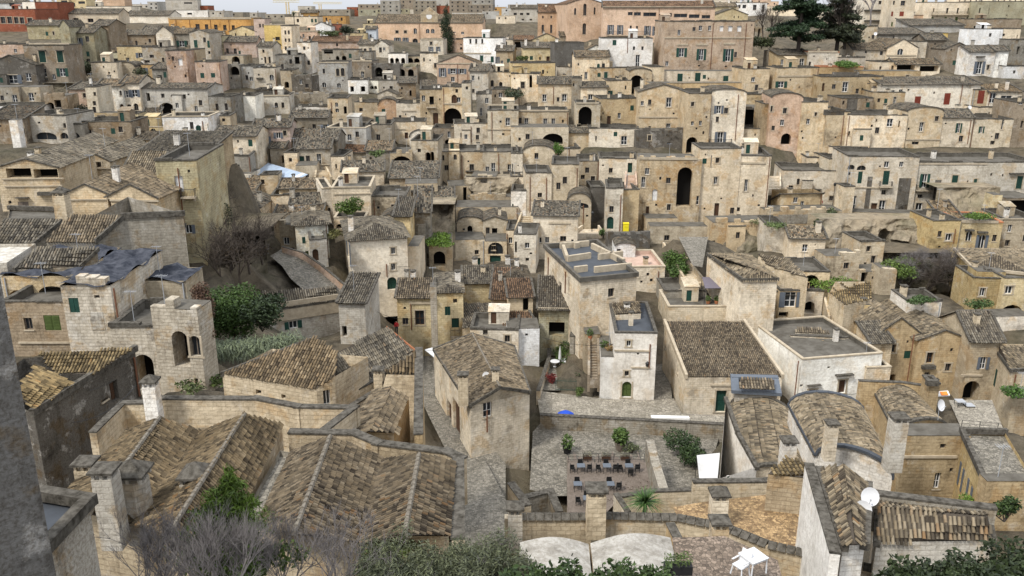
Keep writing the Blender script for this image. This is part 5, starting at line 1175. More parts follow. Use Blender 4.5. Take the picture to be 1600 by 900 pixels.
H(684, 992, 335, 455, 'g', 'cr', 'd 800 284 816 300|c 690 350 992 356|B 674 345 690 405', 'right of two matching cream gables with tile roofs', yr=256, D=13, Z=91, rc='tt')
H(1035, 1285, 105, 640, 'f', 'ol', 'k 1160 505 1196 560|W 1100 200 1140 300|b 1140 285 1225 325|y 1150 330 1160 340|p 1135 150 1141 600', 'tall mossy ochre palazzo side with a small balcony, left', D=12, Z=97, yaw=4)
H(1312, 1572, 75, 195, 'f', 'gr', 'D 1428 115 1465 178|b 1402 160 1490 185|p 1560 80 1564 190', 'grey house with green balcony door, centre left', Z=149, D=7)
H(1340, 1560, 22, 70, 's', 'lc', 'g 1422 27 1452 66|g 1508 28 1532 52|c 1330 64 1560 72', 'cream upper storey with two green shutters and terracotta roof', Z=154, D=6, rc='tr', rh=.7)
H(1280, 1392, 235, 400, 'f', 'lc', 'p 1352 290 1358 400', 'pale cream block with copper pipe above bare garden trees', Z=140, D=7)
H(1390, 1562, 345, 400, 's', 'lc', 'X 1472 315 1508 368', 'small cottage with tan tile roof and dark door, centre left', Z=142, D=8, rc='tt', rh=2.5)
H(1388, 1640, 400, 600, 'g', 'lc', 'd 1520 410 1546 464', 'cream gabled house wall above the bare garden trees', Z=136, D=9, yr=360, cop=0)
H(1310, 1570, 185, 240, 'n', 'lc', '', 'pale cream ground storey under the green balcony door', Z=148, D=5)
T(1, 1)
H(180, 262, 55, 140, 'f', 'lc', 'd 205 88 224 112', 'cream stair block left of green door house, centre left', Z=156, D=6)
H(95, 182, 25, 130, 'e', 'gr', 'X 163 72 178 120', 'grey stone house above blue metal canopy', Z=159, D=7)
H(260, 470, 30, 135, 'e', 'lg', 'D 272 76 300 126|w+ 382 60 405 126|c 255 128 460 134', 'grey cream house with green door and white window, centre left', Z=157, D=8)
H(255, 385, 135, 250, 'n', 'cr', '', 'cream lower wall behind the blue metal canopy', Z=153, D=5)
H(30, 140, 195, 260, 'f', 'ta', 'd 28 222 52 252', 'small tan room under the blue metal canopy', Z=146, D=4)
H(145, 395, 278, 312, 'e', 'cr', '', 'long low cream house with weathered tile ridge, centre left', Z=143, D=7, rc='tt')
H(100, 425, 318, 400, 'f', 'lc', 'd 396 265 414 300', 'pale beige terrace house with white railings, centre left', Z=141, D=6)
H(218, 428, 375, 420, 'e', 'cr', 'g 408 400 425 440', 'cream cottage with grey tile roof and white chimney, centre left', Z=136, D=7, rc='tg', ch=((.02, .3, .7, 1.3),))
H(110, 400, 470, 505, 'e', 'ta', '', 'stone cottage with mottled tile roof left of the white stone house', Z=131, D=8, rc='tt')
H(160, 335, 505, 700, 'n', 'ta', '', 'bulging tufa wall under the mottled tile cottage', Z=126, D=6, mat='rubble')
H(258, 462, 502, 700, 'h', 'wh', 'g 290 580 308 622|Q 310 668 328 706|<d 262 560 270 600', 'whitish stone house with hipped grey roof by the curved road', Z=124, D=8, yaw=14, rc='tg')
H(342, 452, 596, 738, 'f', 'lg', 'B^ 356 656 388 732', 'grey stone porch with arched brown door by the curved road', Z=120, D=5, yaw=14)
H(478, 560, 78, 240, 'f', 'lc', 'd 496 125 505 155', 'slim pale house left of small tiled belfry, centre', Z=158, D=7)
H(490, 690, 55, 80, 's', 'cr', '', 'house with orange tiled strip roof, centre', Z=166, D=6, rc='tr')
H(540, 800, 172, 240, 'e', 'lc', 'd^ 545 160 560 185', 'cottage with cream walls and grey roof above curved terrace', Z=154, D=8, rc='tg')
H(690, 850, 40, 130, 'e', 'gr', '', 'grey stone cottage with patched roof, centre', Z=164, D=8, rc='tt')
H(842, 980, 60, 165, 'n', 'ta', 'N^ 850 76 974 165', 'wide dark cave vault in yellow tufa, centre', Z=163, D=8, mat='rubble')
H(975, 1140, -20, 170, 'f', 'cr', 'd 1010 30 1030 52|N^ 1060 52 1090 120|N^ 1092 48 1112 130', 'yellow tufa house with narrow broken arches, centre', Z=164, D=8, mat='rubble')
H(424, 488, 280, 475, 'f', 'lc', 'd 450 400 465 430|c 424 266 488 278', 'left pier of the cream terrace palazzo with cornice', Z=137, D=9, yaw=18, cop=2)
H(486, 726, 275, 530, 'f', 'lc', 'N^ 502 498 545 535|g 640 390 658 450|c 486 262 726 274|c 486 310 726 316', 'cream corner palazzo with corbelled cornice and roof terrace', Z=136, D=10, yaw=4, cop=2)
H(490, 690, 462, 530, 'f', 'lc', 'N^ 502 500 545 530', 'small walled courtyard with green shrub before the corner palazzo', Z=131, D=4, cop=2)
H(726, 940, 330, 455, 'f', 'ta', 'p 738 350 742 450', 'rounded rubble bastion of the roof terrace, centre', Z=137, D=8, mat='rubble')
H(835, 1138, 215, 260, 's', 'ta', '', 'house with long mossy tile roof beside the roof terrace', Z=150, D=9, rc='tg', rh=1.6)
H(938, 1140, 248, 450, 'n', 'ta', 'j 945 285 1072 302|yta 1040 350 1090 450', 'tall tufa buttress wall with a long stone shelf, centre', Z=147, D=5)
H(770, 890, 465, 530, 'g', 'lc', 'g 843 495 868 525', 'small cream gable with one window behind the cream corner house', Z=128, D=7, yr=440)
H(870, 970, 455, 640, 's', 'ye', 'd 918 545 932 560', 'yellow house sliver right of the cream corner house', Z=127, D=7)
H(600, 957, 592, 912, 'h', 'lc', 'w+ 845 646 870 690|w+ 845 746 870 790|D^ 822 830 878 912|<w 490 665 502 720|<d 525 690 540 760|<k 576 610 592 700|<d 468 750 482 790|<d 520 790 545 840|<b 505 740 545 775|p 815 750 819 830', 'large cream corner house with hipped roof and white framed windows, centre', Z=119, D=12, yaw=14, rc='tg', mat='plaster', ch=((.08, .35, .7, 1.5),))
H(955, 1022, 640, 830, 'n', 'lc', '', 'cream side terrace right of the large cream corner house', Z=121, D=6, mat='plaster')
H(1005, 1100, 430, 800, 's', 'gr', 'ygr 1020 500 1060 790', 'sloping stone buttress ramp, centre', Z=134, D=6, mat='rubble', rh=3)
H(1085, 1228, 625, 785, 'n', 'cr', 'N^ 1110 670 1182 768', 'tufa vault with dark arch under a grass patch, centre', Z=132, D=7)
H(1100, 1240, 380, 560, 's', 'gr', '', 'ruined stone slope with steps above the grass patch', Z=144, D=6, mat='rubble', rh=2)
H(1140, 1420, 50, 210, 'f', 'cr', 'd+ 1177 132 1203 166|s 1335 126 1362 166|j 1310 165 1395 172|p 1286 70 1292 390', 'left part of the long honey tufa house with sooty stains', Z=170, D=9)
H(1418, 1640, 50, 200, 'f', 'cr', 'w 1470 118 1496 182|w 1572 126 1602 186|p 1514 60 1519 190|j 1440 195 1600 202', 'right part of the long honey tufa house with two white doors', Z=170, D=9)
H(1205, 1345, 262, 400, 'n', 'ta', 'w 1214 272 1246 302|B 1228 330 1254 395|X 1296 270 1316 388|W 1322 316 1344 388', 'rock house with narrow dark slot and pale blue door', Z=163, D=6)
H(1345, 1500, 205, 400, 'n', 'ta', 'Pdk 1310 200 1445 300|Pdk 1360 230 1440 320', 'bulging blackened rock face below the honey tufa house', Z=165, D=6, mat='rubble')
H(1495, 1640, 205, 285, 'f', 'lc', '', 'pale plaster terrace block below two white doors', Z=166, D=5)
H(1340, 1640, 330, 420, 'n', 'ta', 'd 1495 372 1506 398|d 1590 370 1606 400', 'eroded tufa terrace with small hollow, centre', Z=160, D=6, mat='rubble')
H(1250, 1640, 395, 480, 'n', 'cr', '', 'long cream terrace wall above the little chapel fronts', Z=154, D=6)
H(1258, 1425, 490, 600, 'v', 'ta', 'N^ 1322 510 1352 564|c 1290 585 1400 592', 'little ruined chapel front with arched door, centre', Z=146, D=7, rh=1)
H(1420, 1568, 480, 600, 'g', 'cr', 'X 1475 526 1508 584|c 1420 590 1568 596', 'little baroque house front with pediment and dark door, centre', Z=146, D=7, yr=455)
H(1235, 1432, 600, 790, 'n', 'cr', 'D 1352 712 1402 770|d 1367 662 1392 692', 'tufa house with whitewashed arch and green door, centre', Z=142, D=6)
H(1430, 1568, 610, 785, 'n', 'cr', 'D 1462 698 1530 770|d 1472 635 1498 665|A^ 1450 615 1545 690', 'tufa house with wide green garage door, centre', Z=142, D=6)
H(1565, 1670, 540, 730, 'f', 'lc', 'w 1578 584 1602 622|p 1568 560 1571 720', 'pale house right of the wide green garage door', Z=143, D=7)
T(2, 1)
H(62, 268, 55, 175, 'v', 'cr', 'd 140 40 165 96|w+ 137 126 165 168', 'ochre vaulted house with two stacked windows, centre', yr=8, D=9)
H(-6, 66, 60, 200, 'f', 'lc', 'w 0 125 8 175|d 35 130 42 140', 'pale narrow house left of the ochre vaulted house', D=8)
H(265, 425, 30, 120, 'f', 'cr', 'd 388 85 398 100|p 355 30 358 115', 'cream house with green climber right of the ochre vault', D=8)
H(-6, 88, 205, 295, 'f', 'lc', '', 'pale terrace wall left of two copper drainpipes', D=5, dz=1)
H(-6, 88, 295, 440, 'f', 'wh', 'd 0 375 10 400', 'whitish stained house wall with grey streaks, centre', D=6)
H(86, 245, 182, 440, 'f', 'lc', 'd 160 305 188 336|D 152 375 191 434|p 110 205 115 430|p 212 210 217 430', 'cream house with green door between two copper drainpipes', D=8)
H(243, 412, 128, 445, 'f', 'cr', 'd+ 317 205 344 250|D 310 372 341 445|p 404 150 408 300', 'honey house with green door and one small window, centre', D=8, dz=.5)
H(410, 543, 108, 268, 'f', 'ta', 'd 430 193 455 221', 'blank tan house with tiny dark window, centre', D=7)
H(540, 782, 92, 275, 'f', 'lc', 'd 605 150 630 182|D 597 208 633 270|D 722 118 753 180', 'pale house with two green doors and outside steps, centre', D=7)
H(488, 582, 272, 430, 'f', 'dk', '', 'dark grey cement wall panel house, centre', D=6, mat='plaster')
H(338, 492, 365, 525, 'v', 'ta', 'A^ 355 345 480 400|d 432 392 446 408|p 444 380 447 500', 'tan vaulted house with a blind arch over its door, centre', yr=306, D=7)
H(578, 685, 278, 572, 'f', 'lc', 'd 608 388 636 428|D^ 592 455 636 532|p 674 320 679 545', 'tall pale house with arched green door', D=8, dz=-1)
H(682, 785, 288, 548, 'f', 'oc', '', 'narrow ochre house behind the yellow bin', D=7, dz=-.8)
H(782, 1165, 100, 450, 'n', 'ta', 'w+ 807 206 834 272|W^ 875 282 911 356|N^ 1024 146 1132 392|d 920 205 935 225|B 836 390 858 440|w 1150 325 1170 380|c 780 85 1160 96', 'great tufa wall with one tall deep arch, centre', Z=150.5, D=7, mat='rubble')
H(1150, 1400, 30, 475, 'f', 'lc', 'd+ 1272 86 1298 120|w+ 1260 206 1286 252|B 1260 370 1297 466|d 1197 398 1210 412|w 1240 70 1252 140|d 1205 60 1215 72', 'tall whitish corner tower house with brown door, left face', Z=151, D=7, yaw=0)
H(1396, 1585, 75, 480, 'f', 'lc', 'w+ 1390 210 1418 286|w+ 1450 222 1476 296|d 1500 315 1512 330|d 1405 396 1426 422|B 1398 440 1432 472|g 1405 50 1420 100|c 1396 115 1585 122', 'whitish corner tower house, right face with roof terrace', Z=151, D=9, yaw=-6)
H(835, 1030, 465, 560, 'n', 'ta', '', 'planted stone terrace with tubs below the great tufa wall', Z=148, D=6)
H(858, 1260, 515, 600, 'n', 'ta', 'd 950 570 985 605', 'long terrace parapet wall before the whitish tower house', Z=143, D=3)
H(1245, 1640, 490, 660, 'n', 'ta', 'd 1243 603 1271 637|N^ 1240 658 1290 690|p 1498 590 1503 645', 'rocky retaining wall with stains below the whitish tower house', Z=141, D=5, mat='rubble')
H(130, 405, 450, 700, 's', 'lc', 'd 300 576 339 610|c 230 490 365 498', 'broad cream house wall with one dark window left of flat roof block', Z=138, D=7, rh=1)
H(12, 148, 565, 785, 'f', 'lc', 'w 80 617 109 652|d 85 712 106 732|X 18 610 30 680', 'pale small house with two tiny windows, centre', Z=132, D=7)
H(-40, 112, 850, 905, 'h', 'ta', '', 'dark cone roofed cottage below the pale small house', Z=120, D=7, rc='td')
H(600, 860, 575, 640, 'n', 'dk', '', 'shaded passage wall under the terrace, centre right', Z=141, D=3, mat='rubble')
H(690, 950, 770, 900, 'f', 'lc', 'd 840 805 859 826|p 912 795 915 890', 'small house with pink roof terrace right of flat roof block', Z=124, D=9, cop=2, deck='pinkdeck')
H(640, 770, 640, 700, 'v', 'wh', 'd 655 655 680 680', 'small whitewashed vaulted room behind pink roof terrace', Z=130, D=4, rh=.5)
T(3, 1)
H(462, 900, 80, 430, 'f', 'lc', 'g 557 172 593 246|g 713 168 763 254|b 692 240 772 262|d 708 288 740 316|w 515 325 555 418|w+ 688 352 738 430|Pdk 596 204 655 428|Pdk 790 214 897 438|A^ 485 130 545 160|A^ 555 135 615 165|d 500 175 518 195|c 462 270 780 274|B 640 370 685 420', 'left half of the long cream palazzo with green shutters and dark patches', Z=153, D=10, dz=0)
H(898, 1640, 115, 440, 'f', 'lc', 'G 957 187 1000 272|b 920 258 1022 285|g+ 1143 195 1191 260|g+ 1280 218 1309 264|g+ 1545 200 1596 280|d 935 315 970 338|w+ 915 368 968 445|w 1118 397 1151 444|Pdk 1013 224 1085 446|c 875 120 1370 128|c 1085 280 1400 285|j 1505 180 1600 187', 'right half of the long cream palazzo with green balcony shutters', Z=153, D=10)
H(70, 460, 168, 405, 'f', 'lc', 'd 178 218 201 256|g 278 288 326 362|j 272 280 332 285', 'pale yellow house with green door above a sloping path', Z=160, D=8)
H(238, 382, 88, 180, 'f', 'lc', 'Q^ 285 108 356 180', 'cream roof pavilion with olive green gate', Z=166, D=6)
H(372, 480, 95, 190, 'f', 'cr', '', 'honey pier house right of the olive green gate', Z=161, D=6)
H(380, 630, 20, 85, 'f', 'lc', 'd 440 30 455 55', 'pale block with white parapet above the long cream palazzo', Z=168, D=6)
H(498, 1090, 432, 478, 'n', 'ta', '', 'terrace parapet in front of the long cream palazzo', Z=149, D=3)
H(455, 520, 268, 470, 'f', 'cr', '', 'cream corner pier with weathered top at the terrace end', Z=149, D=3)
H(70, 330, 310, 420, 's', 'oc', '', 'yellow stained ramp wall below the pale yellow house', Z=152, D=4, rh=-2)
H(-20, 450, 420, 540, 'n', 'ta', 'Pgr 60 440 250 500', 'long rubble retaining wall below the sloping path', Z=148, D=5, mat='rubble')
H(1085, 1210, 470, 500, 's', 'ye', '', 'small lean-to with tan tiles on the yellow house', Z=138, D=5, rc='to', rh=2)
H(1000, 1172, 480, 700, 'f', 'gd', 'w+ 1106 560 1152 606|p 1162 530 1167 620', 'saturated yellow house with one white framed window, right', Z=134, D=7)
H(1168, 1442, 490, 650, 'f', 'ye', 'w^ 1232 546 1280 606|k^ 1310 570 1362 652|c 1180 480 1440 490|j 1228 532 1285 540|j 1305 545 1370 553', 'yellow house with two scroll topped windows and grassy roof, right', Z=134, D=7, cop=3)
H(1440, 1660, 470, 665, 'f', 'ta', 'd 1478 600 1516 640|c 1440 465 1600 470', 'tan wall house right of the scroll topped windows', Z=136, D=7)
H(1395, 1450, 320, 420, 'n', 'ye', '', 'yellow chimney tower with white cap on rock', Z=141, D=2.5, name='chimney_tower', cat='chimney')
H(1470, 1660, 340, 470, 'n', 'br', 'N 1475 350 1660 455', 'dark open shed with junk under a concrete roof, right edge', Z=146, D=6)
H(126, 348, 590, 718, 'e', 'lc', 'w 212 628 250 674|d 292 625 300 635', 'small white cottage with tiled roof and one white window, right', Z=131, D=7, rc='tl', yr=545)
H(-20, 100, 510, 645, 'f', 'lc', '', 'pale terrace block with plants and white pergola, right', Z=135, D=6)
H(558, 706, 612, 800, 'f', 'cr', 'd+ 612 637 645 674|d 596 740 618 768', 'cream tower in front of the rock caves', Z=131, D=6)
H(560, 720, 800, 910, 'n', 'ta', 'X 575 802 626 885', 'tufa hut with dark doorway below the cream tower', Z=127, D=4, mat='rubble')
H(350, 560, 700, 830, 'n', 'ta', '', 'crumbling rubble terraces left of the cream tower', Z=127, D=4, mat='rubble')
H(705, 790, 790, 920, 'n', 'ta', '', 'rubble pier with grass on top right of the tufa hut', Z=124, D=4, mat='rubble')
H(160, 370, 800, 960, 'f', 'cr', 'N^ 205 818 325 950|B 238 865 262 905', 'cream house with a large stair arch, right', Z=120, D=7)

# ============================================================ bare rock between the houses
T(3, 1)
CLIFF(330, 1010, 475, 700, 137, '', 'rock', ((690, 770, 530, 700), (780, 885, 610, 670), (600, 640, 560, 590)), 1.8)
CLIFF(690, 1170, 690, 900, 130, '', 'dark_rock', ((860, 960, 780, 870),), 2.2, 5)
CLIFF(1080, 1480, 280, 430, 145, '', 'rock', (), 1.6, 3)
T(1, 1)
CLIFF(985, 1240, 380, 640, 138, '', 'rock', ((1140, 1200, 400, 470),), 1.8, 5)
CLIFF(1300, 1640, 215, 400, 162, '', 'rock', ((1310, 1350, 280, 330),), 1.6, 2)
T(1, 0)
CLIFF(725, 1010, 400, 500, 226, '', 'rock', ((745, 785, 420, 480), (800, 850, 430, 490), (900, 930, 430, 475), (950, 985, 430, 480)), 2, 2)
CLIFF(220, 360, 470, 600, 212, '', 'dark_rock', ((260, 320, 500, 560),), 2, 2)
CLIFF(760, 900, 620, 750, 196, '', 'rock', ((790, 820, 640, 680),), 2, 3)
T(0, 0)
CLIFF(255, 445, 520, 705, 178, '', 'dark_rock', ((340, 385, 600, 680), (290, 330, 640, 700)), 2, 2)
CLIFF(730, 860, 415, 490, 212, '', 'rock', (), 1.6, 2)
T(2, 1)
CLIFF(1250, 1640, 500, 650, 140, '', 'rock', ((1240, 1290, 640, 690),), 1.0, 1.5)
T(0, 1)
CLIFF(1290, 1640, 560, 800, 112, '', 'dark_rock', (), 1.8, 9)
# ============================================================ near left: ruined palazzo and its neighbours
T(0, 1)
RH(80, [(290,608,0),(605,612,0),(770,452,1.9),(440,448,1.9),(1145,436,1.9),(800,330,1.9)], [[0,1,2,3]], [0,1,2,4,5], 8, 'gr', '', 'long dark walled house with grey tile roof stepping down, left', 'tt', par=[(1,2),(2,4)], pw=(.26,.4), parh=.3)
RH(82, [(745,704,0),(1154,510,0),(1000,480,0),(640,640,0)], [], [0,1,2,3], 6, 'wh', 'g 0 1024 612 1070 742|g 0 812 704 872 752|d 0 945 685 962 702|d 0 1100 615 1116 630', 'narrow whitewashed facade with two green doors below the dark wall, left', decks=[[0,1,2,3]], par=[(0,1)])
RH(72, [(95,785,0),(505,765,0),(605,655,1.2),(235,652,1.2)], [[0,1,2,3]], [0,1,2,3], 5, 'gr', '', 'low house with worn grey tile roof above the torn tarpaulin, left', 'tg', par=[(1,2),(0,3)], parh=.15)
RH(80, [(-40,622,0),(215,622,0),(375,480,1.5),(20,478,1.5)], [[0,1,2,3]], [0,1,2,3], 5, 'gr', '', 'house with weathered pale tile roof at the left edge, middle', 'tg', par=[(1,2)], parh=.15)
RH(72, [(-60,740,0),(40,742,0),(222,622,0),(-60,625,0)], [], [0,1,2,3], 4, 'lg', '', 'grey concrete terrace slab at the left edge, middle', decks=[[0,1,2,3]], dmat='lime')
stack(at(405, 470, hgt(405, 470, 84)), 1.15, 2.4, 'tall cream chimney with peaked stone hood before twin gables', 'cr', 1)
RH(85, [(40,480,0),(365,478,0),(370,410,0),(60,400,0)], [], [0,1,2,3], 3, 'cr', '', 'low parapet house between loggia house and tall chimney', decks=[[0,1,2,3]], par=[(0,1),(1,2),(2,3)])
T(0, 2)
H(70, 455, 88, 395, 'f', 'br', 'o 285 170 369 265|c 120 335 455 345|P 100 100 101 101', 'grey stained palazzo wall with small green shutter, left', Z=69, D=7)
H(40, 480, -75, 92, 'n', 'oc', 'N^ 62 14 164 90|N^ 245 -12 416 72', 'arcaded upper floor with two dark round arches, left', Z=72, D=9, deck='tarp')
H(440, 746, -15, 372, 'n', 'lg', 'd 796 95 808 150|Plg 575 150 642 262|p 725 0 731 200', 'ruined pale stone palazzo block with walled up window, left', Z=67, D=10, deck='tarp', mat='rubble')
H(745, 1195, -45, 240, 'n', 'ta', '', 'roofless recess wall of the ruined palazzo, left', Z=73, D=4, deck='tarp')
H(745, 1035, 242, 640, 'f', 'lg', 'N^ 862 416 950 636|d 1010 425 1050 440|P 870 640 872 642', 'ruined palazzo lower front with arched iron gate, left', Z=65.5, D=6, mat='rubble')
H(1010, 1290, 135, 645, 'n', 'lg', 'N^ 1094 272 1166 490|s^ 1196 302 1262 425|X 1172 30 1200 140', 'rounded corner of the ruined palazzo with tall arched window', Z=65, D=2.2, yaw=-8, mat='rubble')
RH(60, [(842,380,0),(208,777,0),(-140,640,0),(150,440,0),(345,535,.1),(585,542,.1),(836,384,.9),(245,412,.9),(470,602,.1),(212,768,.1),(90,660,1.1),(225,485,1.1)], [[4,5,6,7],[8,9,10,11]], [0,1,2,3], 8, 'dk', 'B 0 700 570 728 720|d 0 640 680 672 715|p 0 845 420 851 690', 'blackened long house with mossy yellow tile roof, lower left', 'ty', par=[(0,1)], pw=(.21,.31), mat='roughwall', singles=0)
WALL([(590,895),(765,722),(925,718)], 49, 2.2, .4, 'cr', 'cream garden wall climbing beside the blackened house, lower left')
WALL([(1000,690),(1600,692),(1860,742),(2215,748),(2010,905)], 50, 1.6, .4, 'cr', 'long cream parapet with dark coping behind the tile roofs, lower left')
stack(at(962, 760, hgt(962, 760, 49)), .72, 1.5, 'slim white chimney with gabled hood on the garden wall, lower left', 'wh', 1)
T(0, 3)
H(-420, 258, -1105, 400, 'n', 'dw', '', 'rough grey wall of a near building at the left edge', Z=20, D=4, yaw=48, mat='roughwall', ext=12)
RH(27, [(552,428,0),(236,762,0),(-60,640,0),(210,372,0)], [], [0,1,2,3], 9, 'lg', '', 'pale near wall block with mossy black top, bottom left corner', decks=[[0,1,2,3]], dmat='bitumen', par=[(0,1),(0,3)], mat='roughwall', parh=.16, part_t=.38)
# ============================================================ big tile roofs at the bottom left
RH(44, [(810,-10,0),(330,470,0),(1000,-85,1.3),(560,520,1.3),(1265,0,.15),(820,580,.15),(1530,-105,1.6),(1060,640,1.6),(1760,-50,0),(1420,660,0)], [[0,1,3,2],[2,3,5,4],[4,5,7,6],[6,7,9,8]], [0,1,9,8], 9, 'ta', '', 'broad house with twin ochre tile gables, bottom left', 'tn', gab=[[0,2,4],[4,6,8]], ridge=[(2,3),(6,7)], pw=(.17,.27), singles=300)
T(1, 3)
RH(42, [(235,125,0),(10,600,0),(465,32,1.4),(240,640,1.4),(800,165,0),(655,695,0)], [[0,1,3,2],[2,3,5,4]], [0,1,5,4], 9, 'ta', '', 'house with steep brown grey tile gable, bottom centre left', 'tm', gab=[[0,2,4],[1,3,5]], ridge=[(2,3)], pw=(.17,.27), singles=300)
RH(41, [(812,172,0),(680,700,0),(1020,142,.9),(930,650,.9),(1238,185,0),(1205,650,0)], [[0,1,3,2],[2,3,5,4]], [0,1,5,4], 9, 'ta', '', 'smaller house with pale ridged tile gable, bottom centre', 'tm', gab=[[0,2,4],[1,3,5]], ridge=[(2,3)], pw=(.17,.27), singles=300)
WALL([(1262,185),(1262,650)], 41, 9, .5, 'cr', 'narrow cream side wall right of the pale ridged roof')
WALL([(235,0),(610,8),(760,70),(1190,125),(1275,165)], 44, 1.5, .45, 'ta', 'mossy stepped wall behind the brown tile gables')
RH(42, [(150,115,0),(-80,520,0),(0,560,0),(232,130,0)], [], [0,1,2,3], 8, 'gr', '', 'gravelly gutter strip between two tile roofs, bottom left', decks=[[0,1,2,3]], dmat='cobbles')
T(0, 3)
h_ = hgt(570, 400, 40); stack(at(570, 400, h_), .8, 1.5, 'cream square chimney with slotted vents by the white pipe', 'cr')
stack(at(712, 600, hgt(712, 600, 35)), .8, 2.4, 'tall chimney with dark slab cap, left of the octagonal one', 'lg')
stack(at(872, 560, hgt(872, 560, 36.5)), 1.15, 2.1, 'wide octagonal chimney with dark tiled hood, bottom left', 'lg', 1, octo=True)
stack(at(1240, 370, hgt(1240, 370, 37.3)), 1.1, .6, 'squat roof turret with pyramid cap, bottom left', 'lg', 1)
mb = MB(); mb.tube(at(455, 340, hgt(455, 340, 42)), at(805, -5, hgt(805, -5, 44.3)), .07, .07, 8); thing(mb, 'drainpipe', 'zinc', 'long white plastic pipe along the edge of the ochre tile roof', 'pipe')
# ============================================================ double roof house and lane, centre left
T(1, 2)
RH(60, [(-212,535,0),(378,632,0),(492,553,(0,1,3)),(370,307,2.3),(512,402,(0,1,3)),(700,430,.5),(100,380,.5)], [[0,1,2,4,3]], [0,1,2,5,6], 5, 'cr', 'w 1 424 634 462 736|d 0 0 640 32 662|d 0 160 668 184 690', 'cream cottage with pale yellow tile roof and a white window', 'to', pw=(.21,.31), par=[(0,3)], parh=.12, part_t=.2)
RH(60, [(500,702,0),(752,574,0),(826,248,2.5),(494,556,(0,1,2)),(512,404,(0,1,2)),(984,392,(0,1,2))], [[0,1,5,2,4,3]], [0,1,5,2,4,3], 6, 'cr', '', 'house with large grey spotted tile roof beside the lane', 'tg', pw=(.21,.31), par=[(2,5)], parh=.12, part_t=.25, parm='terracotta')
RH(58, [(808,530,0),(1000,548,0),(1000,400,1.6),(850,520,1.0)], [[0,1,2]], [0,1,2], 5, 'oc', '', 'small triangular roof with orange edge tiles by the lane', 'to')
RH(57, [(795,612,0),(1012,616,0),(1000,545,.9),(815,540,.9)], [[0,1,2,3]], [0,1,2,3], 5, 'cr', '', 'tiny grey tiled lean-to with cream chimney by the lane', 'tg')
RH(55, [(735,640,0),(560,900,0),(850,628,.8),(715,900,.8),(955,690,0),(862,905,0)], [[0,1,3,2],[2,3,5,4]], [0,1,5,4], 6, 'cr', '', 'long vaulted cottage with grey brown tiles left of the lane', 'tt', gab=[[0,2,4]], pw=(.21,.31))
WALL([(1018,385),(1015,905)], 59, 7, .45, 'oc', 'high narrow wall along the left side of the lane')
WALL([(500,702),(755,570),(770,630),(560,760)], 59.4, 1.2, .35, 'cr', 'cream gutter wall below the grey spotted roof')
stack(at(770, 625, hgt(770, 625, 58)), .6, 1.1, 'small cream chimney on the tiny lean-to', 'cr')
RH(86, [(1340,738,0),(1710,652,0),(1612,368,0),(1112,385,0),(1522,618,1.7),(1352,288,1.7)], [[0,4,5,3],[1,2,5,4]], [0,1,2,3], 9, 'lc', 'g 3 0 0 1 1|B 3 1196 730 1220 890|B 3 1236 745 1272 905|p 0 1440 760 1444 900|w 0 1420 708 1474 815', 'pale stone house with tan tile gable standing in the middle of the square', 'tt', gab=[[0,1,4]], par=[(3,0),(0,4),(4,1),(1,2),(2,5),(3,5)], parh=.14, part_t=.28, ridge=[(4,5)], pw=(.23,.34))
stack(at(1296, 680, hgt(1296, 680, 86)), .95, 2.2, 'left of two cream chimneys on the gable house in the square', 'cr')
stack(at(1497, 600, hgt(1497, 600, 88)), .7, 1.4, 'right of two cream chimneys on the gable house in the square', 'cr')
# houses between the cream corner house and the square
RH(104, [(60,140,0),(530,70,0),(500,-5,1.3),(-40,35,1.3)], [[0,1,2,3]], [0,1,2,3], 6, 'lg', 'G 0 208 202 258 258|c 0 80 150 520 100', 'grey stone house with tile roof and green shutters below the curved road', 'tg', par=[(0,1),(1,2)], parh=.12)
H(530, 692, 95, 330, 's', 'lg', 'X 540 238 566 302', 'stepped grey stone house end beside the small paved square', Z=101, D=7, rc='tg', rh=1.5)
H(890, 1102, 60, 300, 'e', 'ye', 'm+ 996 140 1050 232|c 960 85 1100 100|p 968 95 972 260', 'yellow plaster house with dark barred window, centre', Z=113, D=8, rc='tt', rh=1.3)
H(1098, 1136, -5, 360, 'n', 'lg', '', 'slim pale grey pier rising between two yellow houses', Z=110, D=2)
H(1134, 1300, 30, 330, 'h', 'ye', 'd 1232 68 1257 95|D 1224 188 1268 252|b 1215 250 1275 300|d 1293 68 1322 92', 'yellow plaster house with green balcony door, centre', Z=114, D=9, rc='tg')
RH(111, [(1290,255,0),(1480,215,0),(1470,95,1.2),(1292,100,1.2)], [[0,1,2,3]], [0,1,2,3], 6, 'cr', '', 'cottage with grey stone slab roof right of the yellow houses', 'tg')
H(1300, 1480, -30, 60, 'e', 'ye', '', 'yellow upper house with mottled grey hip roof, centre', Z=121, D=8, rc='tg')
H(1470, 1640, 70, 150, 's', 'cr', '', 'cream house with orange brown tile roof, centre', Z=117, D=8, rc='tr', rh=2)
H(1340, 1640, 262, 400, 'f', 'lc', 'd 1418 262 1448 292', 'pale cream house with small dark window behind the gable house', Z=108, D=6)
H(1480, 1640, -60, 30, 'h', 'ta', '', 'cottage with charcoal stone tile roof, centre', Z=124, D=8, rc='td')
T(2, 2)
H(-20, 130, 60, 150, 's', 'cr', 'X 68 55 104 148', 'cream room with dark open door beside reddish roof', Z=113, D=5, rc='tr', rh=1)
RH(110, [(-60,250,0),(165,250,0),(110,150,1.0),(-60,150,1.0)], [[0,1,2,3]], [0,1,2,3], 7, 'lc', '', 'pale house with mottled red tile roof above the walled garden', 'tr', par=[(1,2)])
H(-30, 170, 255, 445, 'n', 'wh', 'w -2 275 22 300', 'whitewashed wall of the garden house left of the courtyard', Z=109, D=4)
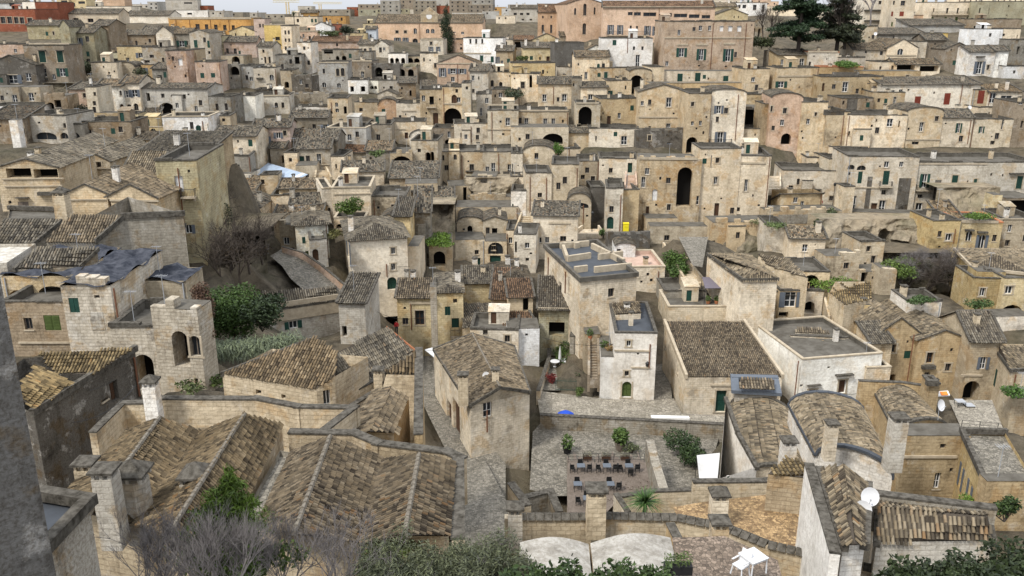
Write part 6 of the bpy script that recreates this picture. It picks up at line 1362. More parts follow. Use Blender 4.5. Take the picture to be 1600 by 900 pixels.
H(165, 388, 135, 320, 's', 'ol', 'N 230 215 330 300|c 165 125 388 132', 'mossy old vault house at the back of the walled garden', Z=113, D=7, mat='rubble', rh=2.4)
WALL([(378,300),(420,110)], 110, 4, .6, 'gr', 'leaning stone buttress wall right of the garden', mat='rubble')
H(478, 722, 80, 275, 'v', 'wh', 'X 522 180 576 266|p 486 95 490 265', 'white vaulted house with dark doorway behind the white tower house', yr=5, Z=111, D=9, rc='tl', mat='plaster')
H(628, 886, 282, 700, 'f', 'wh', 'w+ 715 328 743 366|d+ 703 518 731 552|Q^+ 685 586 749 684|c 640 388 860 394|c 745 494 865 500|d 620 605 634 622|d 780 405 795 418|p 858 350 861 500', 'tall white house with olive arched door and tiled flat roof, centre', Z=101, D=11, mat='plaster', deck='bitumen')
H(548, 632, 432, 692, 'n', 'wh', '', 'white lower annex with planted terrace left of the tall white house', Z=101.5, D=7, mat='plaster')
H(455, 550, 290, 350, 'n', 'ta', '', 'stair landing terrace with pots before the dark doorway', Z=106, D=6)
STAIR((480,575), (542,575), (480,345), (536,345), 14, 'br', 'brown stone outside stair rising to the white house terrace', 101.5, 106)
RH(98, [(1088,555,0),(1690,555,0),(1452,212,2.7),(955,212,2.7)], [[0,1,2,3]], [0,1,2,3], 7.5, 'lc', 'D+ 0 1268 640 1343 776|c 0 1240 600 1370 612|d 3 1028 470 1042 530|d 3 952 325 965 375', 'large house with one broad spotted tile slope and green door', 'tt', par=[(3,0),(1,2)], parh=.35, parm='trim', pw=(.23,.34))
H(970, 1462, 118, 225, 'f', 'cr', '', 'cream parapet house behind the broad spotted tile slope', Z=113, D=7, cop=2)
H(950, 1210, 20, 112, 'f', 'gr', 'c 975 70 1200 80', 'stepped grey block left of the planted pergola terrace', Z=118, D=6)
T(2, 1)
R_, P_ = RH(121, [(205,642,0),(430,852,0),(780,818,0),(530,612,0)], [], [0,1,2,3], 10, 'lc', 'd 0 290 870 310 930|d 0 350 835 360 930|p 0 226 710 232 900|p 0 333 800 340 930|d 1 600 900 640 960', 'flat roofed cream block with slate blue roof and low partition walls', decks=[[0,1,2,3]], dmat='bitumen', par=[(0,1),(1,2),(2,3),(3,0)], parm='deck', parh=.35, part_t=.4)
for a, b in (((320,650),(345,720)), ((345,722),(490,700)), ((540,710),(690,690)), ((515,790),(745,765)), ((390,790),(470,780)), ((300,640),(480,625)), ((500,640),(700,740)), ((390,640),(420,635))):
    m = MB(); h_ = P_[0].z; A, B = at(*a, h_), at(*b, h_); d = B-A; s = Vector((d.y, -d.x, 0)).normalized()*.4; m.box(A-s/2-Z3*.3, d, s, Z3*.8); m.build('roof_partition', 'trim', R_)
RH(118, [(1222,688,0),(1440,848,0),(1660,845,0),(1480,690,0),(1330,720,.9),(1560,800,.9)], [[0,1,5,4],[1,2,5],[0,4,3],[3,4,5,2]], [0,1,2,3], 7, 'lc', '', 'pale house with low mound of buff stone tiles, right of the stairs', 'tl', par=[(0,1),(1,2)], parh=.2)
STAIR((1080,870), (1195,850), (945,640), (1010,625), 14, 'cr', 'long broad stone stairway between parapets, right of centre', 119, 139)
SHEET([(1040,580),(1225,580),(1190,770),(1130,760)], 133, 'ramp', 'cobbles', 0)
# ============================================================ right: houses around the lower lane
T(3, 1)
RH(120, [(1280,775,0),(1640,815,0),(1640,660,0),(1165,655,0),(1420,690,1.2)], [[0,1,4],[1,2,4],[2,3,4],[3,0,4]], [0,1,2,3], 9, 'gd', 'w 0 1480 860 1540 905|d 3 1180 800 1200 840', 'yellow house with hipped buff tile roof at the right edge', 'tl', par=[(3,0),(0,1)], parh=.2, parm='trim')
H(1290, 1470, 800, 905, 'n', 'gd', '', 'yellow wing below the hipped tile roof', Z=118, D=3)
RH(119, [(0,760,0),(250,840,0),(130,720,1.0),(-60,690,1.0)], [[0,1,2,3]], [0,1,2,3], 6, 'cr', '', 'small house with broken pale roof tiles below the white cottage', 'tl')
T(3, 2)
H(1255, 1440, -60, 130, 'f', 'gd', 'w+ 1318 0 1362 52|N 1285 100 1335 138', 'deep yellow house front with white window near the right edge', Z=117, D=6)
H(1436, 1640, -60, 205, 'f', 'ye', 'w+ 1478 -12 1534 38|N^ 1430 105 1600 205', 'pale yellow house over wide stone arches, right edge', Z=116.5, D=7)
H(1250, 1640, 180, 245, 'n', 'wh', '', 'whitewashed wall below the wide stone arches, right edge', Z=113, D=3)
H(60, 212, 20, 200, 'f', 'cr', 'k 100 25 180 120|X 62 150 128 185', 'cream house with large grey shutters left of stair arch', Z=116, D=7)
H(-20, 66, 25, 210, 'f', 'cr', '', 'plain cream wall left of the large grey shutters', Z=117, D=6)
H(208, 330, 20, 190, 'f', 'lc', 'N^ 220 85 296 160', 'pale house with low stair arch, right', Z=118, D=7)
RH(113, [(385,30,0),(480,105,0),(650,70,0),(640,-40,1.6),(420,-40,1.6)], [[0,1,2,3,4]], [0,1,2,3,4], 5, 'cr', '', 'cottage with fan shaped ochre tile roof below grass slope', 'ty')
H(425, 660, 105, 230, 'n', 'ye', 'X 485 170 552 238|d 540 125 590 150', 'low pale yellow house with dark doorway below the fan shaped roof', Z=111, D=5)
STAIR((380,205), (430,205), (350,80), (395,80), 10, 'cr', 'narrow stair with yellow parapet on the right slope', 112, 118)
H(860, 1075, 85, 170, 'f', 'wh', 'd 955 140 978 162', 'white roof terrace box with planter on the right', Z=111, D=5)
H(640, 905, 290, 600, 'g', 'oc', 's 757 350 804 406|X 738 540 798 592|p 1 1 2 2', 'ochre stained house with left stepped gable and pale tiles', yr=190, Z=107, D=13, rc='tl')
H(900, 1206, 325, 620, 'g', 'oc', 'm+ 985 402 1036 470|d 975 526 1016 556|p 884 290 892 600|p 1186 340 1194 620|j 955 478 1040 500|j 1000 560 1060 580', 'ochre stained house with right stepped gable and barred window', yr=268, Z=106, D=13, rc='tl')
H(630, 756, 345, 500, 's', 'cr', '', 'small lean-to with grey tiles left of the stained gables', Z=104, D=4, rc='tg', rh=1.3)
H(1204, 1398, 330, 720, 'e', 'ta', 'k 1320 432 1371 508|N^ 1204 582 1332 722|W 1 1 2 2|c 1204 540 1340 550', 'tan house with big arched glass door and drawn poster', Z=104, D=8, rc='tg', rh=2.2)
T(3, 2)
RH(97, [(1520,515,0),(1660,505,0),(1660,350,0),(1400,350,0),(1450,370,.9),(1660,365,.9)], [[0,1,5,4],[0,4,3]], [0,1,2,3], 8.5, 'cr', 'g 3 1405 515 1436 606|g 3 1420 545 1421 546|X 3 1362 760 1400 900|d 3 1402 800 1420 890|p 0 1535 540 1538 640', 'cream corner house with grey roof and green shutter at right edge', 'tl', par=[(3,0),(0,1)], parh=.18)
H(1490, 1660, 690, 905, 'n', 'ta', '', 'tan balcony wall with green plants at the right edge', Z=90, D=3)
R_ = H(188, 676, 432, 700, 'f', 'wh', 'B+ 435 572 493 660|B+ 250 632 304 684|j 418 530 526 546|j 240 598 326 606|p 172 455 178 690|d 370 490 390 505|w 192 602 220 622', 'whitewashed house with two brown doors and scrolled lintels, right', Z=101, D=13, yaw=11, cop=2, deck='deck', mat='plaster')
H(600, 750, 500, 640, 'f', 'lc', '', 'whitish annex with small sunken terrace, right of scrolled lintels', Z=101, D=6, cop=2)
WALL([(580,580),(830,590),(1045,620)], 90, 5, .4, 'oc', 'stained ochre parapet wall behind the pale barrel roof', cop=True)
H(985, 1050, 600, 760, 'f', 'oc', 'j 980 570 1060 600', 'ochre pillar block with stone trough on top', Z=87, D=2)
VAULT(82, (800,905), (1110,870), (930,690), (665,650), 1.1, 'barrel roofed house with pale grey tiles beside the ochre parapet', 'oc', 'tl', 7, 'coping')
VAULT(70, (300,1050), (790,1200), (600,790), (132,735), 1.6, 'barrel roofed house with dark sealed edges, lower right', 'wh', 'tl', 7, 'bitumen', singles=0)
VAULT(72, (-190,1195), (235,1195), (130,790), (-235,735), 1.3, 'broad buff vaulted roof left of the dark edged barrel roof', 'lc', 'tl', 6, 'coping')
T(2, 2)
RH(84, [(1395,640,0),(1660,655,0),(1640,560,.3),(1390,555,.3),(1420,625,.5),(1640,640,.5),(1640,575,.9),(1425,570,.9)], [[4,5,6,7]], [0,1,2,3], 5, 'lg', '', 'square roof with slate blue border and tiled middle', 'tl', par=[(0,1),(1,2),(2,3),(3,0)], parm='slate', parh=.12, part_t=.7)
RH(76, [(1338,690,1.2),(1410,900,0),(1530,1120,-1.0),(1300,1190,-1.0)], [], [0,1,2,3], 9, 'wh', 'g 2 1345 1080 1370 1190', 'white triangular gable wall beside the awning, right of the terrace', par=[(0,1),(1,2)], parh=.12, parm='coping', mat='plaster')
stack(at(1660+320, 1010, hgt(1980, 1010, 66)), .8, 2.0, 'cream chimney with rounded cap between two vaulted roofs', 'lc')
T(3, 3)
stack(at(110, 250, hgt(110, 250, 60)), .9, 2.2, 'pale plastered chimney before the buff vaulted roof', 'wh')
stack(at(780, 170, hgt(780, 170, 60)), 1.0, 3.0, 'tall pale chimney with open slot beside the dark sealed barrel roof', 'lg')
H(795, 1198, 25, 425, 'n', 'oc', 'w 1030 256 1086 356|c 810 145 1180 160', 'tall ochre court wall with one small window, lower right', Z=66, D=2)
R_, P_ = RH(58, [(1352,300,0),(1660,295,0),(1480,0,0),(1212,-5,0)], [], [0,1,2,3], 8, 'gd', 'k 3 1190 225 1226 332|k 3 1240 336 1278 432', 'golden ochre house with cluttered flat roof, right edge', decks=[[0,1,2,3]], dmat='cobbles', par=[(0,1),(3,0),(2,3)], parh=.25)
H(1340, 1660, 310, 470, 'n', 'oc', '', 'ochre front wall of the cluttered flat roof house', Z=57.5, D=1)
RH(40, [(680,688,0),(1402,678,0),(1374,536,1.1),(694,476,1.1),(1372,495,.4),(690,405,.4)], [[0,1,2,3],[3,2,4,5]], [0,1,4,5], 6, 'lg', '', 'house with neat rows of large barrel tiles, bottom right', 'tl', gab=[[0,3,5],[1,2,4]], par=[(5,4),(0,5),(1,4)], parh=.12, part_t=.3, pw=(.205,.33), singles=300)
RH(43, [(325,240,0),(470,708,0),(470,212,.8),(545,708,.8),(625,335,0),(606,700,0)], [[0,1,3,2],[2,3,5,4]], [0,1,5,4], 6, 'wh', '', 'narrow white walled house with buff tile gable, bottom right', 'tl', gab=[[1,3,5]], par=[(0,1),(4,5)], parh=.15, part_t=.4, pw=(.2,.31), singles=200)
WALL([(260,215),(415,745)], 43, 5, .4, 'wh', 'whitewashed wall with clay pipe beside the mottled terrace', mat='plaster')
RH(48, [(0,265,0),(240,290,0),(260,215,0),(120,160,0)], [[0,1,2,3]], [0,1,2,3], 5, 'ta', '', 'small strip of bright ochre tiles under the vaulted roof', 'ty')
WALL([(640,380),(1395,472)], 42, 1, .4, 'gr', 'dark coped wall behind the neat barrel tile roof')
# terrace of mottled old tiles
T(2, 3)
SHEET([(1010,470),(1170,440),(1600,390),(1840,390),(1990,720),(1640,720),(1330,595),(1030,535)], 49, 'old_tile_terrace', 'mottled', 0)
WALL([(1150,310),(1600,305),(1840,305)], 53, 4, .4, 'cr', 'cream parapet wall above the mottled tile terrace')
WALL([(690,400),(890,370),(1175,360)], 66, 5, .4, 'cr', 'cream garden wall between terrace and palm shrub')
WALL([(655,395),(720,495)], 62, 3, .35, 'lc', 'short pale wall beside the palm shrub')
WALL([(-20,528),(470,528)], 46, 2.2, .45, 'cr', 'left part of the curved cream parapet with coping stones, bottom', coptile=.42)
WALL([(575,522),(1030,532),(1330,592),(1600,702),(2380,882)], 46, 2.2, .45, 'cr', 'long curved cream parapet with coping stones and drain holes, bottom', coptile=.42)
stack(at(522, 560, hgt(522, 560, 45.4)), .95, 1.7, 'broad cream chimney topped with clay pots in the curved parapet', 'cr')
stack(at(1285, 530, hgt(1285, 530, 47)), .85, 1.2, 'chimney with layered stone cap on the mottled terrace', 'lc', 1)
stack(at(1288, 690, hgt(1288, 690, 41)), .75, .9, 'twin flue chimney against the curved parapet', 'cr')
stack(at(20, 640, hgt(20, 640, 43)), .7, 1.3, 'stone gate pier at the left end of the curved parapet', 'lg')
VAULT(35, (40,960), (500,930), (478,705), (50,695), .32, 'left of two limewashed vault roofs at the bottom', 'lc', 'tl', 4, None, rmat='limewash', soft=True)
VAULT(35, (520,960), (1060,950), (990,665), (490,700), .36, 'right of two limewashed vault roofs at the bottom', 'lc', 'tl', 4, None, rmat='limewash', soft=True)
SHEET([(1000,660),(1330,650),(1660,800),(1700,960),(1050,960)], 38, 'rubble_terrace', 'mottled_red', 0)
WALL([(995,590),(1075,745)], 39.5, 1.2, .35, 'oc', 'short ochre wall with broken tile top at the bottom')
# ============================================================ streets and squares
T(2, 2)
HS = hgt(560, 700, 101)
def AT(x, y, dh=0): return at(x, y, HS+dh)
def GSHEET(pts, name, mat, dh=0, label=None):
    P = [AT(p[0], p[1], dh + (p[2] if len(p) > 2 else 0)) for p in pts]; mb = MB(); mb.poly(P)
    o = mb.build(name, mat); o['kind'] = 'structure'; FOOT.append((P, min(p.z for p in P)-.1))
    for p in P: GPTS.append(p)
    return P
GSHEET([(150,640),(560,690),(880,700),(1010,690),(1060,780),(1330,800),(1320,880),(180,820)], 'paved_street', 'chianche', .05)
GSHEET([(865,700),(1000,690),(985,470),(880,480)], 'side_lane', 'cobbles', .08)
GSHEET([(160,640),(300,640),(290,440),(230,430)], 'garden_floor', 'cobbles', .1)
GSHEET([(190,830),(1310,880),(1190,1280),(1000,1290),(280,1300),(110,1260),(130,900)], 'cobbled_yard', 'cobbles', -.8)
for X in range(-6, 22, 2):
    for Y in range(46 if X < 8 else 58, 74, 3): GPTS.append(Vector((X, Y, 1.2)))
T(2, 3)
for x in range(-40, 1160, 50):
    for y in (430, 470, 505, 530): GPTS.append(at(x, y, HS-2.2))
T(0, 2)
for x in range(1290, 1760, 50):
    for y in (430, 470, 520): GPTS.append(at(x, y, hgt(1450, 430, 76)-2.2))
for x in range(1040, 1380, 50):
    for y in (620, 660): GPTS.append(at(x, y, hgt(1200, 650, 60)-.5))
T(1, 3)
for x in range(1290, 1600, 50):
    for y in (250, 350, 450, 550, 650): GPTS.append(at(x, y, HS+(.3+(y-250)/400*2.2)))
T(1, 2)
GSHEET([(690,300),(700,40),(900,40),(1110,330),(1180,400),(1190,560),(1330,740),(1400,905),(1560,1100),(1560,1350),(1330,1300),(1180,1000),(1030,700),(1030,420),(940,330)], 'cobbled_lane', 'cobbles', .02)
T(1, 3)
GSHEET([(1280,250,.3),(1420,150,.2),(1560,420,1.2)], 'steep_lane', 'cobbles', .1); GSHEET([(1280,250,.3),(1560,420,1.2),(1640,780,3),(1290,780,2.6)], 'steep_lane_foot', 'cobbles', .11)
T(2, 2)
WALL([(190,792),(1310,850)], 95.4, 1.5, .5, 'gr', 'low dark coped wall between the paved street and cobbled yard', mat='rubble')
T(1, 1)
out_ = [(170,650,0),(300,690,-.6),(420,775,-1.6),(520,860,-2.6),(600,925,-3.4),(690,1010,-4.4)]; inn_ = [(90,700,0),(165,765,-.6),(215,840,-1.6),(300,915,-2.6),(410,975,-3.4),(540,1060,-4.4)]
hr = hgt(170, 650, 122); mb = MB(); A_ = [at(x, y, hr+d) for x, y, d in out_]; B_ = [at(x, y, hr+d) for x, y, d in inn_]
for k in range(5): mb.poly([A_[k], B_[k], B_[k+1], A_[k+1]]); FOOT.append(([A_[k], B_[k], B_[k+1], A_[k+1]], min(A_[k+1].z, B_[k+1].z)-.2))
o = mb.build('curved_road', 'cobbles'); o['kind'] = 'structure'
for p in A_+B_: GPTS.append(p)
WALL([(x, y-8, d+.5) for x, y, d in out_], 122, .6, .3, 'pk', 'low curved road wall with pink capping, centre left')
# ============================================================ restaurant terrace
T(2, 3)
HT = HS - .5
def D_(x, y, v=0): return at(x, y, HT) + Z3*v
deck = root('terrace_deck', D_(600, 330), 'weathered timber dining deck with tables among old walls', 'deck')
q = [(345,185),(830,185),(890,345),(705,380),(585,505),(345,505)]
P_ = [D_(*p) for p in q]; mb = MB(); xs = [p.x for p in P_]; ys = [p.y for p in P_]; poly2 = [(p.x, p.y) for p in P_]
x = min(xs)
while x < max(xs):
    y = min(ys)
    while y < max(ys):
        L = random.uniform(1.6, 2.6)
        c_ = np.array([[x+.07, y+.2], [x+.07, min(y+L, max(ys))-.2]])
        if inside(poly2, c_).all(): mb.box(Vector((x, y, HT-.06)), Vector((.135, 0, 0)), Vector((0, L-.01, 0)), Z3*(.06+random.uniform(0, .012)))
        y += L
    x += .145
o = mb.build('planks', 'greywood', deck); o['kind'] = 'stuff'
mb = MB(); mb.poly([p - Z3*.07 for p in P_]); mb.build('underframe', 'greywood', deck)
FOOT.append((P_, HT-.3))
def table(p, label, w_=.8, mat='slate'):
    R = root('dining_table', p, label, 'table', 'tables on the dining deck'); m = MB(); m.box(p+Vector((-w_/2, -w_/2, .72)), Vector((w_, 0, 0)), Vector((0, w_, 0)), Z3*.04); m.build('table_top', mat, R)
    for sx in (-1, 1):
        for sy in (-1, 1):
            m = MB(); m.box(p+Vector((sx*(w_/2-.06)-.02, sy*(w_/2-.06)-.02, 0)), Vector((.04, 0, 0)), Vector((0, .04, 0)), Z3*.72); m.build('leg', 'iron', R)
def chair(p, a, label):
    R = root('dining_chair', p, label, 'chair', 'black chairs on the dining deck'); t_ = Vector((math.cos(a), math.sin(a), 0)); n_ = Vector((-t_.y, t_.x, 0))
    m = MB(); m.box(p - t_*.24 - n_*.24 + Z3*.42, t_*.48, n_*.48, Z3*.05); m.build('seat', 'black', R)
    m = MB(); m.box(p - t_*.24 - n_*.24 + Z3*.47, t_*.48, n_*.05, Z3*.42); m.build('backrest', 'black', R)
    for sx in (-1, 1):
        m = MB(); m.box(p + t_*(sx*.24-.02) - n_*.22 + Z3*.47, t_*.04, n_*.42, Z3*.22); m.build('armrest', 'black', R)
        for sy in (-1, 1):
            m = MB(); m.box(p + t_*(sx*.2-.02) + n_*(sy*.2-.02), t_*.04, n_*.04, Z3*.42); m.build('leg', 'black', R)
TB = [(430,250,'back left'), (592,250,'back middle'), (730,250,'back right'), (410,365,'front left'), (612,365,'front middle'), (470,455,'nearest')]
for x, y, w_ in TB:
    p = D_(x, y); table(p, 'slate topped square table, ' + w_ + ' on the dining deck')
    for k, (dx, dy, a, s_) in enumerate(((-.85, 0, math.pi/2*3, 'left'), (.85, .05, math.pi/2, 'right'), (0, .8, math.pi, 'far'), (.05, -.8, 0, 'near'))):
        if random.random() < .8: chair(p + Vector((dx, dy, 0)), a, 'black chair on the %s side of the %s table' % (s_, w_))
def planter(p, w_, label, col=(.12, .13, .09), mat='greywood'):
    R = root('planter', p, label, 'planter', 'planters on the terraces'); m = MB(); m.box(p+Vector((-w_/2, -.2, 0)), Vector((w_, 0, 0)), Vector((0, .4, 0)), Z3*.4); m.build('box', mat, R)
    leaves('plant', R, [((p.x+dx, p.y, p.z+.6), (w_*.2, .25, .3)) for dx in (-w_*.3, 0, w_*.3)], 220, .1, col, up=.6, thin=.25)
for x, w_ in ((470, 'left'), (588, 'middle'), (706, 'right')): planter(D_(x, 172), .9, w_ + ' grey planter of lavender along the back of the dining deck', (.16, .16, .13), 'brownwood')
def fence(pts, label, h=1.0):
    R = root('railing', pts[0], label, 'railing', 'railings'); m = MB()
    for a, b in zip(pts, pts[1:]):
        n = max(1, int((b-a).length/1.3))
        for k in range(n+1): p = a.lerp(b, k/n); m.tube(p, p+Z3*h, .03, .03, 5)
    m.build('posts', 'iron', R)['kind'] = 'stuff'
    for v in (.35, .65, 1.0):
        m = MB()
        for a, b in zip(pts, pts[1:]): m.tube(a+Z3*h*v, b+Z3*h*v, .018, .018, 5)
        m.build('rail', 'iron', R)
fence([D_(350, 190), D_(825, 190)], 'thin dark wire railing at the back of the dining deck')
WALL([(865,60),(900,200),(950,360)], 84, 1.2, .8, 'gr', 'broken rubble wall right of the dining deck', mat='rubble', cop=False)
WALL([(70,410),(240,370),(290,490)], 66, 3, .5, 'gr', 'angled old stone wall left of the dining deck', mat='rubble')
WALL([(0,330),(90,450)], 62, 3, .5, 'cr', 'cream stair wall beside the lane, left of the dining deck')
# awning by the triangular wall
def sail(pts, label, name='awning', mat='cloth', group=None, posts=True):
    A = [p for p in pts]; c_ = sum(A, Vector())/len(A); R = root(name, Vector((c_.x, c_.y, min(p.z for p in A)-2)), label, 'awning', group); m = MB(); N = 6
    g = [[A[0].lerp(A[1], i/N).lerp(A[3].lerp(A[2], i/N), j/N) - Z3*.35*math.sin(math.pi*i/N)*math.sin(math.pi*j/N) for j in range(N+1)] for i in range(N+1)]
    for i in range(N):
        for j in range(N): m.poly([g[i][j], g[i+1][j], g[i+1][j+1], g[i][j+1]])
    m.build('cloth', mat, R, smooth=True)
    if posts:
        for p in A:
            m = MB(); m.tube(Vector((p.x, p.y, p.z-2.6)), p, .03, .03, 6); m.build('post', 'iron', R)
ha = HT+1.6
sail([at(1170, 290, ha), at(1285, 290, ha+.3), at(1300, 130, ha+.8), at(1155, 145, ha+.6)], 'white sail awning against the triangular wall')
T(1, 2); sail([AT(1052, 385, 3), AT(1120, 440, 3), AT(1150, 400, 3.2), AT(1100, 372, 3.2)], 'small white awning over the lane by the gable house')
# ============================================================ walled garden by the white house
T(2, 2)
def rtable(p, label):
    R = root('round_table', p, label, 'table', 'white round garden tables'); m = MB(); m.lathe(p, [(0, .74), (.62, .74), (.62, .70), (0, .70)], 18); m.build('table_top', 'plastic_white', R)
    m = MB(); m.lathe(p, [(.25, 0), (.05, .06), (.04, .7)], 10); m.build('pedestal', 'plastic_white', R)
rtable(AT(268, 490, .3), 'left white round table in the walled garden'); rtable(AT(336, 485, .3), 'right white round table in the walled garden')
p = AT(298, 495, .1); R_ = root('parasol', p, 'closed white parasol standing between the two round garden tables', 'parasol'); m = MB(); m.tube(p, p+Z3*2.9, .03, .025, 6); m.build('pole', 'white', R_)
m = MB(); m.lathe(p, [(.05, 1.0), (.2, 1.15), (.14, 2.1), (.03, 2.85)], 10); m.build('canopy', 'cloth', R_, smooth=True)
def gate(a, b, h, label, mat='green'):
    R = root('garden_gate', a, label, 'gate'); d = b-a; n = int(d.length/.14)
    for k in range(n+1):
        p = a.lerp(b, k/n); m = MB(); m.tube(p, p+Z3*(h+.25*math.sin(math.pi*((k*2/n) % 1))), .02, .02, 5); m.build('bar', mat, R)
    for v in (.15, h*.85): m = MB(); m.tube(a+Z3*v, b+Z3*v, .025, .025, 5); m.build('rail', mat, R)
gate(AT(272, 640, .05), AT(402, 645, .05), 1.5, 'green iron garden gate beside the red bush')
WALL([(165,640),(230,440),(235,370)], 101, 1.6, .4, 'lc', 'pale left wall of the walled garden')
BUSH(AT(320, 440, 0), 3.2, 2.0, 2600, .13, (.045, .075, .02), 'dense green hedge at the back of the walled garden', 'hedge')
BUSH(AT(245, 600, 0), .9, 1.4, 700, .1, (.13, .02, .02), 'dark red leaved bush beside the green garden gate')
BUSH(AT(420, 670, 0), .8, 1.0, 500, .1, (.06, .09, .025), 'small green shrub by the garden corner on the paved street')
BUSH(AT(390, 590, 0), 1.3, 1.3, 700, .12, (.03, .05, .02), 'dark climber over the garden gate')
def pot(p, r, label, mat='terracotta', col=(.06, .10, .03), h=None, n=160):
    R = root('potted_plant', p, label, 'potted plant', 'potted plants'); m = MB(); m.lathe(p, [(0, 0), (r*.7, 0), (r, r*1.5), (r*.85, r*1.5), (0, r*1.4)], 12); m.build('pot', mat, R)
    leaves('plant', R, [((p.x, p.y, p.z+r*2.6), (r*1.3, r*1.3, r*1.5))], n, r*.35, col, up=.4)
pot(at(486, 320, hgt(486, 320, 106)), .35, 'red pot with white bloom left of the dark doorway terrace')
pot(at(575, 400, hgt(575, 400, 103)), .4, 'terracotta pot on the annex terrace of the white house')
pot(at(605, 420, hgt(605, 420, 102)), .35, 'small dry plant pot at the annex terrace corner', col=(.2, .14, .07))
T(2, 3)
pot(at(345, 130, HS-.75), .5, 'big dark round planter at the top left of the dining deck', 'black', n=200)
pot(at(675, 110, HS-.75), .6, 'broad wooden tub of green plants above the dining deck', 'greywood', n=900)
BUSH(at(1095, 150, HS-.8), 3.0, 2.2, 3200, .14, (.028, .05, .018), 'dark clipped hedge behind the white sail awning', 'hedge')
BUSH(at(750, 130, HS-.8), 1.0, .9, 500, .12, (.09, .11, .06), 'grey green shrub beside the broad wooden tub')
def fan_palm(p, r, n, label, col=(.05, .10, .03), trunk=0.4):
    R = root('palm', p, label, 'palm', 'palms'); m = MB(); m.tube(p-Z3*.3, p+Z3*trunk, .14, .12, 8); m.build('trunk', 'bark', R); m = MB(); tv = []
    for i in range(n):
        a = random.uniform(0, 6.28); e = random.uniform(-.1, 1.3); d = Vector((math.cos(a)*math.cos(e), math.sin(a)*math.cos(e), math.sin(e))); s = d.cross(Z3).normalized()
        q0 = p+Z3*trunk; L = r*random.uniform(.7, 1.1)
        for k in range(3):
            f0, f1 = k/3, (k+1)/3; w0, w1 = .05*(1-f0)+.01, .05*(1-f1)
            A, B = q0+d*L*f0-Z3*L*.35*f0*f0, q0+d*L*f1-Z3*L*.35*f1*f1
            m.poly([A-s*w0, A+s*w0, B+s*w1, B-s*w1]); tv += [random.random()]*4
    m.tv = tv; m.build('fronds', 'leaf', R, col)
fan_palm(at(830, 480, hgt(830, 480, 60)), 1.7, 170, 'spiky dark green palm shrub below the dining deck', trunk=.5)
T(1, 0); p = at(240, 150, hgt(240, 150, 300)); fan_palm(p, 3.2, 120, 'date palm before the pale house on the left skyline', (.06, .08, .04), 3.0)
T(2, 1); p = at(1522, 95, hgt(1522, 95, 158)); fan_palm(p, 1.3, 60, 'small slim palm above the whitish tower house', (.06, .07, .03), 2.4)
# ============================================================ trees
def cypress(p, h, r, label):
    R = root('cypress', p, label, 'tree', 'trees of the town'); m = MB(); m.tube(p-Z3, p+Z3*h*.9, .22, .05, 7); m.build('trunk', 'bark', R)
    bl = [((p.x+random.gauss(0, r*.15), p.y+random.gauss(0, r*.15), p.z+h*f), (r*s, r*s, h*.07)) for f, s in zip(np.linspace(.06, .97, 22), [.75, .95, 1, 1, 1, 1, .98, .95, .93, .9, .86, .82, .78, .72, .66, .6, .52, .44, .36, .27, .18, .1])]
    leaves('crown', R, bl, 9000, .22, (.018, .032, .014), up=1.2, thin=.3)
T(1, 0); p = at(1195, 338, hgt(1195, 338, 285)); cypress(p, 15.8, 2.3, 'tall dark cypress standing before the ochre clock palace')
T(3, 0)
def cedar(p, h, r, label, n=15000, col=(.022, .042, .02)):
    R = root('cedar', p, label, 'tree', 'trees of the town'); m = MB(); m.tube(p-Z3, p+Z3*h, .5, .1, 8); bl = []
    for k in range(80):
        f = random.uniform(.12, 1); a = random.uniform(0, 6.28); L = r*(1.05-f*.75)*random.uniform(.45, 1.05); q = p+Z3*h*f; e = q+Vector((math.cos(a)*L, math.sin(a)*L, -.1*L))
        m.tube(q, e, .12, .04, 4, cap=False)
        for s in (.45, .75, 1.0): bl.append((tuple(q.lerp(e, s)), (L*.28+.5, L*.28+.5, .45)))
    m.build('trunk', 'bark', R); leaves('crown', R, bl, n, .36, col, up=-.2, thin=.4)
cedar(at(190, 300, hgt(190, 300, 205)), 20, 7.2, 'great dark cedar on the right skyline', 30000)
cedar(at(430, 300, hgt(430, 300, 208)), 17, 6, 'dark conifer right of the great cedar', 18000, (.03, .038, .022))
BARE(at(480, 300, hgt(480, 300, 207)), 15, 'leafless tree with dark trunks beside the conifer, right skyline', 5, .22, 3, .35, stems=3, mat='bark')
BARE(at(640, 160, hgt(640, 160, 250)), 16, 'wide leafless tree in front of the cream apartment block', 6, .28, 3, .38)
BARE(at(20, 290, hgt(20, 290, 212)), 12, 'leafless brown tree left of the great cedar', 5, .2, 3, .4, mat='bark')
T(2, 0); BARE(at(1570, 280, hgt(1570, 280, 216)), 12, 'bare tree behind the grey wall with arches', 5, .2, 3, .4, mat='bark')
T(2, 0); BUSH(at(1560, 300, hgt(1560, 300, 210)), 4, 2.5, 1500, .25, (.05, .065, .03), 'scrub at the foot of the bare tree under the skyline')
T(0, 1)
for x, y, Z, h, l in ((1340, 640, 108, 9, 'grey green leafless tree leaning on the mossy ochre palazzo'), (1440, 860, 100, 10, 'dark leafless tree in the middle of the sunken garden'), (1560, 800, 104, 9, 'leafless tree at the right of the sunken garden'), (1380, 900, 96, 8, 'bare tree at the near end of the sunken garden'), (1640, 740, 110, 7, 'small bare tree below the whitish stone house'), (1500, 900, 98, 8, 'tangled bare tree in the sunken garden by the timber frame')):
    BARE(at(x, y, hgt(x, y, Z)), h, l, 6, .14, 3, .5, mat='bark')
BUSH(at(1360, 560, hgt(1360, 560, 106)), 2.2, 5, 2600, .16, (.075, .085, .05), 'tall grey green creeper beside the mossy ochre palazzo')
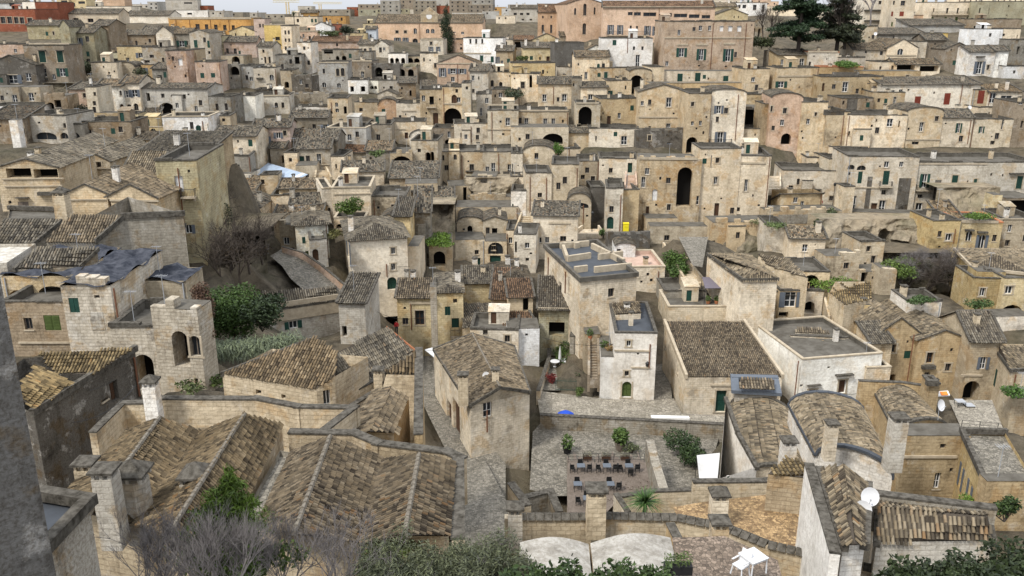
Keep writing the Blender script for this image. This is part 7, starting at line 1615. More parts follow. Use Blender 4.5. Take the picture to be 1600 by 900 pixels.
BUSH(at(1450, 780, hgt(1450, 780, 101)), 5, 3.5, 3000, .17, (.05, .038, .028), 'brown brushwood thicket in the sunken garden')
T(0, 2)
BUSH(at(1470, 300, hgt(1470, 300, 82)), 4.6, 3.7, 14000, .14, (.038, .07, .018), 'big glossy green bush in the sunken garden', k=12)
BUSH(at(1640, 260, hgt(1640, 260, 80)), 2.4, 3, 2600, .17, (.02, .034, .014), 'dark rounded bush right of the big glossy one', k=7)
def strap_bed(pts, n, L, label, col):
    c_ = sum(pts, Vector())/len(pts); R = root('flower_bed', c_, label, 'plants'); m = MB(); tv = []
    for i in range(n):
        k = random.randrange(len(pts)-1); p = pts[k].lerp(pts[k+1], random.random()) + Vector((random.gauss(0, .5), random.gauss(0, .7), random.uniform(-.2, .9))); a = random.uniform(0, 6.28); d = Vector((math.cos(a), math.sin(a), 0)); s = d.cross(Z3); t_ = random.random()
        for q in range(3):
            f0, f1 = q/3, (q+1)/3; A = p+d*L*f0+Z3*L*(1.2*f0-1.5*f0*f0); B = p+d*L*f1+Z3*L*(1.2*f1-1.5*f1*f1); w0, w1 = .035*(1-f0*.7), .035*(1-f1*.9)
            m.poly([A-s*w0, A+s*w0, B+s*w1, B-s*w1]); tv += [t_]*4
    m.tv = tv; o = m.build('leaves', 'leaf', R, col); o['kind'] = 'stuff'
h_ = hgt(1450, 420, 76); strap_bed([at(1310, 425, h_), at(1450, 410, h_), at(1600, 400, h_), at(1840, 350, h_)], 3200, .9, 'hanging bed of long grey green strap leaves by the ruined palazzo', (.12, .15, .10))
R_ = root('ivy', at(1250, 370, hgt(1250, 370, 66)), 'rust brown ivy column climbing the ruined palazzo corner', 'ivy')
leaves('foliage', R_, [((lambda q: (q.x, q.y, q.z))(PZ(*pq(1250+random.uniform(-35, 55), y), 65.5)), (.55, .5, .5)) for y in range(0, 370, 16)], 6000, .09, (.10, .062, .045), up=-.5)
BUSH(at(1330, 600, hgt(1330, 600, 66)), 1.5, .8, 500, .13, (.07, .10, .03), 'green weeds at the foot of the rounded palazzo corner')
BUSH(at(1180, 640, hgt(1180, 640, 61)), 1.4, .5, 400, .12, (.06, .08, .03), 'low weeds in the rubble yard below the ruined palazzo')
T(3, 1)
for k_, (x, y, Z, l) in enumerate(((940, 800, 129, 'upper'), (1060, 840, 128, 'middle'), (1120, 780, 129.5, 'right'), (820, 860, 127, 'left'))):
    BARE(at(x, y, hgt(x, y, Z)), 5, l + ' leafless thicket on the dark slope under the rocks', 6, .06, 3, .6, stems=4, lean=.6)
    BUSH(at(x+30, y, hgt(x+30, y, Z)), 2.2, 1.6, 700, .16, (.05, .055, .035), l + ' dry scrub on the dark slope under the rocks')
# near plants along the bottom edge
T(0, 3)
for x, y, Z, h, l in ((1150, 900, 25, 4.0, 'leafless grey shrub at the bottom left, before the chimneys'), (1450, 900, 25, 3.8, 'leafless grey shrub in front of the green conifer'), (900, 950, 24, 3.2, 'low leafless grey shrub at the very bottom left'), (1750, 920, 26, 3.4, 'leafless grey shrub right of the green conifer'), (2050, 940, 26.5, 3.6, 'thin leafless shrub below the steep brown gable'), (1300, 960, 23.5, 3.6, 'tangled grey twigs in the middle of the bottom left')):
    BARE(at(x, y, hgt(x, y, Z))-Z3*.6, h, l, 5, .034, 3, .42, name='bare_shrub', group='leafless shrubs at the bottom edge', upw=.3, stems=5, lean=.4)
def conifer(p, h, r, label, col, n=7000):
    R = root('conifer', p, label, 'tree', 'trees of the town'); m = MB(); m.tube(p-Z3, p+Z3*h*.9, .1, .03, 6); m.build('trunk', 'bark', R)
    bl = [((p.x+random.gauss(0, r*.35*(1-f)), p.y+random.gauss(0, r*.35*(1-f)), p.z+h*f), (r*(1-f)*.6+.12,)*2+(h*.08,)) for f in np.linspace(.1, .97, 26)]
    leaves('crown', R, bl, n, .1, col, up=1.0, thin=.22)
conifer(at(1480, 800, hgt(1480, 860, 27)), 3.2, 2.0, 'bright green young conifer behind grey twigs at the bottom left', (.075, .125, .02), 12000)
BUSH(at(1560, 860, hgt(1560, 860, 26)), 1.7, 1.0, 3000, .09, (.06, .10, .02), 'green undergrowth at the foot of the young conifer', up=1)
T(1, 3)
def olive(p, h, r, label, n=16000, col=(.075, .088, .055)):
    R = root('olive_tree', p, label, 'tree', 'trees of the town'); m = MB(); tips = []
    for i in range(3): branches(m, p-Z3*.3, Vector((random.gauss(0, .35), random.gauss(0, .3), 1)).normalized(), h*.3, .1, 4, .5, 3, tips)
    m.build('trunk', 'twig', R); tips = random.sample(tips, min(len(tips), 120)); leaves('crown', R, [((t.x, t.y, t.z), (r*.16, r*.16, r*.14)) for t in tips], n, .085, col, up=.5, thin=.2)
olive(at(1180, 1000, hgt(1180, 1000, 27.5))-Z3*.9, 3.4, 3.0, 'silvery olive tree at the bottom, centre left')
olive(at(900, 1010, hgt(900, 1010, 27))-Z3*.5, 3.0, 2.6, 'lower silvery olive bush left of the olive tree', 9000)
olive(at(1440, 1010, hgt(1440, 1010, 27.5))-Z3*.5, 3.2, 2.4, 'small olive bush right of the olive tree by the lane', 9000)
BUSH(at(840, 760, hgt(840, 760, 35)), 2.0, .9, 1500, .1, (.06, .085, .02), 'mossy green growth under the pale ridged roof eaves')
T(2, 3)
for x, y, Z, r, h, l in ((370, 990, 26, 1.1, 1.0, 'left laurel bush in front of the limewashed vaults'), (660, 985, 26, 1.1, 1.25, 'middle laurel bush in front of the limewashed vaults'), (840, 975, 26, .55, .9, 'small laurel sprig right of the middle laurel'), (540, 975, 26, .5, .8, 'little laurel sprig between two laurel bushes'), (20, 990, 26, .9, 1.1, 'grey green bush at the left of the limewashed vaults'), (980, 980, 26, .5, .8, 'low sprig beside the dark planter')):
    BUSH(at(x, y, hgt(x, y, Z))-Z3*.3, r, h, int(900*r), .1, (.035, .06, .02), l, 'laurel_bush', up=.6)
T(3, 3)
for x, y, Z, r, h, n, l in ((900, 1030, 29, 1.3, 1.3, 2200, 'left dark evergreen bush at the bottom right'), (1130, 1040, 30, 1.8, 1.3, 3600, 'tallest dark evergreen bush before the neat tile roof'), (1330, 1010, 29, 1.5, 1.3, 2200, 'right dark evergreen bush below the neat tile roof'), (1620, 1020, 31, 1.8, 2.0, 4500, 'very dark bush in the bottom right corner')):
    BUSH(at(x, y, hgt(x, y, Z))-Z3*.4, r, h, n, .11, (.022, .034, .014), l, 'evergreen_bush', up=.6, k=9)
BUSH(at(1480, 540, hgt(1480, 540, 46)), .9, 1.3, 700, .11, (.035, .06, .02), 'potted green shrub beside the neat tile roof end')
BUSH(at(430, 720, hgt(430, 720, 40)), .35, .6, 200, .07, (.08, .14, .03), 'tuft of grass at the foot of the clay pipe wall')
BUSH(at(1215, 440, hgt(1215, 440, 60)), .8, .6, 300, .1, (.10, .16, .03), 'bright green weeds under the ochre court wall')
T(1, 1)
BUSH(at(590, 465, hgt(590, 465, 131)), 2.1, 3.0, 1800, .18, (.06, .10, .02), 'yellow green shrub in the small walled courtyard')
BUSH(at(1150, 620, hgt(1150, 620, 131)), 3.6, .9, 2200, .16, (.075, .13, .02), 'bright grass patch on the tufa vault', 'grass_patch')
BUSH(at(500, 580, hgt(500, 580, 124)), 2.0, .9, 800, .16, (.10, .10, .04), 'planted roof terrace corner of the cream corner house')
BUSH(at(750, 80, hgt(750, 80, 118)), 1.2, .8, 500, .15, (.06, .09, .03), 'weeds on the stone house end beside the paved square')
T(2, 1)
BUSH(at(283, 70, hgt(283, 70, 169)), 1.4, 2.6, 900, .18, (.06, .12, .02), 'bright climber between two vaulted roofs, centre')
BUSH(at(1010, 790, hgt(1010, 790, 128)), 2.6, 2.6, 2000, .17, (.05, .09, .02), 'green hedge beside the long broad stairway')
BUSH(at(1040, 850, hgt(1040, 850, 124)), 2.0, 2.2, 1500, .17, (.045, .08, .02), 'lower green shrub beside the long broad stairway')
BUSH(at(560, 570, hgt(560, 570, 146)), .8, 1.0, 350, .15, (.06, .10, .03), 'potted shrub near the arched green door')
BUSH(at(1270, 480, hgt(1270, 480, 147)), 3.2, .8, 1200, .16, (.09, .11, .05), 'low border of plants before the brown door of the tower house')
BUSH(at(885, 380, hgt(885, 380, 155)), .7, .9, 260, .14, (.08, .11, .03), 'weeds growing from the great tufa wall')
BUSH(at(1570, 500, hgt(1570, 500, 140)), 2.2, .8, 700, .15, (.10, .13, .06), 'plants on the pale pergola terrace')
T(3, 1)
BUSH(at(410, 520, hgt(410, 520, 146)), 2.8, 2.8, 2200, .2, (.045, .06, .03), 'dark round bush on top of the rock face')
BUSH(at(315, 540, hgt(315, 540, 146)), 1.6, 1.6, 900, .18, (.035, .055, .025), 'small dark bush left of the round one on the rock face')
BUSH(at(770, 800, hgt(770, 800, 128)), 4.2, 2.0, 2600, .18, (.07, .11, .025), 'green slope of shrubs below the rock caves')
BUSH(at(430, 890, hgt(430, 890, 119)), 4, .9, 1700, .16, (.09, .15, .03), 'bright green grass bank above the fan shaped roof', 'grass_patch')
BUSH(at(1320, 470, hgt(1320, 470, 133)), 3.4, .8, 1300, .15, (.08, .14, .03), 'grass growing on the yellow house roof', 'grass_patch')
BUSH(at(60, 520, hgt(60, 520, 134)), 2, .8, 600, .15, (.09, .13, .05), 'potted plants on the pale terrace block')
BARE(at(1000, 900, hgt(1000, 900, 128)), 7, 'grey leafless brush on the dark slope under the rocks', 6, .08, 3, .55, stems=5, lean=.5, mat='bark')
BARE(at(880, 880, hgt(880, 880, 129)), 6, 'second grey leafless brush on the dark slope', 6, .08, 3, .55, stems=5, lean=.5, mat='bark')
T(3, 0)
BUSH(at(480, 420, hgt(480, 420, 196)), 4.5, 1.4, 1800, .22, (.07, .13, .03), 'green roof garden on the ochre parapet', 'roof_garden')
BUSH(at(1540, 370, hgt(1540, 370, 205)), 4, 3, 1600, .24, (.05, .06, .04), 'scrub on the slope at the right edge near the top')
T(3, 2)
BUSH(at(960, 100, hgt(960, 100, 109)), 2.2, 1.0, 900, .14, (.05, .09, .03), 'shrubs in the white roof terrace box')
BUSH(at(1300, 130, hgt(1300, 130, 112)), 2.4, 1.1, 900, .14, (.05, .085, .03), 'green plants along the wall of the yellow arch house')
BUSH(at(1530, 680, hgt(1530, 680, 88)), 1.6, 1.1, 800, .13, (.06, .12, .03), 'green potted plants on the tan balcony wall')
BUSH(at(1340, 790, hgt(1340, 790, 92)), .8, 1.2, 400, .12, (.05, .08, .03), 'potted bush beside the arched glass door')
T(0, 0)
BUSH(at(545, 470, hgt(545, 470, 208)), 2.8, 2.8, 1500, .24, (.03, .042, .022), 'dark bush below the tall olive house')
BUSH(at(490, 760, hgt(490, 760, 172)), 3, 3.5, 1500, .22, (.03, .036, .022), 'dark ivy mass beside the arches house, left')
BUSH(at(900, 660, hgt(900, 660, 188)), 2.4, 4, 1300, .22, (.04, .055, .025), 'green creeper right of the dark shuttered white house')
BUSH(at(885, 510, hgt(885, 510, 205)), 2, 3, 900, .22, (.045, .055, .03), 'weeds tumbling down the ruins, left slope')
BUSH(at(330, 690, hgt(330, 690, 178)), 3, 2.2, 900, .2, (.04, .045, .03), 'weeds over the cave house, far left')
T(1, 0)
BUSH(at(480, 235, hgt(480, 235, 275)), 4, 2.2, 900, .3, (.06, .08, .03), 'roof garden shrubs beside the small red house')
BUSH(at(560, 215, hgt(560, 215, 280)), 3, 3, 900, .3, (.025, .035, .02), 'dark tree clump left of the pale yellow house')
BUSH(at(330, 560, hgt(330, 560, 214)), 3, 3.5, 1100, .22, (.03, .035, .022), 'dark scrub on the overhanging rock')
BUSH(at(830, 470, hgt(830, 470, 228)), 5, 1.6, 1100, .24, (.06, .06, .04), 'scrub along the top of the ruined cave houses')
T(2, 0)
BUSH(at(20, 620, hgt(20, 620, 196)), 3, 2.2, 900, .22, (.04, .055, .03), 'green bank left of white framed windows, centre')
BUSH(at(60, 385, hgt(60, 385, 232)), 2, 1.4, 500, .22, (.07, .09, .03), 'shrubs on the yellow terrace, upper centre')
BUSH(at(1560, 720, hgt(1560, 720, 186)), 2.4, 2.0, 800, .22, (.035, .05, .025), 'plants hanging in the shadowed cave recess')
# ============================================================ small things
def dish(p, r, label, az=-.6):
    R = root('satellite_dish', p, label, 'satellite dish', 'white satellite dishes'); ax = Vector((math.sin(az), -math.cos(az), .35)).normalized(); s = ax.cross(Z3).normalized(); u = s.cross(ax)
    c_ = p + Z3*1.1; m = MB(); N = 16
    for k in range(3):
        for i in range(N):
            q = []
            for kk, ii in ((k, i), (k, i+1), (k+1, i+1), (k+1, i)):
                a = 2*math.pi*ii/N; f = kk/3; q.append(c_ + (s*math.cos(a)+u*math.sin(a)*1.1)*r*f + ax*(.22*r*f*f))
            m.poly(q)
    m.build('bowl', 'plastic_white', R, smooth=True)
    m = MB(); m.tube(p-Z3*.4, c_-ax*.1, .03, .03, 6); m.build('mast', 'zinc', R)
    m = MB(); m.tube(c_-u*r*.9, c_+ax*r*.9-u*.1, .015, .015, 5); m.box(c_+ax*r*.88-u*.14-s*.04, ax*.1, s*.08, u*.08); m.build('feed_arm', 'zinc', R)
T(3, 3)
h_ = hgt(640, 520, 42); dish(PZ(*pq(637, 403), 39.6)-Z3*1.1, .4, 'right and higher of two white dishes by the barrel tile roof', -.3); dish(PZ(*pq(591, 485), 39.4)-Z3*1.1, .4, 'left and lower of two white dishes by the barrel tile roof', -.3)
T(3, 2); dish(at(1066, 800, hgt(1066, 800, 80)), .5, 'white dish beside the stone trough block', .5)
T(2, 2); dish(at(1525, 420, hgt(1525, 420, 104)), .45, 'white dish on the broad spotted tile slope', -.4)
T(1, 2); dish(at(1440, 610, hgt(1440, 610, 90)), .4, 'small dish on the gable house roof in the square', -.3)
T(3, 1); dish(at(830, 85, hgt(830, 85, 162)), .36, 'dish on the roof of the long cream palazzo', -.3)
T(3, 0); dish(at(1255, 705, hgt(1255, 705, 178)), .36, 'dish on the tiled roof with green shutters, right slope', -.3); dish(at(668, 240, hgt(668, 240, 215)), .4, 'dish above the cream chapel, upper right', -.3)
# white garden chair at the bottom
T(2, 3)
def pchair(p, a, label, tip=0):
    R = root('garden_chair', p, label, 'chair', 'white plastic chairs'); t_ = Vector((math.cos(a), math.sin(a), 0)); n_ = Vector((-t_.y, t_.x, 0))
    m = MB(); m.box(p - t_*.24 - n_*.24 + Z3*.42, t_*.48, n_*.48, Z3*.04); m.build('seat', 'plastic_white', R)
    m = MB(); b0 = p - n_*.24 + Z3*.46; m.box(b0 - t_*.24, t_*.48, n_*.04 - Z3*0, Z3*.5 - n_*.14); m.build('backrest', 'plastic_white', R)
    for sx in (-1, 1):
        m = MB(); m.box(p + t_*(sx*.26-.03) - n_*.24 + Z3*.64, t_*.06, n_*.46, Z3*.03); m.build('armrest', 'plastic_white', R)
        for sy in (-1, 1): m = MB(); m.tube(p + t_*(sx*.27) + n_*(sy*.25), p + t_*(sx*.21) + n_*(sy*.2) + Z3*.43, .03, .025, 6); m.build('leg', 'plastic_white', R)
h_ = hgt(1420, 880, 34.2); pchair(at(1425, 890, h_), 2.2, 'white plastic chair at the bottom, left of the upturned table')
p = at(1500, 870, h_); R_ = root('garden_table', p, 'white plastic table at the bottom, right of the plastic chair', 'table'); m = MB(); a_ = .5; t_ = Vector((math.cos(a_), math.sin(a_), 0)); n_ = Vector((-t_.y, t_.x, 0))
m.box(p - t_*.42 - n_*.42 + Z3*.70, t_*.84, n_*.84, Z3*.035); m.box(p - t_*.38 - n_*.38 + Z3*.62, t_*.76, n_*.76, Z3*.079); m.build('table_top', 'plastic_white', R_)
for k in ((-1, -1), (1, -1), (-1, 1), (1, 1)): m = MB(); q = p + t_*k[0]*.36 + n_*k[1]*.36; m.tube(q + t_*k[0]*.04, q + Z3*.64, .035, .03, 6); m.build('leg', 'plastic_white', R_)
p = at(1035, 880, hgt(1035, 880, 34.5)); planter(p, 1.1, 'black planter box with herbs beside the limewashed vault', (.06, .09, .03), 'black')
# clay pipe on the white wall
T(3, 3); m = MB(); p0, p1 = at(372, 620, hgt(372, 620, 42)), at(385, 480, hgt(385, 480, 42.2)); m.tube(p0, p0+Z3*(p1-p0).length*1.1, .13, .12, 9); thing(m, 'flue_pipe', 'terracotta', 'rusty clay flue pipe on the whitewashed wall', 'pipe')
# poster with a drawing, tan house
T(3, 2); m = MB(); Zp = 103.7; a, b = PZ(*pq(1228, 500), Zp), PZ(*pq(1308, 500), Zp); top = PZ(*pq(1235, 335), Zp*.985); hgt__ = 6.0; m.box(Vector((a.x, a.y-.15, a.z)), Vector((b.x-a.x, 0, 0)), Vector((0, .06, 0)), Z3*(3.7)); thing(m, 'poster', 'poster', 'faded grey ink poster hanging on the tan house', 'poster')
# orange and white banner with bench
m = MB(); q = at(1050, 680, hgt(1050, 680, 88)); m.box(q, Vector((1.5, .2, 0)), Vector((0, .5, .25)), Z3*.12); R_ = thing(m, 'sunbed', 'paint', 'white and orange folded sunshade on the small terrace', 'sunshade', color=(.75, .74, .72)); R_['_w'] = tuple(R_.location)
m = MB(); m.box(q+Vector((.55, .02, .13)), Vector((.75, .1, 0)), Vector((0, .42, .2)), Z3*.05); m.build('stripe', 'paint', R_, (.75, .2, .03))
T(3, 2)
for k, (x, y, l) in enumerate(((1195, 745, 'round'), (1250, 770, 'long left'), (1285, 800, 'near'))):
    table(at(x, y, hgt(x, y, 90)), 'grey %s cafe table on the terrace before the arched glass door' % l, .9, 'zinc')
SHEET([(1130,700),(1400,700),(1480,905),(1220,905)], 91, 'cafe_terrace', 'chianche', -.1)
fence([at(1205, 885, hgt(1205, 885, 82)), at(1430, 905, hgt(1430, 905, 82))], 'iron railing at the edge of the cafe terrace')
# laundry
T(3, 0); a, b = PZ(*pq(540, 772), 171), PZ(*pq(655, 795), 171); R_ = root('washing_line', a, 'washing line with white red and dark clothes, right slope', 'laundry'); m = MB(); m.tube(a, b, .015, .015, 4); m.build('line', 'iron', R_)
for f, w_, h2, c_ in ((.05, .7, 1.0, (.75, .75, .75)), (.25, .5, .9, (.7, .68, .68)), (.42, .6, 1.6, (.6, .02, .02)), (.62, .45, .7, (.05, .07, .09)), (.74, .45, .8, (.06, .09, .1)), (.87, .4, .7, (.03, .03, .035))):
    p = a.lerp(b, f); m = MB(); m.box(p - Z3*h2, Vector((w_, 0, 0)), Vector((0, .02, 0)), Z3*h2 + Vector((0, 0, 0))); m.build('garment', 'paint', R_, c_)
# yellow bin, blue tarps, barrels
T(2, 1); p = at(712, 556, hgt(712, 556, 145)); m = MB(); m.box(p+Vector((-.45, 0, 0)), Vector((.9, 0, 0)), Vector((0, .7, 0)), Z3*1.5); m.box(p+Vector((-.5, -.06, 1.5)), Vector((1, 0, 0)), Vector((0, .8, 0)), Z3*.16); m.box(p+Vector((-.3, -.05, 1.05)), Vector((.6, 0, 0)), Vector((0, .05, 0)), Z3*.2); thing(m, 'waste_bin', 'paint', 'bright yellow waste bin beside the arched green door', 'bin', color=(.75, .62, .02))
T(2, 2)
for x, y, l in ((245, 838, 'blue plastic barrel at the left end of the dark coped wall'), (1235, 885, 'blue plastic barrel at the right end of the dark coped wall')):
    p = AT(x, y, -1.2); R_ = root('barrel', p, l, 'barrel', 'blue barrels'); m = MB(); m.lathe(p, [(0, 0), (.42, 0), (.48, .4), (.42, .85), (0, .85)], 14); m.build('body', 'paint', R_, (.01, .06, .35))
m = MB(); p = AT(335, 790, .06); m.lathe(p, [(0, .35), (.5, .3), (.95, .02)], 12); thing(m, 'tarpaulin', 'paint', 'crumpled bright blue tarpaulin on the paved street', 'tarpaulin', color=(.01, .06, .42))
m = MB(); p = AT(990, 822, .06); m.box(p+Vector((-2.1, 0, 0)), Vector((4.2, -.2, 0)), Vector((0, .6, 0)), Z3*.25); thing(m, 'bench', 'white', 'long white stone bench against the dark coped wall', 'bench')
# street lamps
def lamp(p, h, label):
    R = root('street_lamp', p, label, 'street lamp', 'old iron street lamps'); m = MB(); m.tube(p-Z3*.2, p+Z3*h, .07, .045, 7); m.build('post', 'iron', R)
    m = MB(); m.lathe(p+Z3*h, [(.05, 0), (.22, .12), (.28, .5), (.1, .68), (0, .75)], 8); m.build('lantern', 'iron', R)
lamp(AT(835, 700, 0), 4.2, 'iron street lamp at the right corner of the tall white house')
T(2, 1); lamp(at(500, 540, hgt(500, 540, 146)), 2.6, 'iron lamp on the landing beside the tan vaulted house')
T(3, 1); lamp(at(402, 400, hgt(402, 400, 158)), 4, 'lamp post on the sloping path right of the green door')
# a walker in red on the sloping path
def person(p, h, label, top=(.35, .03, .03), low=(.03, .03, .04)):
    R = root('person', p, label, 'person'); me = bpy.data.meshes.new('body'); s = h/1.72
    J = [(0, 0, .95), (0, 0, 1.2), (0, 0, 1.42), (0, 0, 1.5), (0, -.01, 1.63), (.1, 0, .9), (.12, -.12, .5), (.12, -.04, .08), (.12, -.18, .04), (-.1, 0, .9), (-.12, .1, .5), (-.12, .2, .1), (-.12, .08, .04), (.2, 0, 1.38), (.26, .05, 1.1), (.25, -.1, .88), (-.2, 0, 1.38), (-.26, -.05, 1.1), (-.25, -.2, .92)]
    E = [(0, 1), (1, 2), (2, 3), (3, 4), (0, 5), (5, 6), (6, 7), (7, 8), (0, 9), (9, 10), (10, 11), (11, 12), (2, 13), (13, 14), (14, 15), (2, 16), (16, 17), (17, 18)]
    rad = [.15, .15, .14, .055, .105, .1, .07, .05, .045, .1, .07, .05, .045, .065, .05, .04, .065, .05, .04]
    me.from_pydata([tuple(s*c for c in j) for j in J], E, []); ob = bpy.data.objects.new('body', me); COL.objects.link(ob); ob.parent = R; ob.modifiers.new('skin', 'SKIN'); sd = ob.modifiers.new('sub', 'SUBSURF'); sd.levels = sd.render_levels = 1
    for v, r in zip(me.skin_vertices[0].data, rad): v.radius = (r*s, r*s)
    me.skin_vertices[0].data[0].use_root = True; me.materials.append(MATS['person'])
t = NT('person'); tc = t.n('ShaderNodeTexCoord'); sx = t.n('ShaderNodeSeparateXYZ'); t.l(tc.outputs['Object'], sx.inputs[0]); t.fin(t.ramp(t.math('DIVIDE', sx.outputs[2], 1.8), [(0, (.02, .02, .03)), (.5, (.02, .02, .03)), (.53, (.33, .02, .02)), (.83, (.33, .02, .02)), (.85, (.45, .28, .2)), (.93, (.06, .04, .03))], 'CONSTANT'), .8)
T(3, 1); person(at(328, 402, hgt(328, 402, 155)), 1.7, 'person in a red top walking down the sloping path')
T(1, 2)
person(at(880, 285, hgt(880, 285, 108)), 1.7, 'person in dark clothes at the edge of the small paved square')
# blue metal canopy, centre left
T(1, 1); hh_ = hgt(160, 220, 147)
A = [at(-20, 190, hh_), at(255, 225, hh_), at(325, 190, hh_+.9), at(75, 118, hh_+.9)]; R_ = root('canopy', Vector((A[0].x, A[0].y, hh_-2.6)), 'blue grey corrugated metal canopy, centre left', 'canopy'); n = 14
for k in range(n):
    m = MB(); a0, a1 = A[0].lerp(A[1], k/n), A[0].lerp(A[1], (k+.97)/n); b0, b1 = A[3].lerp(A[2], k/n), A[3].lerp(A[2], (k+.97)/n); m.poly([a0, a1, b1, b0]); m.poly([a0-Z3*.06, b0-Z3*.06, b1-Z3*.06, a1-Z3*.06]); m.poly([a0-Z3*.06, a1-Z3*.06, a1, a0]); m.build('metal_sheet', 'metal_blue' if k < 11 or k % 2 else 'white', R_)
for p in A: m = MB(); m.tube(p-Z3*2.8, p-Z3*.05, .06, .06, 6); m.build('post', 'iron', R_)
# pergola terrace with furniture
T(2, 2); R_ = root('pergola', at(1320, 110, hgt(1320, 110, 114)), 'purple grey cloth pergola over the planted terrace', 'pergola'); h_ = hgt(1320, 110, 114)
A = [at(1200, 105, h_)+Z3*2.3, at(1455, 105, h_)+Z3*2.3, at(1450, 40, h_)+Z3*2.5, at(1180, 40, h_)+Z3*2.5]; m = MB(); m.poly(A); m.poly([p-Z3*.05 for p in A][::-1]); m.build('cloth', 'paint', R_, (.13, .115, .14))
for p in A: m = MB(); m.tube(p-Z3*2.4, p, .04, .04, 6); m.build('post', 'iron', R_)
for k in range(5): pot(at(1225+k*52, 100, h_-.2), .3, ('leftmost', 'second', 'middle', 'fourth', 'rightmost')[k] + ' pot plant under the purple grey pergola')
# tile panels on the flat roof of the white house
for (a, l) in (([(625,100),(800,90),(805,160),(645,168)], 'upper'), ([(652,175),(812,168),(828,250),(682,255)], 'lower')):
    RH(101+3, [(a[3][0],a[3][1],0),(a[2][0],a[2][1],0),(a[1][0],a[1][1],.25),(a[0][0],a[0][1],.25)], [[0,1,2,3]], [0,1,2,3], .3, 'lc', '', l + ' panel of buff tiles on the flat roof of the white house', 'tl', name='roof_cover', cat='roof')
# tiles and partitions on the whitewashed house
T(3, 2)
RH(104, [(222,420,0),(480,420,0),(345,335,.9),(175,330,.3),(330,325,.4)], [[0,1,2],[0,2,3],[2,1,4],[3,2,4]], [0,1,4,3], .3, 'lc', '', 'low buff tiled hip on the roof of the whitewashed house', 'to', name='roof_cover', cat='roof')
RH(108, [(170,280,0),(390,285,0),(330,255,.4),(190,250,.4)], [[0,1,2,3]], [0,1,2,3], .3, 'lc', '', 'narrow strip of tiles behind the low hip, whitewashed house', 'tl', name='roof_cover', cat='roof')
WALL([(150,295),(470,310),(620,285)], 107, 1.0, .4, 'lc', 'pale inner parapet on the whitewashed house roof')
# cranes on the skyline
def crane(x, ybase, ytop, xl, xr, Z, label):
    p = PZ(*pq(x, ybase), Z); t_ = PZ(*pq(x, ytop), Z); R = root('tower_crane', p, label, 'crane', 'tower cranes'); h = t_.z-p.z; m = MB(); w_ = .8
    for sx in (-w_, w_):
        for sy in (-w_, w_): m.tube(p+Vector((sx, sy, -8)), p+Vector((sx, sy, h)), .14, .14, 4)
    for k in range(int(h/1.6)): m.tube(p+Vector((-w_, -w_, k*1.6)), p+Vector((w_, -w_, k*1.6+1.6)), .08, .08, 4)
    m.build('mast', 'paint', R, (.6, .42, .12)); s = Z/F/4; m = MB(); L, Rr = (xl-x)*s, (xr-x)*s; b = p+Z3*h
    for dz in (0, 1.1): m.tube(b+Vector((L, 0, dz)), b+Vector((Rr, 0, dz)), .14, .14, 4)
    for k in range(int((Rr-L)/2)): m.tube(b+Vector((L+k*2, 0, 0)), b+Vector((L+k*2+1, 0, 1.1)), .08, .08, 4); m.tube(b+Vector((L+k*2+1, 0, 1.1)), b+Vector((L+k*2+2, 0, 0)), .08, .08, 4)
    m.build('jib', 'paint', R, (.6, .5, .25))
T(1, 0); crane(200, 85, 14, 110, 275, 520, 'yellow tower crane on the left skyline'); crane(402, 60, 24, 360, 540, 640, 'thin pale tower crane right of the yellow one')
# distant blocks behind the skyline
FARB = [(0,280,470,30,'lg'),(0,560,700,30,'gr'),(0,830,1000,28,'lg'),(0,930,990,12,'lg'),(0,1310,1400,70,'lg'),(0,1400,1520,78,'gr'),(0,1520,1610,80,'lg'),
 (1,60,180,90,'gr'),(1,265,350,40,'lg'),(1,340,590,60,'gr'),(1,570,660,45,'rd'),(1,640,760,60,'ol'),(1,640,900,28,'br'),(1,750,960,55,'ol'),(1,780,900,4,'gr'),(1,900,985,-2,'br'),(1,985,1130,3,'gr'),(1,1130,1210,-4,'lg'),(1,1210,1350,2,'br'),(1,1350,1480,-2,'gr'),(3,140,240,60,'ol'),(3,240,420,70,'lg'),(3,-30,120,55,'br'),(1,960,1060,60,'lg'),(1,1060,1180,20,'br'),(1,1120,1240,35,'rd'),(1,1200,1330,22,'lg'),(1,1230,1420,80,'lg'),(1,1330,1480,30,'br'),(1,1420,1520,70,'lg'),(1,1480,1560,45,'og'),(1,1540,1640,52,'lg'),(1,1500,1620,100,'lc'),
 (2,-20,180,30,'gr'),(2,20,150,100,'lc'),(2,-20,110,70,'lg'),(2,1180,1420,0,'lc'),(2,1480,1610,-5,'sa'),(3,-20,60,10,'sa'),(3,900,1010,45,'lg'),(3,40,330,40,'lc'),(3,330,600,30,'lg'),(3,1180,1600,-10,'lc')]
REFS = ('above the brick red palazzo', 'behind the olive yellow blocks', 'behind the cream low building', 'above the amber palazzo', 'by the yellow crane', 'by the thin crane', 'left above the clock palace', 'right above the clock palace', 'left of the peach church', 'right of the peach convent', 'behind the cedar', 'at the right corner')
ORD = ['%s %s' % (('first', 'second', 'third', 'fourth', 'fifth')[k % 4], REFS[min(k//4, 11)]) for k in range(60)]
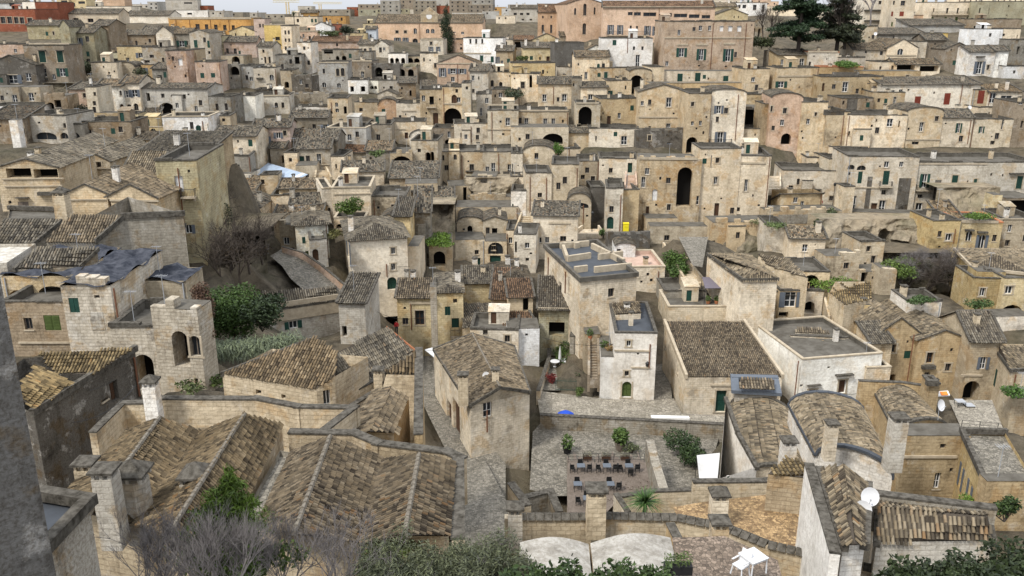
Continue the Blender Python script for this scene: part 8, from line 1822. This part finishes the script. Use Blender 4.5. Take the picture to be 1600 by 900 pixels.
for i, (tc_, a, b, yt, col) in enumerate(FARB):
    T(tc_, 0); rr = random.Random(i); yb = max(yt+40, 95); Zf = 430 + rr.uniform(0, 140) - (yt > 60)*90
    n = max(2, int((b-a)/34)); rows = max(1, int((yb-yt)/26)); w_ = ''
    for r in range(rows):
        for k in range(n):
            if rr.random() < .8: x = a + (k+.5)*(b-a)/n; y = yt + 8 + r*24; w_ += 'd %d %d %d %d|' % (x-5, y, x+5, y+11)
    H(a, b, yt, yb, 'f', col, w_, 'far %s apartment block on the skyline, %s' % ({'lg': 'pale grey', 'gr': 'grey', 'rd': 'brick red', 'ol': 'olive', 'br': 'brown', 'og': 'orange', 'lc': 'cream', 'sa': 'salmon'}[col], ORD[sorted(range(len(FARB)), key=lambda q: FARB[q][0]*1600+FARB[q][1]).index(i)]), Z=Zf, D=14, ext=14, mat='plaster', name='apartment_block', cat='apartment block', cop=2)

# cables slung between the houses
def cable(a, Za, b, Zb, sag, label):
    A, B = PZ(*pq(*a), Za), PZ(*pq(*b), Zb); m = MB(); n = 12; q = [A.lerp(B, k/n) - Z3*sag*4*(k/n)*(1-k/n) for k in range(n+1)]
    for k in range(n): m.tube(q[k], q[k+1], .022, .022, 4, cap=False)
    thing(m, 'cable', 'iron', label, 'cable', 'cables slung between houses')
T(2, 2)
cable((190, 310), 107, (640, 350), 101, .5, 'thin cable from the walled garden to the white house'); cable((885, 355), 101, (960, 385), 104, .3, 'short cable from the white house to the spotted tile house')
cable((640, 345), 100.9, (860, 350), 100.9, .1, 'cable along the front of the tall white house')
T(1, 2); cable((1050, 385), 96, (1200, 345), 106, .4, 'cable across the lane beside the gable house'); cable((690, 110), 104, (1000, 190), 112, .7, 'cable over the small paved square')
T(3, 2); cable((190, 630), 100, (560, 660), 98, .4, 'cable along the whitewashed house with scrolled lintels'); cable((890, 480), 105.7, (1200, 440), 105.7, .5, 'cable between two copper drainpipes on the stained gables')
T(0, 2); cable((560, 640), 54, (850, 470), 62, .3, 'cable along the blackened house wall'); cable((455, 840), 47, (850, 610), 52, .5, 'lower cable beside the blackened house')
T(1, 1); cable((610, 765), 118.6, (960, 765), 118.6, .1, 'cable across the front of the cream corner house')

# more stairways on the slope
T(3, 1); STAIR((-30, 285), (75, 285), (-10, 200), (75, 200), 9, 'lc', 'wide pale steps beside the sloping path, right', 155.5, 161)
T(2, 1); STAIR((705, 278), (778, 278), (712, 195), (772, 195), 9, 'pk', 'reddish outside steps beside the two green doors', 150, 153.5)
STAIR((400, 560), (560, 575), (440, 530), (540, 540), 5, 'lc', 'broad shallow steps before the tan vaulted house', 147, 150)
STAIR((20, 560), (130, 560), (60, 450), (120, 450), 9, 'ta', 'steep worn steps left of the broad cream wall', 138, 144)
T(2, 0); STAIR((822, 578), (858, 578), (835, 440), (862, 440), 14, 'gr', 'narrow dark stairway climbing beside the big arched porch', 196, 206)
T(1, 0); STAIR((1000, 870), (1100, 850), (1040, 790), (1110, 780), 8, 'lc', 'pale steps rising to the brown door of the tall tufa house', 188, 193)
T(1, 1); STAIR((370, 230), (470, 225), (380, 165), (440, 160), 8, 'ta', 'worn steps below the green door house, centre left', 150, 154)

# ============================================================ the ground, one sheet from here to the horizon
def make_ground():
    T(0, 0)
    xs = np.concatenate([[-4000, -1500, -700, -400], np.arange(-250, 251, 2.5), [400, 700, 1500, 4000]])
    ys = np.concatenate([[-60, -20], np.arange(0, 400, 2.5), [410, 425, 450, 500, 600, 800, 1200, 2000, 4000, 8000]])
    pts = []
    for poly, bz in FOOT:
        for p in poly: pts.append((p.x, p.y, bz-.4))
        m = sum(poly, Vector())/len(poly); pts.append((m.x, m.y, bz-.4))
    for p in GPTS: pts.append((p.x, p.y, p.z-.3))
    for x in range(-200, 201, 25):
        pts.append((x, -40, 2))
    for x in range(-60, 61, 5):
        for yy in (-15, -5, 3, 10, 16): pts.append((x, yy, 3))
    for y in (450, 600, 900, 2000, 6000):
        for x in (-4000, -1500, -400, -100, 100, 400, 1500, 4000): pts.append((x, y, 33))
    Pn = np.array(pts); GX, GY = np.meshgrid(xs, ys); g = np.stack([GX.ravel(), GY.ravel()], 1); z = np.zeros(len(g))
    for i in range(0, len(g), 4000):
        d2 = (g[i:i+4000, None, 0]-Pn[None, :, 0])**2 + (g[i:i+4000, None, 1]-Pn[None, :, 1])**2
        w_ = 1/(d2+2.0)**1.9; z[i:i+4000] = (w_*Pn[None, :, 2]).sum(1)/w_.sum(1)
    z += rng.normal(0, .12, len(z))
    for poly, bz in FOOT:
        q = [(p.x, p.y) for p in poly]; cx = sum(a for a, _ in q)/len(q); cy = sum(b for _, b in q)/len(q)
        q = [(cx+(a-cx)*1.0+np.sign(a-cx)*1.3, cy+(b-cy)+np.sign(b-cy)*1.3) for a, b in q]
        k = inside(q, g); z[k] = np.minimum(z[k], bz-.35)
    nx, ny = len(xs), len(ys); me = bpy.data.meshes.new('ground')
    V = np.concatenate([g, z[:, None]], 1); i, j = np.meshgrid(np.arange(nx-1), np.arange(ny-1)); a = (j*nx+i).ravel()
    Fq = np.stack([a, a+1, a+1+nx, a+nx], 1)
    me.from_pydata(V.tolist(), [], Fq.tolist()); me.materials.append(MATS['rock_ground'])
    o = bpy.data.objects.new('ground', me); COL.objects.link(o); o['kind'] = 'structure'
    me.polygons.foreach_set('use_smooth', [True]*len(me.polygons))
make_ground()
for o in list(SC.objects):
    for k in ('_w', '_g', '_o', '_t', '_n', '_roof'):
        if k in o: del o[k]
